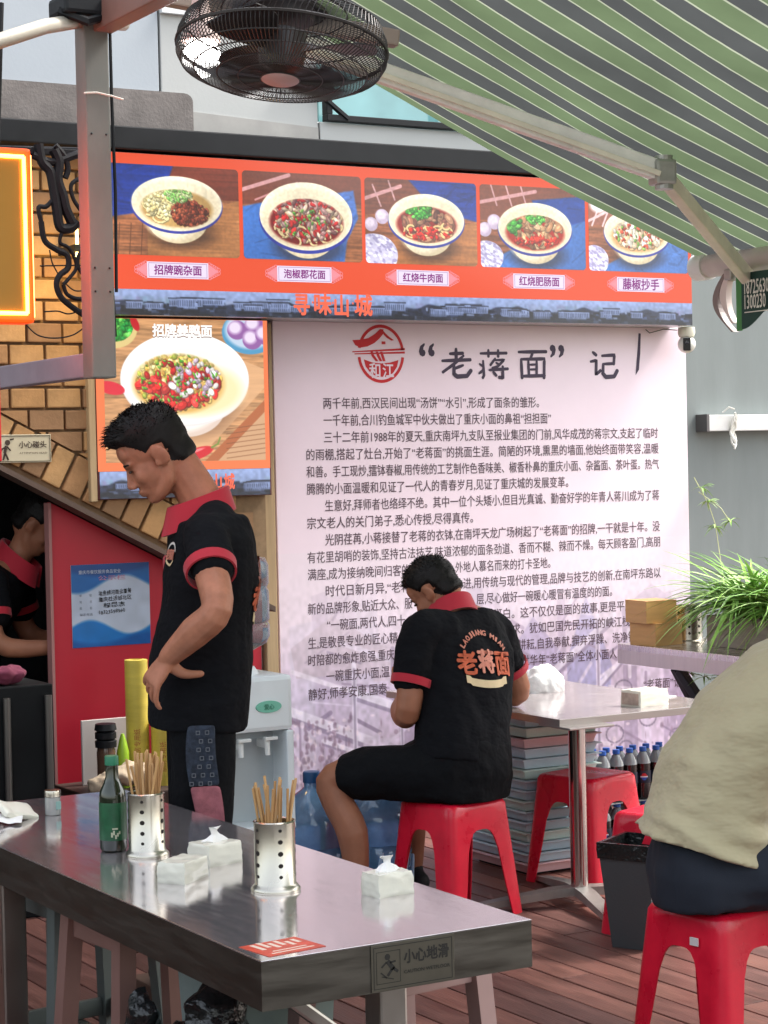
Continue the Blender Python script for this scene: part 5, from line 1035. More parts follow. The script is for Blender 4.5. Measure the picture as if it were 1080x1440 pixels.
# ------------------------------------------------------------------ stacked trays, soda bottles, clutter by the wall
M_tr = [mat('tray_blue', (0.52, 0.66, 0.74), 0.45, var=0.06), mat('tray_mint', (0.60, 0.76, 0.70), 0.45, var=0.06), mat('tray_pink', (0.70, 0.48, 0.50), 0.45, var=0.06)]
tx, ty, TW, TD, TH = 4.70, 6.98, 0.38, 0.46, 0.0415
def tray_mesh():
    r_ = lambda w, d, z: [(-w / 2, -d / 2, z), (w / 2, -d / 2, z), (w / 2, d / 2, z), (-w / 2, d / 2, z)]
    return MB().loft([r_(TW - 0.05, TD - 0.05, 0), r_(TW - 0.03, TD - 0.03, TH * 0.80), r_(TW, TD, TH * 0.84), r_(TW, TD, TH * 0.94), r_(TW - 0.03, TD - 0.03, TH * 0.96), r_(TW - 0.06, TD - 0.06, 0.006)]).mesh('tray')
trm = tray_mesh()
for k in range(16):
    ci = 2 if k in (0, 12) else (k % 2 if k > 12 else (0 if k % 3 else 1)); me = trm.copy(); o = link('tray', me, M_tr[ci]); o.location = (tx + rnd.uniform(-.004, .004), ty + rnd.uniform(-.004, .004), 0.012 + k * TH); o.rotation_euler = (0, 0, rnd.uniform(-0.012, 0.012))
    ordn = ['topmost', 'second from the top', 'third from the top', 'fourth from the top', 'fifth from the top', 'sixth from the top', 'seventh from the top', 'eighth from the top', 'eighth from the bottom', 'seventh from the bottom', 'sixth from the bottom', 'fifth from the bottom', 'fourth from the bottom', 'third from the bottom', 'second from the bottom', 'lowest'][15 - k]
    tag(o, {0: 'pale blue', 1: 'mint green', 2: 'dusty pink'}[ci] + ' shallow plastic tray, ' + ordn + ' of the tray stack', 'tray', 'stacked plastic trays')
tag(MB().box((tx, ty, 0.006), (0.30, 0.36, 0.012), 0.003).build('tray_board', M_black), 'thin black board under the stacked trays', 'board')
M_cola = mat('cola', (0.010, 0.006, 0.006), 0.08, coat=0.6); M_pet = mat('clear_pet', (0.42, 0.45, 0.48), 0.08, spec=0.6, trans=0.55, coat=0.4); M_cap = mat('cap_blue', (0.02, 0.10, 0.42), 0.4); M_lab = mat('label_navy', (0.012, 0.016, 0.035), 0.3)
def soda(first=None):
    t = thing('soda_bottle', '', 'bottle')
    MB().lathe([(0, 0), (0.03, 0.002), (0.033, 0.012), (0.033, 0.075), (0.031, 0.09), (0.033, 0.105), (0.0325, 0.150), (0.0, 0.152)], 18).build('cola', M_cola, t, True, True)
    MB().lathe([(0.0326, 0.150), (0.030, 0.165), (0.018, 0.190), (0.0135, 0.198), (0.0, 0.2)], 18, cap=False).build('neck', M_pet, t, True, True); MB().lathe([(0.0, 0.218), (0.0150, 0.217), (0.0158, 0.200), (0.0, 0.2)], 14).build('cap', M_cap, t, True, True)
    MB().lathe([(0.0336, 0.07), (0.0340, 0.075), (0.0340, 0.115), (0.0336, 0.12)], 18, cap=False).build('label', M_lab, t, True, True)
    for nm, c_, z0_, z1_ in (('emblem_red', (0.5, 0.02, 0.03), 0.098, 0.110), ('emblem_white', (0.75, 0.75, 0.78), 0.093, 0.098), ('emblem_blue', (0.03, 0.1, 0.45), 0.081, 0.093)):
        ring = []
        for z in (z0_, z1_):
            hw = math.sqrt(max(0.0, 0.0148 ** 2 - (z - 0.0955) ** 2)) / 0.0343 + 0.05; ring.append([(0.0343 * math.cos(R(-120) + (j / 6 - 0.5) * 2 * hw), 0.0343 * math.sin(R(-120) + (j / 6 - 0.5) * 2 * hw), z) for j in range(7)])
        MB().loft(ring, cap=False, closed=False).build('emblem', mat(nm, c_, 0.4), t, True, True)
    return t
proto = soda(); first = True; SX0, SY0 = 5.02, 6.93
for lay in range(2):
    for i in range(6):
        for j in range(2):
            o = proto if first else copy_tree(proto); first = False
            place(o, (SX0 + i * 0.069, SY0 + j * 0.069, 0.002 + lay * 0.221), 0, 'blue-capped cola bottle, %s from the left, %s row of the %s layer' % (('first', 'second', 'third', 'fourth', 'fifth', 'sixth')[i], ('front', 'back')[j], ('bottom', 'top')[lay]), 'cola bottles stacked under the pedestal table')
sl = MB().box((SX0 + 0.172, SY0 + 0.035, 0.2215), (0.43, 0.15, 0.0015)).build('card_sheet', mat('card_grey', (0.35, 0.36, 0.38), 0.6)); tag(sl, 'grey card sheet between the two layers of cola bottles', 'sheet')
bgm = fuse(MB().limb([(-0.07, 0, 0.04), (0.0, 0.01, 0.05), (0.08, 0.0, 0.055)], [0.035, 0.045, 0.04]).ell((0.09, 0.01, 0.06), (0.03, 0.03, 0.04)), 0.008, 3); crumple(bgm, 0.006, 25, 3)
zm = min(v.co.z for v in bgm.vertices)
for v in bgm.vertices: v.co.z -= zm
o = link('rolled_bag', bgm, mat('dark_cloth', (0.012, 0.012, 0.015), 0.8), smooth=True); o.location = (4.98, 7.14, 0.4405); tag(o, 'rolled black cloth bag lying behind the cola bottles', 'bag')
tag(MB().box((4.98, 7.14, 0.22), (0.22, 0.14, 0.44), 0.01).build('carton', mat('carton_grey', (0.20, 0.19, 0.20), 0.7)), 'grey carton behind the cola bottles under the rolled bag', 'carton')

# ------------------------------------------------------------------ water dispenser and water jugs
M_wd = mat('dispenser_white', (0.68, 0.74, 0.77), 0.35, var=0.04); M_wd2 = mat('dispenser_grey', (0.42, 0.47, 0.49), 0.4)
WDX, WDY = 3.245, 6.72; wd = thing('water_dispenser', 'white water dispenser behind the standing man', 'water dispenser', (WDX, WDY, 0)); hw = 0.152
for c, s_, nm, mm in (((0, 0.02, 0.18), (0.30, 0.26, 0.35), 'cabinet', M_wd), ((0, 0.06, 0.53), (0.30, 0.20, 0.34), 'back_panel', M_wd2), ((-0.138, -0.02, 0.53), (0.028, 0.27, 0.34), 'side_panel', M_wd), ((0.138, -0.02, 0.53), (0.028, 0.27, 0.34), 'side_panel', M_wd), ((0, 0.0, 0.80), (0.306, 0.30, 0.20), 'head', M_wd), ((0, -0.05, 0.358), (0.302, 0.22, 0.022), 'drip_tray', M_wd)):
    MB().box(c, s_, 0.018 if nm in ('head', 'cabinet') else 0.006).build(nm, mm, wd, local=True)
MB().box((0, -0.112, 0.18), (0.27, 0.006, 0.30), 0.004).build('door', M_wd, wd, local=True)
for x in (-0.05, 0.055): MB().box((x, -0.10, 0.655), (0.022, 0.07, 0.03), 0.006).tube([(x, -0.13, 0.66), (x, -0.135, 0.615)], 0.010, 10).box((x + 0.01, -0.14, 0.675), (0.05, 0.02, 0.012), 0.004).build('tap', mat('tap_white', (0.66, 0.68, 0.67), 0.35), wd, local=True)
em_ = MB().lathe([(0.0, 0), (0.052, 0.0), (0.050, 0.004), (0.0, 0.004)], 28, M=Matrix.Diagonal((1, 0.42, 1))).xf(Matrix.Translation((0.055, -0.151, 0.79)) @ Matrix.Rotation(R(90), 4, 'X')).build('badge', mat('badge_green', (0.16, 0.48, 0.36), 0.4), wd, True, True)
text_wall('爱心', 0.035, 0.075, 0.79, 0.022, -0.1565, 0.01).build('badge_lettering', mat('badge_ink', (0.02, 0.16, 0.10), 0.5), em_, local=True)
MB().lathe([(0.0, 0.90), (0.085, 0.90), (0.07, 0.925), (0.035, 0.935), (0, 0.935)], 24).build('collar', M_wd, wd, True, True)
wj = thing('water_jug', 'clear upturned water jug on top of the white dispenser', 'water jug', (WDX, WDY, 0.936))
jp = [(0.028, 0.0), (0.03, 0.02), (0.06, 0.045), (0.115, 0.075), (0.128, 0.10), (0.128, 0.14), (0.122, 0.15), (0.128, 0.16), (0.128, 0.26), (0.120, 0.275), (0.128, 0.29), (0.128, 0.355), (0.115, 0.382), (0.06, 0.39), (0, 0.39)]
M_jug = mat('jug_clear', (0.55, 0.62, 0.66), 0.06, spec=0.6, trans=0.75, ior=1.2)
MB().lathe(jp, 32).build('jug', M_jug, wj, True, True, 60)
M_blue = mat('jug_blue', (0.20, 0.42, 0.74), 0.08, spec=0.6, trans=0.5, var=0.2, vscale=14, coat=0.5)
def big_jug(loc, label, rz):
    t = thing('water_jug', label, 'water jug', loc, rz, 'blue water jugs on the floor')
    pf = [(0.0, 0.0), (0.12, 0.002), (0.134, 0.015), (0.134, 0.10), (0.126, 0.11), (0.134, 0.12), (0.134, 0.20), (0.126, 0.21), (0.134, 0.22), (0.134, 0.30), (0.128, 0.33), (0.09, 0.385), (0.04, 0.42), (0.03, 0.43), (0.03, 0.46), (0, 0.46)]
    MB().lathe(pf, 32).build('body', M_blue, t, True, True, 60); rb = MB()
    for k in range(14):
        a = k * 2 * math.pi / 14; rb.tube([(0.137 * math.cos(a + 0.30 * f), 0.137 * math.sin(a + 0.30 * f), 0.02 + 0.17 * f) for f in (0, .25, .5, .75, 1)], 0.007, 6)
    rb.build('ribs', mat('jug_rib', (0.48, 0.66, 0.88), 0.15, spec=0.6, coat=0.4), t, True, True); t.children[-1]['kind'] = 'stuff'
    MB().lathe([(0.0, 0.490), (0.030, 0.488), (0.033, 0.482), (0.033, 0.447), (0, 0.447)], 18).build('cap', mat('jug_cap', (0.01, 0.07, 0.20), 0.4), t, True, True); return t
big_jug((3.640, 6.90, 0), 'blue water jug left of the seated man\'s knee', 0.2); big_jug((3.875, 6.82, 0), 'blue water jug behind the seated man\'s shin', 0.9)

# ------------------------------------------------------------------ low shelf with kitchen odds and ends, dark counter
M_brown = mat('shelf_brown', (0.045, 0.025, 0.02), 0.6, var=0.3)
tag(MB().box((3.27, 7.62, 0.195), (0.62, 0.42, 0.39), 0.006).build('low_cabinet', M_brown), 'dark brown low cabinet in front of the red partition', 'cabinet')
M_yel = mat('wrap_yellow', (0.55, 0.43, 0.07), 0.4, var=0.12, vscale=6, stretch=(1, 1, 6), bump=0.1, bscale=8, bstretch=(1, 1, 14))
for (x, y), r_, h, lb_ in (((3.232, 7.60), 0.046, 0.50, 'tall yellow wrapped roll with red print beside the standing man'), ((3.32, 7.55), 0.048, 0.26, 'shorter yellow wrapped roll in front of the tall one')):
    t = thing('wrapped_roll', lb_, 'roll', (x, y, 0.39)); MB().lathe([(0.0, 0), (r_, 0.001), (r_, h), (r_ - 0.02, h + 0.002), (r_ - 0.02, h - 0.02), (0, h - 0.02)], 24).build('roll', M_yel, t, True, True, 50)
    vs, fs, a0, a1, b0, b1 = text_mesh('厨房专用纸'); mbt = MB()
    for v in [None]: pass
    a_c = R(-115); mbt.add([((r_ + 0.001) * math.cos(a_c + (v.y - 0.36) * 0.028 / r_ * -1), (r_ + 0.001) * math.sin(a_c + (v.y - 0.36) * 0.028 / r_ * -1), h * 0.22 + (v.x - a0) * 0.024) for v in vs], fs); mbt.build('lettering', mat('wrap_red', (0.36, 0.08, 0.03), 0.5), t, local=True)
t = thing('sauce_jar', 'brown sauce jar with a stacked black cap on the low cabinet', 'jar', (3.075, 7.55, 0.39))
MB().lathe([(0, 0), (0.036, 0.002), (0.037, 0.15), (0.033, 0.17), (0, 0.17)], 20).build('body', mat('sauce_brown', (0.10, 0.055, 0.035), 0.2, coat=0.4), t, True, True)
MB().lathe([(0, 0.17), (0.042, 0.17), (0.043, 0.195), (0.034, 0.20), (0.042, 0.205), (0.042, 0.228), (0.034, 0.232), (0.044, 0.238), (0.040, 0.262), (0, 0.265)], 20).build('cap', M_black, t, True, True)
t = thing('squeeze_bottle', 'bright lime green bottle beside the sauce jar', 'bottle', (3.150, 7.56, 0.39)); MB().lathe([(0, 0), (0.024, 0.002), (0.025, 0.14), (0.014, 0.19), (0.006, 0.215), (0, 0.216)], 18).build('body', mat('lime', (0.30, 0.50, 0.03), 0.35), t, True, True)
tag(MB().box((3.17, 7.72, 0.52), (0.26, 0.012, 0.26), 0.003).build('white_board', mat('board_white', (0.55, 0.50, 0.48), 0.5)), 'small white board leaning behind the lime bottle', 'board')
cl = fuse(MB().limb([(-0.11, 0, 0.0), (-0.03, -0.02, 0.03), (0.05, 0.0, 0.035), (0.12, 0.02, 0.02)], [0.03, 0.04, 0.045, 0.03]), 0.008, 3); crumple(cl, 0.016, 22, 5); zm = min(v.co.z for v in cl.vertices)
for v in cl.vertices: v.co.z -= zm
o = link('dish_cloth', cl, mat('cloth_cream', (0.48, 0.38, 0.27), 0.9, var=0.1), smooth=True); o.location = (3.10, 7.46, 0.392); tag(o, 'crumpled cream dish cloth on the edge of the low cabinet', 'cloth')
kc = thing('kitchen_counter', 'black kitchen counter with steel uprights at the left', 'counter', (2.3, 7.45, 0))
MB().box((2.26, 7.45, 0.43), (0.96, 0.44, 0.86), 0.006).build('body', mat('counter_black', (0.006, 0.007, 0.008), 0.6, var=0.3, spec=0.2), kc)
for x in (2.555, 2.715): MB().tube([(x, 7.215, 0.02), (x, 7.215, 0.82)], 0.014, 10).build('upright', mat('upright_steel', (0.16, 0.15, 0.14), 0.35, 0.8), kc, True)
mc = fuse(MB().ell((0, 0, 0.03), (0.10, 0.06, 0.035)).ell((0.06, 0, 0.03), (0.05, 0.05, 0.03)), 0.008, 3); crumple(mc, 0.012, 25, 2); zm = min(v.co.z for v in mc.vertices)
for v in mc.vertices: v.co.z -= zm
o = link('cleaning_cloth', mc, mat('cloth_maroon', (0.16, 0.03, 0.06), 0.9, var=0.2), smooth=True); o.location = (2.55, 7.30, 0.861); tag(o, 'crumpled maroon cloth on the black kitchen counter', 'cloth')

# ------------------------------------------------------------------ steel counter with planter at the right
rc_ = thing('steel_counter', 'high steel counter along the right side carrying the planter', 'counter', (5.85, 6.0, 0)); KX, KY = 5.645, 7.66
MB().box((KX + 0.27, KY - 1.9, 0.785), (0.54, 3.8, 0.03), 0.003).build('top', steel('counter_steel', (0.78, 0.74, 0.72), 0.28), rc_)
MB().box((KX + 0.002, KY - 1.9, 0.742), (0.004, 3.8, 0.062)).build('apron', steel('counter_apron', (0.66, 0.60, 0.58), 0.38, metal=0.7), rc_); MB().box((KX + 0.27, KY - 0.002, 0.742), (0.53, 0.004, 0.062)).build('apron', MATS['counter_apron'], rc_)
for yy in (KY - 0.35, KY - 2.0):
    bar_between((KX + 0.06, yy, 0.71), (KX + 0.48, yy, 0.02), 0.04, 0.04).build('leg', M_black, rc_); bar_between((KX + 0.48, yy - 0.05, 0.71), (KX + 0.06, yy - 0.05, 0.02), 0.04, 0.04).build('leg', M_black, rc_)
bar_between((KX + 0.06, KY - 0.38, 0.70), (KX + 0.06, KY - 1.1, 0.05), 0.04, 0.04).build('leg', M_black, rc_)
M_bx = mat('box_wood', (0.52, 0.30, 0.11), 0.45, var=0.1, vscale=4, stretch=(1, 1, 8)); M_bx2 = mat('box_wood_side', (0.46, 0.25, 0.09), 0.5, var=0.1, vscale=4, stretch=(1, 1, 8))
for (x, y, z, rz), lb_ in (((5.745, 7.50, 0.8, 0.10), 'lower orange wooden tissue box on the steel counter'), ((5.722, 7.505, 0.903, -0.06), 'upper orange wooden tissue box stacked on the other')):
    t = thing('tissue_box', lb_, 'box', (x, y, z), rz, 'wooden tissue boxes'); MB().box((0, 0, 0.05), (0.165, 0.17, 0.10), 0.002).build('case', M_bx, t, local=True); MB().box((0, 0, 0.101), (0.167, 0.172, 0.003), 0.001).build('lid', M_bx2, t, local=True)
pc_ = thing('utensil_cup', 'perforated steel cup between the wooden boxes and the planter', 'cup', (5.93, 7.50, 0.8))
MB().lathe([(0.075, 0), (0.076, 0.008), (0.066, 0.014), (0.064, 0.17), (0.060, 0.17), (0.058, 0.02), (0, 0.02)], 28).build('cup', M_cup, pc_, True, True, 50)
for a in range(8):
    for f in (0.045, 0.075, 0.105, 0.14):
        d = Vector((math.cos(a * 0.785 + 0.2), math.sin(a * 0.785 + 0.2), 0)); tg = Vector((-d.y, d.x, 0))
        if d.y < 0.4: MB().add([d * 0.0665 + tg * 0.006 * math.cos(k * 0.785) + Vector((0, 0, f + 0.006 * math.sin(k * 0.785))) for k in range(8)], [tuple(range(8))]).build('hole', M_hole, pc_, local=True)
M_pl = mat('planter_grey', (0.40, 0.35, 0.29), 0.7, var=0.18, vscale=5, stretch=(6, 1, 6))
pn = thing('planter_box', 'weathered wooden planter box on the steel counter', 'planter', (5.97, 6.3, 0.8)); PX0, PX1, PY0, PY1 = 5.86, 6.10, 4.6, 7.28
for c, s_, nm in (((PX0 + 0.01, (PY0 + PY1) / 2, 0.87), (0.02, PY1 - PY0, 0.138), 'side_board'), ((PX1 - 0.01, (PY0 + PY1) / 2, 0.87), (0.02, PY1 - PY0, 0.138), 'side_board'), (((PX0 + PX1) / 2, PY1 - 0.01, 0.87), (PX1 - PX0 - 0.04, 0.02, 0.138), 'end_board'), (((PX0 + PX1) / 2, PY0 + 0.01, 0.87), (PX1 - PX0 - 0.04, 0.02, 0.138), 'end_board')):
    MB().box(c, s_, 0.003).build(nm, M_pl, pn)
MB().box(((PX0 + PX1) / 2, (PY0 + PY1) / 2, 0.905), (PX1 - PX0 - 0.045, PY1 - PY0 - 0.045, 0.03)).build('soil', mat('soil', (0.03, 0.02, 0.014), 0.95), pn)
M_leaf = [mat('leaf_%d' % i, c, 0.45, var=0.25, vscale=12, spec=0.4, sub=0.0) for i, c in enumerate([(0.22, 0.42, 0.07), (0.36, 0.54, 0.18), (0.14, 0.31, 0.05)])]
def leaf_arch(mb, p0, az, L, w, lift, droop, mi, q):
    n = 7; d = Vector((math.cos(az), math.sin(az), 0)); s_ = Vector((-d.y, d.x, 0)); vs = []
    tw = q.uniform(-0.5, 0.5)
    for i in range(n + 1):
        t = i / n; p = Vector(p0) + d * (L * t * math.cos(lift * (1 - t * 0.5))) + Vector((0, 0, L * math.sin(lift) * t - droop * L * t * t)); ww = w * (0.5 + 0.6 * math.sin(math.pi * (0.15 + 0.8 * t))) * (1 - t ** 4)
        sd = s_ * math.cos(tw * t) + Vector((0, 0, 1)) * math.sin(tw * t); vs += [p + sd * ww + Vector((0, 0, ww * 0.4)), p, p - sd * ww + Vector((0, 0, ww * 0.4))]
    fs = []
    for i in range(n): fs += [(3 * i, 3 * i + 1, 3 * i + 4, 3 * i + 3), (3 * i + 1, 3 * i + 2, 3 * i + 5, 3 * i + 4)]
    mb.add(vs, fs, mi)
def spider_plant(loc, n, seed, label, R0=0.50):
    q = random.Random(seed); t = thing('spider_plant', label, 'plant', loc, 0, 'spider plants in the planter'); mb = MB()
    for i in range(n):
        az = q.uniform(0, 6.28); L = R0 * q.uniform(0.6, 1.15); leaf_arch(mb, (q.uniform(-.05, .05), q.uniform(-.07, .07), 0), az, L, q.uniform(0.005, 0.0095), q.uniform(0.7, 1.5), q.uniform(0.25, 1.15), q.randrange(3), q)
    mb.build('leaves', M_leaf, t, True, True, 180)
    for k in range(q.randrange(2, 4)):        # runners with plantlets
        az = q.uniform(2.2, 4.6); L = q.uniform(0.22, 0.34); pts = [Vector((math.cos(az) * L * f, math.sin(az) * L * f, 0.18 * f - 0.42 * f * f)) for f in (0, .2, .4, .6, .8, 1)]
        MB().tube(pts, 0.0018, 5).build('runner', mat('runner_pale', (0.50, 0.52, 0.25), 0.5), t, True, True); mb = MB()
        for i in range(9): leaf_arch(mb, pts[-1], q.uniform(0, 6.28), q.uniform(0.05, 0.09), 0.004, q.uniform(-0.1, 0.9), 0.5, q.randrange(2), q)
        mb.build('plantlet', M_leaf, t, True, True, 180)
    return t
for k, (x, y, n) in enumerate([(5.98, 7.12, 300), (5.97, 6.82, 300), (5.98, 6.50, 110), (5.97, 6.18, 90), (5.98, 5.85, 70)]):
    spider_plant((x, y, 0.918), n, 30 + k, ['spider plant at the far end of the planter, trailing over the counter', 'dense spider plant second from the far planter end', 'spider plant third along the planter towards the frame edge', 'spider plant fourth along the planter', 'spider plant nearest the camera in the planter'][k])
hp = thing('hanging_plantlets', 'thin trailing plantlets beside the right edge of the poster', 'plant', (6.32, 7.82, 1.3)); q = random.Random(3)
MB().tube([(6.30, 7.90, 1.55), (6.33, 7.83, 1.42), (6.345, 7.80, 1.32), (6.34, 7.76, 1.15), (6.28, 7.66, 1.02), (6.20, 7.5, 0.95)], 0.002, 5).tube([(6.31, 7.88, 1.48), (6.38, 7.80, 1.40), (6.42, 7.78, 1.33)], 0.0018, 5).build('runner', MATS['runner_pale'], hp, True)
for p, n in (((6.325, 7.83, 1.43), 14), ((6.345, 7.80, 1.31), 14), ((6.42, 7.78, 1.335), 10), ((6.315, 7.86, 1.50), 9)):
    mb = MB()
    for i in range(n): leaf_arch(mb, p, q.uniform(0, 6.28), q.uniform(0.04, 0.075), 0.0045, q.uniform(-0.3, 0.9), 0.6, q.randrange(2), q)
    mb.build('plantlet', M_leaf, hp, True, False, 180)

# ------------------------------------------------------------------ security camera, crumbs
sc2 = thing('security_camera', 'white dome security camera under the right end of the menu board', 'camera', (6.19, 7.84, 2.13))
MB().lathe([(0, 2.268), (0.040, 2.268), (0.042, 2.24), (0.036, 2.222), (0, 2.222)], 24, (6.19, 7.80, 0)).build('base', mat('cam_cream', (0.66, 0.63, 0.52), 0.4), sc2, True)
MB().ell((6.19, 7.80, 2.188), (0.043, 0.043, 0.043), nu=28, nv=18).build('dome', mat('cam_white', (0.70, 0.69, 0.64), 0.3), sc2, True)
bd_ = Vector((-0.75, -1, -0.08)).normalized(); Mx = bd_.to_track_quat('Z', 'Y').to_matrix().to_4x4(); Mx.translation = Vector((6.19, 7.80, 2.188)) + bd_ * 0.034
MB().box((0, 0, 0.003), (0.036, 0.062, 0.018), 0.008).xf(Mx).build('face', mat('cam_black', (0.008, 0.008, 0.009), 0.15), sc2); Mx2 = Mx.copy(); Mx2.translation = Vector((6.19, 7.80, 2.196)) + bd_ * 0.046
MB().lathe([(0, 0.004), (0.009, 0.003), (0.011, 0), (0, 0)], 16).xf(Mx2).build('lens', mat('lens', (0.02, 0.02, 0.03), 0.05, coat=1.0), sc2, True)
MB().tube([(6.15, 7.82, 2.255), (6.10, 7.86, 2.262), (6.04, 7.89, 2.245), (6.02, 7.895, 2.262)], 0.0022, 5).build('cable', M_black, sc2, True)
for k, (x, y) in enumerate([(4.62, 6.12), (4.33, 5.75), (2.98, 4.35), (3.02, 4.18), (2.85, 4.0), (2.77, 4.22), (4.55, 5.95), (3.3, 4.0)]):
    o = MB().ell((0, 0, 0.005), (rnd.uniform(0.006, 0.014), rnd.uniform(0.004, 0.009), 0.005), nu=8, nv=5).build('crumb', mat('crumb', (0.66, 0.60, 0.52), 0.8)); o.location = (x, y, 0.001); o.rotation_euler = (0, 0, k)
    tag(o, 'small pale crumb on the deck ' + ['beside the pedestal foot', 'in front of the pedestal foot', 'left of the deck gap by the steel table', 'near the steel table corner', 'towards the bottom edge', 'close under the steel table', 'by the charcoal bin', 'in the middle of the open deck'][k], 'crumb', 'crumbs on the deck')
st_ = MB().box((2.60, 5.52, 0.055), (0.36, 0.56, 0.11), 0.004).build('wooden_step', mat('step_wood', (0.12, 0.07, 0.05), 0.6, var=0.2)); tag(st_, 'low wooden step under the standing man behind the steel table', 'step')

# ------------------------------------------------------------------ people
M_skin = mat('skin', (0.39, 0.165, 0.100), 0.48, var=0.16, vscale=22, detail=8, bump=0.08, bscale=220, bdist=0.002, sub=0.12, spec=0.35)
M_skin2 = mat('skin_tan', (0.33, 0.140, 0.082), 0.5, var=0.10, vscale=14, bump=0.08, bscale=220, bdist=0.002, sub=0.12, spec=0.35)
M_hair = mat('hair_black', (0.006, 0.005, 0.005), 0.55, spec=0.25, var=0.3, vscale=60)
M_polo = mat('polo_black', (0.0055, 0.006, 0.008), 0.9, spec=0.15, bump=0.6, bscale=9, bstretch=(1, 1, 1.5), bdist=0.03); M_redc = mat('collar_red', (0.42, 0.010, 0.028), 0.75, sheen=0.2, bump=0.2, bscale=300, bdist=0.002)
M_trs = mat('trousers_black', (0.005, 0.0055, 0.007), 0.9, spec=0.15, bump=0.6, bscale=10, bdist=0.03); M_khaki = mat('khaki_cotton', (0.43, 0.385, 0.245), 0.85, var=0.06, vscale=3, sheen=0.2, bump=0.55, bscale=7, bstretch=(1, 1, 2.0), bdist=0.03); M_navy = mat('shorts_navy', (0.012, 0.017, 0.028), 0.85, bump=0.2, bscale=200, bdist=0.002)

def seg_ring(c, a, b, u, v, n=28, p=2.3):
    out = []
    for k in range(n):
        t = 2 * math.pi * k / n; ct, st = math.cos(t), math.sin(t)
        out.append(Vector(c) + u * (a * math.copysign(abs(ct) ** (2 / p), ct)) + v * (b * math.copysign(abs(st) ** (2 / p), st)))
    return out
def torso(mb, rings, grow=0.0, lat=Vector((0, 1, 0))):
    """rings: (centre, half width, half depth); the spine bends, the cross-sections follow it"""
    P = [Vector(r[0]) for r in rings]; out = []
    for i, (c, hw_, hd) in enumerate(rings):
        t = (P[min(i + 1, len(P) - 1)] - P[max(i - 1, 0)]).normalized(); l_ = (lat - t * lat.dot(t)).normalized(); f_ = l_.cross(t).normalized()
        out.append(seg_ring(c, hw_ + grow, hd + grow, l_, f_))
    return mb.loft(out)
def head_parts(mb, HM, sc=1.0):
    def E(c, r_, rot=None): 
        Mx = HM.to_3x3() @ (rot.to_3x3() if rot is not None else Matrix.Identity(3)); mb.ell(HM @ (Vector(c) * sc), tuple(v * sc for v in r_), Mx)
    E((-0.012, 0, 0.035), (0.096, 0.075, 0.083)); E((0.030, 0, -0.030), (0.062, 0.062, 0.075)); E((0.036, 0, -0.072), (0.050, 0.050, 0.038)); E((0.066, 0, -0.094), (0.022, 0.026, 0.018)); E((-0.03, 0, -0.03), (0.07, 0.06, 0.06))
    E((0.074, 0, 0.018), (0.018, 0.048, 0.013)); E((0.066, 0, 0.045), (0.024, 0.052, 0.035))
    for s_ in (-1, 1):
        E((0.060, s_ * 0.034, -0.028), (0.023, 0.024, 0.026)); E((0.098, s_ * 0.012, -0.040), (0.010, 0.008, 0.007))
        E((-0.008, s_ * 0.079, -0.006), (0.022, 0.009, 0.033), Matrix.Rotation(0.25, 4, 'Y') @ Matrix.Rotation(-s_ * 0.35, 4, 'Z')); E((0.008, s_ * 0.076, -0.022), (0.009, 0.007, 0.012))
    mb.limb([HM @ (Vector(p) * sc) for p in ((0.082, 0, 0.010), (0.096, 0, -0.016), (0.105, 0, -0.033))], [0.0085 * sc, 0.009 * sc, 0.0108 * sc], 10, 3)
    for s_ in (-1, 1): mb.limb([HM @ (Vector(p) * sc) for p in ((-0.004, s_ * 0.054, -0.038), (0.012, s_ * 0.050, -0.072), (0.045, s_ * 0.030, -0.090), (0.066, s_ * 0.010, -0.095))], [0.018 * sc, 0.020 * sc, 0.020 * sc, 0.017 * sc], 10, 3)
    E((0.089, 0, -0.061), (0.011, 0.023, 0.0055)); E((0.086, 0, -0.072), (0.011, 0.020, 0.0065)); E((0.078, 0, -0.066), (0.014, 0.030, 0.018))
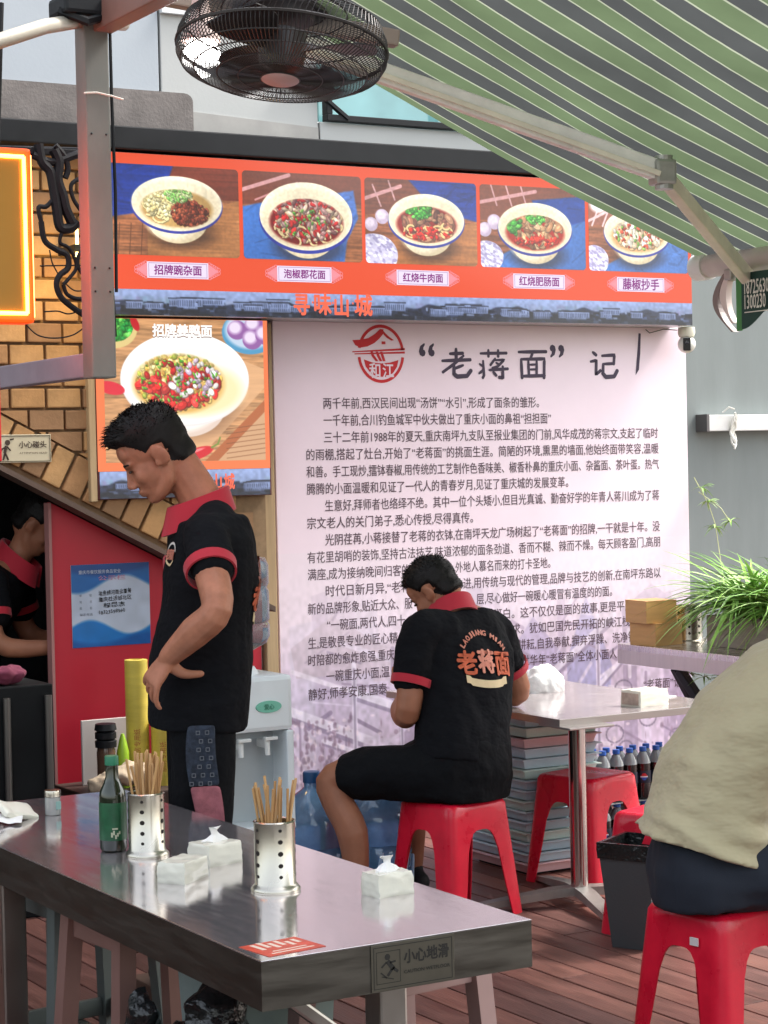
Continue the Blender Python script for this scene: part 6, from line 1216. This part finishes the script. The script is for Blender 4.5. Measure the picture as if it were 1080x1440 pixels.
def hair_mesh(HM, sc=1.0, top=0.020, side=0.007, fringe=0.016, seed=1, strands=1500, fl=0.022):
    q = random.Random(seed); c0 = Vector((-0.012, 0, 0.035)); rr_ = Vector((0.096, 0.075, 0.083)); nu, nv = 72, 44; mb = MB(); vs = []; good = []
    def zb(x, y):
        f = lambda a, b, t: a + (b - a) * max(0, min(1, t))
        if x > 0.02: return f(0.012, 0.064, (x - 0.02) / 0.035)
        if x > -0.028: return 0.016
        return f(0.016, -0.062, (-0.028 - x) / 0.022)
    for i in range(nv + 1):
        th = math.pi * i / nv
        for j in range(nu):
            ph = 2 * math.pi * j / nu; d = Vector((math.sin(th) * math.cos(ph), math.sin(th) * math.sin(ph), math.cos(th))); p = c0 + Vector((d.x * rr_.x, d.y * rr_.y, d.z * rr_.z))
            e2, r2 = Vector((-0.03, 0, -0.03)), Vector((0.071, 0.061, 0.062)); dd = (p - c0).normalized(); o_ = c0 - e2; A_ = sum((dd[k] / r2[k]) ** 2 for k in range(3)); B_ = sum(dd[k] * o_[k] / r2[k] ** 2 for k in range(3)); C_ = sum((o_[k] / r2[k]) ** 2 for k in range(3)) - 1; disc = B_ * B_ - A_ * C_
            if disc > 0:
                tt_ = (-B_ + math.sqrt(disc)) / A_
                l1 = (p - c0).length; p = c0 + dd * ((l1 + tt_ + math.sqrt((l1 - tt_) ** 2 + 0.012 ** 2)) / 2)
            mk = max(0, min(1, (p.z - zb(p.x, p.y)) / 0.016)); mk = mk * mk * (3 - 2 * mk); up_ = max(0, min(1, (p.z - 0.04) / 0.06))
            thk = side + (top - side) * up_ + fringe * max(0, min(1, (p.x - 0.0) / 0.06)) * max(0, min(1, (p.z - 0.05) / 0.03))
            nz_ = 1 + 0.35 * noise.noise(p * 70 + Vector((seed, 0, 0))) + 0.3 * noise.noise(p * 160)
            o = -0.004 + mk * (0.004 + thk * nz_); pt = p + d * o; vs.append(HM @ (pt * sc))
            if mk > 0.6: good.append((pt, d, thk))
    fs = []
    for i in range(nv):
        for j in range(nu): a = i * nu + j; b = i * nu + (j + 1) % nu; fs.append((a + nu, b + nu, b, a))
    mb.add(vs, fs)
    for k in range(strands):
        p, d, thk = good[q.randrange(len(good))]; fwd_ = Vector((0.7, 0, -0.1)) if p.z > 0.05 else Vector((-0.5, 0, -0.9)); L = (0.5 * thk + fl * q.uniform(0.3, 1.0) * (1 if p.z > 0.06 else 0.35)); dr = (d * q.uniform(0.5, 1.1) + fwd_ * q.uniform(0.2, 0.8) + Vector((q.uniform(-.4, .4), q.uniform(-.4, .4), q.uniform(-.2, .3)))).normalized()
        s_ = dr.cross(Vector((q.uniform(-1, 1), q.uniform(-1, 1), q.uniform(-1, 1)))).normalized() * 0.0013; a = p - d * 0.003
        b = a + dr * L * 0.6; c = a + dr * L + Vector((0, 0, -0.15 * L)); mb.add([HM @ (x * sc) for x in (a - s_, a + s_, b + s_ * 0.8, b - s_ * 0.8, c)], [(0, 1, 2, 3), (3, 2, 4)])
    me = bpy.data.meshes.new('hair'); me.from_pydata(mb.v, [], mb.f); me.update(); return me
def hand(mb, w, d, thumb_side, palm_n, curl=(0.35, 0.5, 0.4), sc=1.0, thumb=None, spread=0.10):
    d = Vector(d).normalized(); n_ = Vector(palm_n); n_ = (n_ - d * n_.dot(d)).normalized(); s_ = d.cross(n_); s_ = s_ if s_.dot(Vector(thumb_side)) > 0 else -s_; w = Vector(w)
    mb.loft([seg_ring(w + d * (f * sc), a * sc, b * sc, s_, n_, 16, 2.4) for f, a, b in ((-0.01, 0.024, 0.019), (0.02, 0.031, 0.017), (0.05, 0.039, 0.015), (0.08, 0.040, 0.0135), (0.092, 0.036, 0.010))])
    for i, (L, o) in enumerate(((0.070, 0.0320), (0.078, 0.0108), (0.073, -0.0104), (0.057, -0.0312))):
        p = w + d * (0.084 * sc) + s_ * (o * sc); dr = (d + s_ * spread * (1.5 - i) * 0.6).normalized(); pts = [p]; ang_ = 0
        for j, f in enumerate((0.45, 0.30, 0.25)):
            ang_ += curl[j] * (0.8 + 0.22 * i); pts.append(pts[-1] + (dr * math.cos(ang_) + n_ * math.sin(ang_)) * (L * f * sc))
        mb.limb(pts, [0.0094 * sc, 0.0086 * sc, 0.0080 * sc, 0.0070 * sc], 10, 3)
    if thumb: mb.limb([Vector(t) for t in thumb], [0.019 * sc, 0.0155 * sc, 0.0125 * sc, 0.0105 * sc][:len(thumb)], 10, 3)
    else:
        b = w + d * (0.02 * sc) + s_ * (0.022 * sc); mb.limb([b, b + (d * 0.6 + s_ * 0.8 + n_ * 0.2) * (0.035 * sc), b + (d * 0.9 + s_ * 0.75 + n_ * 0.45) * (0.055 * sc), b + (d * 1.2 + s_ * 0.6 + n_ * 0.6) * (0.068 * sc)], [0.0145 * sc, 0.012 * sc, 0.0105 * sc, 0.0085 * sc], 10, 3)
def drape(me, bvh, O, U, V, D, off=0.0025):
    """lay flat lettering (x right, y up) on a surface: ray from O+xU+yV along D"""
    for v in me.vertices:
        p = O + U * v.co.x + V * v.co.y; hit, nr, idx, dist = bvh.ray_cast(p, D)
        v.co = (hit - D * (off + v.co.z * 8)) if hit is not None else p + D * 0.25
    me.update(); return me
def flat_text(s, w, h, bold=0.0, cuts=0):
    vs, fs, a0, a1, b0, b1 = text_mesh(s, bold); me = bpy.data.meshes.new('lettering'); me.from_pydata([((v.x - (a0 + a1) / 2) * w / (a1 - a0), (v.y - (b0 + b1) / 2) * h / (b1 - b0), v.z) for v in vs], [], fs); me.update(); return me

def collar(parent, Ml, cz_back, cz_front, rx, ry, cx_back, cx_front, tilt=0.0, M_=None, Mx=None):
    """fold-down collar: a band round the neck, open at the throat"""
    rings = []; n = 34
    for k in range(n + 1):
        a = math.pi * 0.10 + (2 * math.pi - 0.2 * math.pi) * k / n; f = (1 + math.cos(a)) / 2        # f 1 at throat, 0 at nape
        c = Vector((cx_back * (1 - f) + cx_front * f, 0, cz_back * (1 - f) + cz_front * f)); e = Vector((math.cos(a) * rx, math.sin(a) * ry, 0)); o = Vector((math.cos(a), math.sin(a), 0)); dp = 0.050 + 0.016 * f
        rings.append([c + e * 0.93 + Vector((0, 0, 0.000)), c + e * 1.0 + Vector((0, 0, 0.018)), c + e * 1.03 + o * 0.006 + Vector((0, 0, 0.019)), c + e * 1.10 + o * 0.014 - Vector((0, 0, dp * 0.5)), c + e * 1.16 + o * 0.018 - Vector((0, 0, dp)), c + e * 1.12 + o * 0.010 - Vector((0, 0, dp)), c + e * 1.0 + o * 0.004 - Vector((0, 0, 0.008))])
    mb = MB().loft(rings, cap=True)
    if Mx is not None: mb.xf(Mx)
    return mb.build('collar', M_ or M_redc, parent, True, True, 60)
def band(parent, c, axis, r1, r2, w, M_, name='cuff', squash=1.0):
    ax_ = Vector(axis).normalized(); Mq = ax_.to_track_quat('Z', 'Y').to_matrix().to_4x4(); Mq.translation = Vector(c)
    return MB().lathe([(r1 - 0.004, -w / 2), (r1 + 0.002, -w / 2), (r2 + 0.002, w / 2), (r2 - 0.004, w / 2), (r1 - 0.004, -w / 2)], 28, M=Matrix.Diagonal((1, squash, 1)), cap=False).xf(Mq).build(name, M_, parent, True, True, 60)
def eyes(parent, HM, sc=1.0, M_s=M_skin):
    for s_ in (-1, 1):
        mb = MB(); mb.ell(HM @ (Vector((0.0835, s_ * 0.031, 0.0)) * sc), (0.006, 0.013, 0.0045), HM.to_3x3(), 12, 8); mb.build('eye', mat('eye_dark', (0.02, 0.015, 0.012), 0.2, coat=0.5), parent, True, True)
        mb = MB().tube([HM @ (Vector(p) * sc) for p in ((0.088, s_ * 0.014, 0.019), (0.088, s_ * 0.030, 0.023), (0.078, s_ * 0.048, 0.019))], [0.003, 0.0035, 0.002], 6); mb.build('eyebrow', M_hair, parent, True, True)

def head_matrix(pos, pitch, yaw=0.0, roll=0.0):
    Mx = Matrix.Rotation(yaw, 4, 'Z') @ Matrix.Rotation(pitch, 4, 'Y') @ Matrix.Rotation(roll, 4, 'X'); Mx.translation = Vector(pos); return Mx
def back_print(parent, shirt, rootM, O, U, V, D, sc=1.0, name_pre=''):
    bvh = BVHTree.FromPolygons([v.co.copy() for v in shirt.data.vertices], [tuple(p.vertices) for p in shirt.data.polygons])
    M_o = mat('print_orange', (0.50, 0.10, 0.04), 0.7, var=0.3, vscale=40); M_c = mat('print_cream', (0.62, 0.50, 0.30), 0.7, var=0.2, vscale=40); M_pk = mat('print_salmon', (0.62, 0.24, 0.17), 0.7)
    w3 = 0.245 * sc
    for k, ch in enumerate('老蒋面'):
        me = flat_text(ch, 0.082 * sc, 0.090 * sc, 0.04); dx = (k - 1) * 0.084 * sc
        for v in me.vertices: v.co.x += dx; v.co.y -= abs(dx) * 0.08
        drape(me, bvh, O, U, V, D, 0.004); link('print_character', me, M_o if k != 1 else M_pk, shirt, False, True)
    word = 'LAOJIANG MIAN'; n = len(word); Rr = 0.125 * sc
    for k, ch in enumerate(word):
        if ch == ' ': continue
        a = math.radians(90 + 54 - 108 * k / (n - 1)); me = flat_text(ch, (0.008 if ch == 'I' else 0.019 if ch in 'MNG' else 0.016) * sc, 0.021 * sc, 0.04)
        for v in me.vertices:
            x, y = v.co.x, v.co.y; t = a - math.pi / 2; v.co.x = x * math.cos(t) - y * math.sin(t) + Rr * math.cos(a) * 0.92; v.co.y = x * math.sin(t) + y * math.cos(t) + Rr * math.sin(a) - 0.018 * sc
        drape(me, bvh, O, U, V, D, 0.004); link('print_letter', me, M_pk, shirt, False, True)
    vs = []; fs = []
    for k in range(25):
        t = k / 24; x = (t - 0.5) * 0.19 * sc; y = -0.072 * sc - 0.012 * sc * math.sin(math.pi * t) + (0.006 * sc if t < 0.12 or t > 0.88 else 0); vs += [(x, y + 0.014 * sc, 0), (x, y - 0.014 * sc, 0)]
    fs = [(2 * k, 2 * k + 1, 2 * k + 3, 2 * k + 2) for k in range(24)]; me = bpy.data.meshes.new('ribbon'); me.from_pydata(vs, [], fs); drape(me, bvh, O, U, V, D, 0.004); link('print_ribbon', me, M_c, shirt, False, True)
    return bvh

def shoe(parent, ank, yaw, M_):
    A = Vector(ank); f = Vector((math.cos(yaw), math.sin(yaw), 0)); me = fuse(MB().limb([A + f * -0.04 + Vector((0, 0, -0.035)), A + f * 0.06 + Vector((0, 0, -0.040)), A + f * 0.15 + Vector((0, 0, -0.05))], [0.045, 0.045, 0.038]).limb([A + Vector((0, 0, 0.03)), A + Vector((0, 0, -0.03))], [0.042, 0.045]), 0.012, 2)
    for v in me.vertices: v.co.z = max(v.co.z, A.z - 0.08)
    return link('shoe', me, M_, parent, True, True)

def standing_worker():
    t = thing('person', 'worker in black polo with red collar standing in profile, hand on hip', 'person', (2.565, 5.52, 0.112), R(158))
    HM = head_matrix((0.128, 0, 1.575), R(34)); TR = [((0.025, 0, 0.77), 0.165, 0.130), ((0.020, 0, 0.86), 0.172, 0.134), ((0.008, 0, 0.98), 0.168, 0.132), ((-0.012, 0, 1.10), 0.170, 0.122), ((-0.025, 0, 1.22), 0.182, 0.122), ((-0.03, 0, 1.32), 0.185, 0.108), ((-0.028, 0, 1.385), 0.150, 0.088), ((-0.012, 0, 1.435), 0.085, 0.066)]
    sh, el, wr = (0.0, 0.176, 1.345), (-0.020, 0.350, 1.140), (0.112, 0.242, 1.002); shr, elr, wrr = (0.02, -0.178, 1.372), (-0.03, -0.25, 1.12), (0.02, -0.235, 0.87)
    b = MB(); head_parts(b, HM, 1.07); torso(b, TR, -0.02)
    b.limb([(-0.025, 0, 1.38), (0.012, 0, 1.465), (0.070, 0, 1.56)], [0.070, 0.062, 0.058])
    b.limb([sh, (-0.01, 0.27, 1.25), el, (0.04, 0.305, 1.075), wr], [0.048, 0.050, 0.045, 0.046, 0.030]); b.limb([shr, elr, wrr], [0.056, 0.046, 0.030])
    hand(b, wr, (0.053, -0.012, -0.074), (-0.6, 0.2, -0.5), (-0.62, -0.55, -0.35), (0.42, 0.55, 0.45), 1.0, thumb=[(0.100, 0.238, 0.972), (0.074, 0.238, 0.954), (0.047, 0.234, 0.950), (0.022, 0.228, 0.950)], spread=0.34)
    hand(b, wrr, (0.1, 0.1, -1), (1, 0, 0), (0, 1, 0))
    for s_ in (-1, 1): b.limb([(0.01, s_ * 0.085, 0.84), (0.02, s_ * 0.092, 0.46), (-0.01, s_ * 0.095, 0.09)], [0.078, 0.052, 0.036]); 
    for s_ in (-1, 1): b.limb([(-0.03, s_ * 0.095, 0.045), (0.10, s_ * 0.10, 0.035)], [0.035, 0.03])
    link('body', fuse(b, 0.0045, 3, 0.45), M_skin, t, True, True, 180)
    link('hair', hair_mesh(HM, 1.07, top=0.020, side=0.004, fringe=0.016, seed=4, strands=2400, fl=0.008), M_hair, t, True, True, 180); eyes(t, HM, 1.07)
    s = MB(); torso(s, TR[:-1], 0.018)
    for s_ in (-1, 1): s.limb([(-0.030, s_ * 0.015, 1.380), (-0.026, s_ * 0.09, 1.366), (-0.012, s_ * 0.165, 1.335)], [0.064, 0.060, 0.062])
    for a, b_, c in ((sh, (-0.008, 0.262, 1.262), None), (shr, (0.032, -0.222, 1.25), None)): s.limb([Vector(a) + Vector((-0.015, -0.07 * (1 if a[1] > 0 else -1), 0.0)), Vector(a) + Vector((0, 0, -0.012)), b_], [0.068, 0.068, 0.068])
    me = fuse(s, 0.008, 16); crumple(me, 0.010, 7, 3, (1, 1, 0.6)); crumple(me, 0.003, 26, 9, (1, 1, 0.5)); polo = link('polo_shirt', me, M_polo, t, True, True, 180)
    collar(t, None, 1.462, 1.398, 0.068, 0.066, -0.008, 0.026)
    band(t, (-0.010, 0.272, 1.247), Vector((-0.008, 0.262, 1.262)) - Vector(sh), 0.074, 0.071, 0.030, M_redc); band(t, (0.033, -0.228, 1.238), Vector((0.032, -0.222, 1.25)) - Vector(shr), 0.074, 0.071, 0.030, M_redc)
    p = MB(); torso(p, [((0.015, 0, 0.80), 0.150, 0.108), ((0.012, 0, 0.92), 0.152, 0.108)], 0.0)
    for s_ in (-1, 1): p.limb([(0.01, s_ * 0.080, 0.86), (0.02, s_ * 0.090, 0.60), (0.025, s_ * 0.092, 0.40), (0.0, s_ * 0.095, 0.10)], [0.102, 0.092, 0.080, 0.066])
    me = fuse(p, 0.010, 4); crumple(me, 0.007, 10, 5, (1, 1, 0.4)); link('trousers', me, M_trs, t, True, True, 180)
    for s_ in (-1, 1): shoe(t, (0.0, s_ * 0.095, 0.08), 0.05 * s_, M_black)
    bvh = BVHTree.FromPolygons([v.co.copy() for v in polo.data.vertices], [tuple(q_.vertices) for q_ in polo.data.polygons])
    M_pk = mat('print_salmon', (0.62, 0.24, 0.17), 0.7); M_w = mat('print_white', (0.6, 0.58, 0.55), 0.7)
    O = Vector((0.35, 0.085, 1.285)); U = Vector((0, 1, 0)); V = Vector((0, 0, 1)); D = Vector((-1, 0, 0))
    for nm, w, h, dy, dz, M_ in (('老蒋面', 0.062, 0.032, 0, 0, M_pk),):
        m_ = flat_text(nm, w, h, 0.05); drape(m_, bvh, O, U, V, D, 0.004); link('chest_lettering', m_, M_, polo, False, True)
    for a0_, a1_, rr2, dz in ((20, 160, 0.040, -0.004), (215, 325, 0.040, 0.006)):
        vs = []
        for k in range(15): a = R(a0_ + (a1_ - a0_) * k / 14); vs += [(rr2 * math.cos(a), rr2 * math.sin(a) + dz, 0), ((rr2 - 0.007) * math.cos(a), (rr2 - 0.007) * math.sin(a) + dz, 0)]
        m_ = bpy.data.meshes.new('arc'); m_.from_pydata(vs, [], [(2 * k, 2 * k + 1, 2 * k + 3, 2 * k + 2) for k in range(14)]); drape(m_, bvh, O, U, V, D, 0.004); link('chest_emblem', m_, M_w if a0_ < 100 else mat('print_cream', (0.62, 0.50, 0.30), 0.7), polo, False, True)
    back_print(t, polo, None, Vector((-0.42, 0.0, 1.16)), Vector((0, -1, 0)), Vector((0, 0, 1)), Vector((1, 0, 0)), 0.95)
    # towel hanging from the waist at the near side
    rg = []; 
    for i in range(22):
        f = i / 21; z = 0.80 - 0.52 * f; x = 0.022 - 0.045 * f * f + 0.006 * math.sin(f * 9); y = 0.196 + 0.012 * math.sin(f * 3.2) ; w = 0.040 + 0.004 * math.sin(f * 6)
        rg.append([Vector((x + w * (k / 6 - 0.5) * 2, y + 0.004 * math.sin(k * 1.2 + f * 5), z)) for k in range(7)])
    tw = thing('towel', 'navy and pink printed towel hanging at the standing man\'s hip', 'towel', t.location, R(158))
    for nm, a, b_, M_ in (('upper_cloth', 0, 8, mat('towel_navy', (0.020, 0.028, 0.045), 0.9, var=0.5, vscale=60, bump=0.3, bscale=90)), ('lower_cloth', 7, 22, mat('towel_pink', (0.30, 0.10, 0.12), 0.9, var=0.25, vscale=30, bump=0.3, bscale=90))):
        me = evaluated(MB().loft(rg[a:b_], cap=False, closed=False).mesh(nm), [('SOLIDIFY', dict(thickness=0.006)), ('SUBSURF', dict(levels=1))]); link(nm, me, M_, tw, True, True)
    mk = MB()
    for r_ in range(7):
        for c_ in range(2 if r_ < 5 else 3):
            z = 0.780 - r_ * 0.024; f = (0.80 - z) / 0.52; x = 0.022 - 0.045 * f * f + (-0.014 + 0.026 * c_ - 0.008 * (r_ % 2)); rect_ = 0.005
            for dx, dz, w, h in ((0, rect_, 0.011, 0.002), (0, -rect_, 0.011, 0.002), (rect_, 0, 0.002, 0.010), (-rect_, 0, 0.002, 0.010)): mk.box((x + dx, 0.208 + 0.012 * math.sin(f * 3.2), z + dz), (w, 0.001, h))
    mk.build('printed_marks', mat('towel_marks', (0.12, 0.13, 0.15), 0.9), tw, local=True); tw.children[-1]['kind'] = 'stuff'
    return t
standing_worker()

def seated_worker():
    t = thing('person', 'worker in black polo and shorts sitting on a red stool, back turned, head bent', 'person', (3.96, 6.40, 0.0), R(102))
    HM = head_matrix((0.175, -0.092, 1.168), R(40), R(24)); lat = Vector((0.0, 1, 0.0)).normalized()
    TR = [((-0.02, -0.01, 0.43), 0.175, 0.145), ((-0.03, -0.02, 0.54), 0.178, 0.135), ((-0.01, -0.05, 0.68), 0.168, 0.120), ((0.03, -0.09, 0.82), 0.182, 0.122), ((0.065, -0.115, 0.94), 0.200, 0.118), ((0.09, -0.125, 1.02), 0.195, 0.100), ((0.105, -0.125, 1.08), 0.150, 0.082), ((0.12, -0.118, 1.115), 0.085, 0.066)]
    lat = Vector((0.12, 1, 0.12)).normalized()
    shl, ell_, wrl = (0.075, 0.075, 1.015), (0.075, 0.150, 0.735), (0.300, -0.070, 0.785); shr, elr, wrr = (0.085, -0.315, 1.005), (0.115, -0.470, 0.755), (0.300, -0.360, 0.752)
    b = MB(); head_parts(b, HM, 0.98); torso(b, TR, -0.02, lat); b.limb([(0.10, -0.122, 1.06), (0.125, -0.112, 1.11), (0.148, -0.102, 1.15)], [0.062, 0.057, 0.056])
    b.limb([shl, (0.07, 0.125, 0.87), ell_, (0.20, 0.06, 0.735), wrl], [0.056, 0.052, 0.046, 0.045, 0.030]); b.limb([shr, (0.10, -0.40, 0.88), elr, (0.21, -0.42, 0.747), wrr], [0.056, 0.052, 0.045, 0.044, 0.030])
    hand(b, wrl, (0.9, -0.4, 0.15), (0.2, -0.5, 0.8), (0.3, -0.5, 0.6), (0.5, 0.6, 0.5)); hand(b, wrr, (0.9, 0.35, -0.05), (0, 0.8, 0.4), (0, 0.2, -1), (0.25, 0.3, 0.3))
    kl, al = (0.300, 0.310, 0.495), (0.215, 0.285, 0.085); kr, ar = (0.40, -0.10, 0.49), (0.36, -0.12, 0.085)
    b.limb([(0.0, 0.09, 0.50), (0.16, 0.21, 0.515), kl, (0.285, 0.315, 0.42), (0.225, 0.295, 0.30), al], [0.088, 0.080, 0.062, 0.058, 0.058, 0.038]); b.limb([(0.0, -0.10, 0.50), (0.2, -0.10, 0.515), kr, (0.385, -0.105, 0.40), (0.35, -0.115, 0.30), ar], [0.088, 0.080, 0.060, 0.056, 0.056, 0.038])
    for a, yw in ((al, 0.5), (ar, -0.1)): b.limb([Vector(a) + Vector((-0.03, 0, -0.045)), Vector(a) + Vector((0.10 * math.cos(yw), 0.10 * math.sin(yw), -0.05))], [0.034, 0.03])
    link('body', fuse(b, 0.006, 3, 0.45), M_skin2, t, True, True, 180); link('hair', hair_mesh(HM, 0.98, top=0.014, side=0.008, fringe=0.006, seed=11, strands=1700, fl=0.012), M_hair, t, True, True, 180); eyes(t, HM, 0.98)
    s = MB(); torso(s, TR[1:-1], 0.016, lat)
    cl, cr = (0.068, 0.128, 0.868), (0.103, -0.402, 0.872)
    s.limb([(0.06, -0.03, 1.02), shl, cl], [0.088, 0.080, 0.072]); s.limb([(0.08, -0.22, 1.01), shr, cr], [0.088, 0.080, 0.072])
    me = fuse(s, 0.008, 5); crumple(me, 0.010, 8, 13, (1, 1, 0.7)); crumple(me, 0.0035, 24, 2, (1, 1, 0.6)); polo = link('polo_shirt', me, M_polo, t, True, True, 180)
    Mx = Matrix.Translation((0.112, -0.118, 1.092)) @ Matrix.Rotation(R(20), 4, 'Y') @ Matrix.Rotation(R(10), 4, 'X')
    collar(t, None, 0.030, -0.020, 0.074, 0.074, -0.008, 0.03, Mx=Mx)
    band(t, (0.067, 0.132, 0.852), Vector(cl) - Vector(shl), 0.076, 0.074, 0.030, M_redc); band(t, (0.105, -0.410, 0.858), Vector(cr) - Vector(shr), 0.076, 0.074, 0.030, M_redc)
    p = MB(); torso(p, [((-0.01, -0.01, 0.435), 0.185, 0.150), ((-0.03, -0.02, 0.52), 0.188, 0.150), ((-0.02, -0.04, 0.63), 0.178, 0.135)], 0.004, lat)
    p.limb([(-0.02, 0.08, 0.515), (0.12, 0.18, 0.520), (0.235, 0.262, 0.512)], [0.108, 0.108, 0.092]); p.limb([(-0.02, -0.09, 0.515), (0.15, -0.10, 0.52), (0.30, -0.10, 0.51)], [0.108, 0.108, 0.092])
    me = fuse(p, 0.010, 4); crumple(me, 0.010, 10, 6); 
    for v in me.vertices: v.co.z = max(v.co.z, 0.4215)
    link('shorts', me, M_trs, t, True, True, 180)
    for a, yw in ((al, 0.5), (ar, -0.1)): shoe(t, a, yw, M_black)
    # the back print, laid on along the torso's own backward direction
    D = Vector((0.99, -0.12, -0.10)).normalized(); U = Vector((-0.12, -1, -0.10)).normalized(); V = U.cross(D).normalized(); V = V if V.z > 0 else -V
    back_print(t, polo, None, Vector((0.04, -0.115, 0.905)) - D * 0.5, U, V, D, 1.0)
    return t
seated_worker()
def diner():
    t = thing('person', 'person in loose khaki shirt and navy shorts hunched on a red stool at the right', 'person', (3.612, 4.440, 0.0), R(-24))
    HM = head_matrix((0.56, 0, 1.17), R(35)); TR = [((-0.02, 0, 0.44), 0.19, 0.155), ((-0.035, 0, 0.55), 0.195, 0.150), ((-0.030, 0, 0.66), 0.190, 0.145), ((-0.005, 0, 0.77), 0.190, 0.140), ((0.08, 0, 0.89), 0.205, 0.135), ((0.20, 0, 1.00), 0.215, 0.125), ((0.30, 0, 1.06), 0.19, 0.10), ((0.37, 0, 1.09), 0.10, 0.072)]
    b = MB(); head_parts(b, HM); torso(b, TR, -0.02); b.limb([(0.34, 0, 1.07), (0.42, 0, 1.12), (0.50, 0, 1.15)], [0.066, 0.060, 0.058])
    arms = []
    for s_ in (-1, 1):
        sh, el, wr = (0.26, s_ * 0.20, 1.00), (0.38, s_ * 0.27, 0.76), (0.60, s_ * 0.14, 0.80); b.limb([sh, el, wr], [0.058, 0.047, 0.030]); hand(b, wr, (0.8, -s_ * 0.4, 0.1), (0, -s_ * 0.3, 0.9), (0, -s_ * 0.9, 0.1), (0.6, 0.7, 0.5)); arms.append((sh, el))
        kn, an = (0.42, s_ * 0.16, 0.48), (0.40, s_ * 0.15, 0.085); b.limb([(0.0, s_ * 0.10, 0.50), (0.2, s_ * 0.14, 0.515), kn, (0.39, s_ * 0.155, 0.3), an], [0.092, 0.085, 0.062, 0.058, 0.038]); b.limb([(0.37, s_ * 0.15, 0.045), (0.50, s_ * 0.16, 0.035)], [0.034, 0.03])
    link('body', fuse(b, 0.008, 3, 0.45), M_skin2, t, True, True, 180); link('hair', hair_mesh(HM, seed=21, strands=700), M_hair, t, True, True, 180); eyes(t, HM)
    s = MB(); torso(s, [((-0.055, 0, 0.575), 0.225, 0.165)] + TR[2:-1], 0.022)
    for sh, el in arms: s.limb([Vector(sh) * 0.85 + Vector((0.02, 0, 0.14)), sh, Vector(sh).lerp(Vector(el), 0.6)], [0.10, 0.092, 0.088])
    me = fuse(s, 0.008, 6); crumple(me, 0.012, 5, 31, (1, 1, 1)); crumple(me, 0.005, 16, 8, (0.5, 1, 1.6))
    for v in me.vertices:      # pulled folds near the hem
        k = max(0, 1 - abs(v.co.z - 0.62) / 0.10); v.co += Vector((0.010 * k * math.sin(v.co.z * 70 + v.co.x * 30), 0.010 * k * math.sin(v.co.z * 64 + v.co.x * 40 + 1), 0))
    me = evaluated(me, [('SMOOTH', dict(factor=0.5, iterations=9))]); link('shirt', me, M_khaki, t, True, True, 180)
    p = MB(); torso(p, [((-0.02, 0, 0.435), 0.205, 0.168), ((-0.03, 0, 0.52), 0.208, 0.165), ((-0.03, 0, 0.60), 0.195, 0.150)], 0.004)
    for s_ in (-1, 1): p.limb([(-0.02, s_ * 0.10, 0.515), (0.15, s_ * 0.13, 0.525), (0.34, s_ * 0.155, 0.512)], [0.112, 0.112, 0.096])
    me = fuse(p, 0.010, 4); crumple(me, 0.010, 9, 16)
    for v in me.vertices: v.co.z = max(v.co.z, 0.4215)
    link('shorts', me, M_navy, t, True, True, 180)
    for s_ in (-1, 1): shoe(t, (0.40, s_ * 0.15, 0.08), 0.05, M_black)
diner()

def kitchen_worker():
    t = thing('person', 'worker in black polo with red collar bending in the dark kitchen doorway', 'person', (2.84, 8.33, 0.026), R(-35))
    HM = head_matrix((0.26, 0, 1.40), R(40)); TR = [((-0.06, 0, 0.76), 0.165, 0.118), ((-0.05, 0, 0.90), 0.168, 0.120), ((0.0, 0, 1.02), 0.172, 0.120), ((0.06, 0, 1.12), 0.185, 0.115), ((0.11, 0, 1.19), 0.18, 0.10), ((0.14, 0, 1.23), 0.14, 0.08), ((0.165, 0, 1.26), 0.08, 0.065)]
    b = MB(); head_parts(b, HM); torso(b, TR, -0.02); b.limb([(0.15, 0, 1.24), (0.19, 0, 1.30), (0.22, 0, 1.36)], [0.06, 0.056, 0.055]); s = MB(); torso(s, TR[:-1], 0.012)
    for s_ in (-1, 1):
        sh, el, wr = (0.10, s_ * 0.18, 1.18), (0.14, s_ * 0.25, 0.93), (0.36, s_ * 0.16, 0.90); b.limb([sh, el, wr], [0.056, 0.046, 0.03]); hand(b, wr, (0.9, -s_ * 0.2, -0.2), (0, -s_ * 1, 0.3), (0, 0, -1)); e = Vector(sh).lerp(Vector(el), 0.55); s.limb([Vector(sh) * 0.97, sh, e], [0.08, 0.076, 0.070]); band(t, e, Vector(el) - Vector(sh), 0.073, 0.072, 0.03, M_redc)
        b.limb([(-0.05, s_ * 0.085, 0.84), (-0.02, s_ * 0.092, 0.46), (-0.05, s_ * 0.095, 0.09)], [0.078, 0.052, 0.036])
    link('body', fuse(b, 0.009, 3, 0.45), M_skin2, t, True, True, 180); link('hair', hair_mesh(HM, seed=33, strands=500), M_hair, t, True, True, 180); eyes(t, HM)
    me = fuse(s, 0.010, 5); crumple(me, 0.008, 9, 7); link('polo_shirt', me, M_polo, t, True, True, 180)
    Mx = Matrix.Translation((0.17, 0, 1.265)) @ Matrix.Rotation(R(25), 4, 'Y'); collar(t, None, 0.03, -0.02, 0.074, 0.074, -0.008, 0.03, Mx=Mx)
    p = MB(); torso(p, [((-0.06, 0, 0.78), 0.152, 0.108), ((-0.05, 0, 0.92), 0.152, 0.108)])
    for s_ in (-1, 1): p.limb([(-0.05, s_ * 0.080, 0.86), (-0.02, s_ * 0.090, 0.46), (-0.04, s_ * 0.095, 0.06)], [0.10, 0.082, 0.066]); shoe(t, (-0.04, s_ * 0.095, 0.08), 0, M_black)
    link('trousers', fuse(p, 0.012, 4), M_trs, t, True, True, 180)
kitchen_worker()
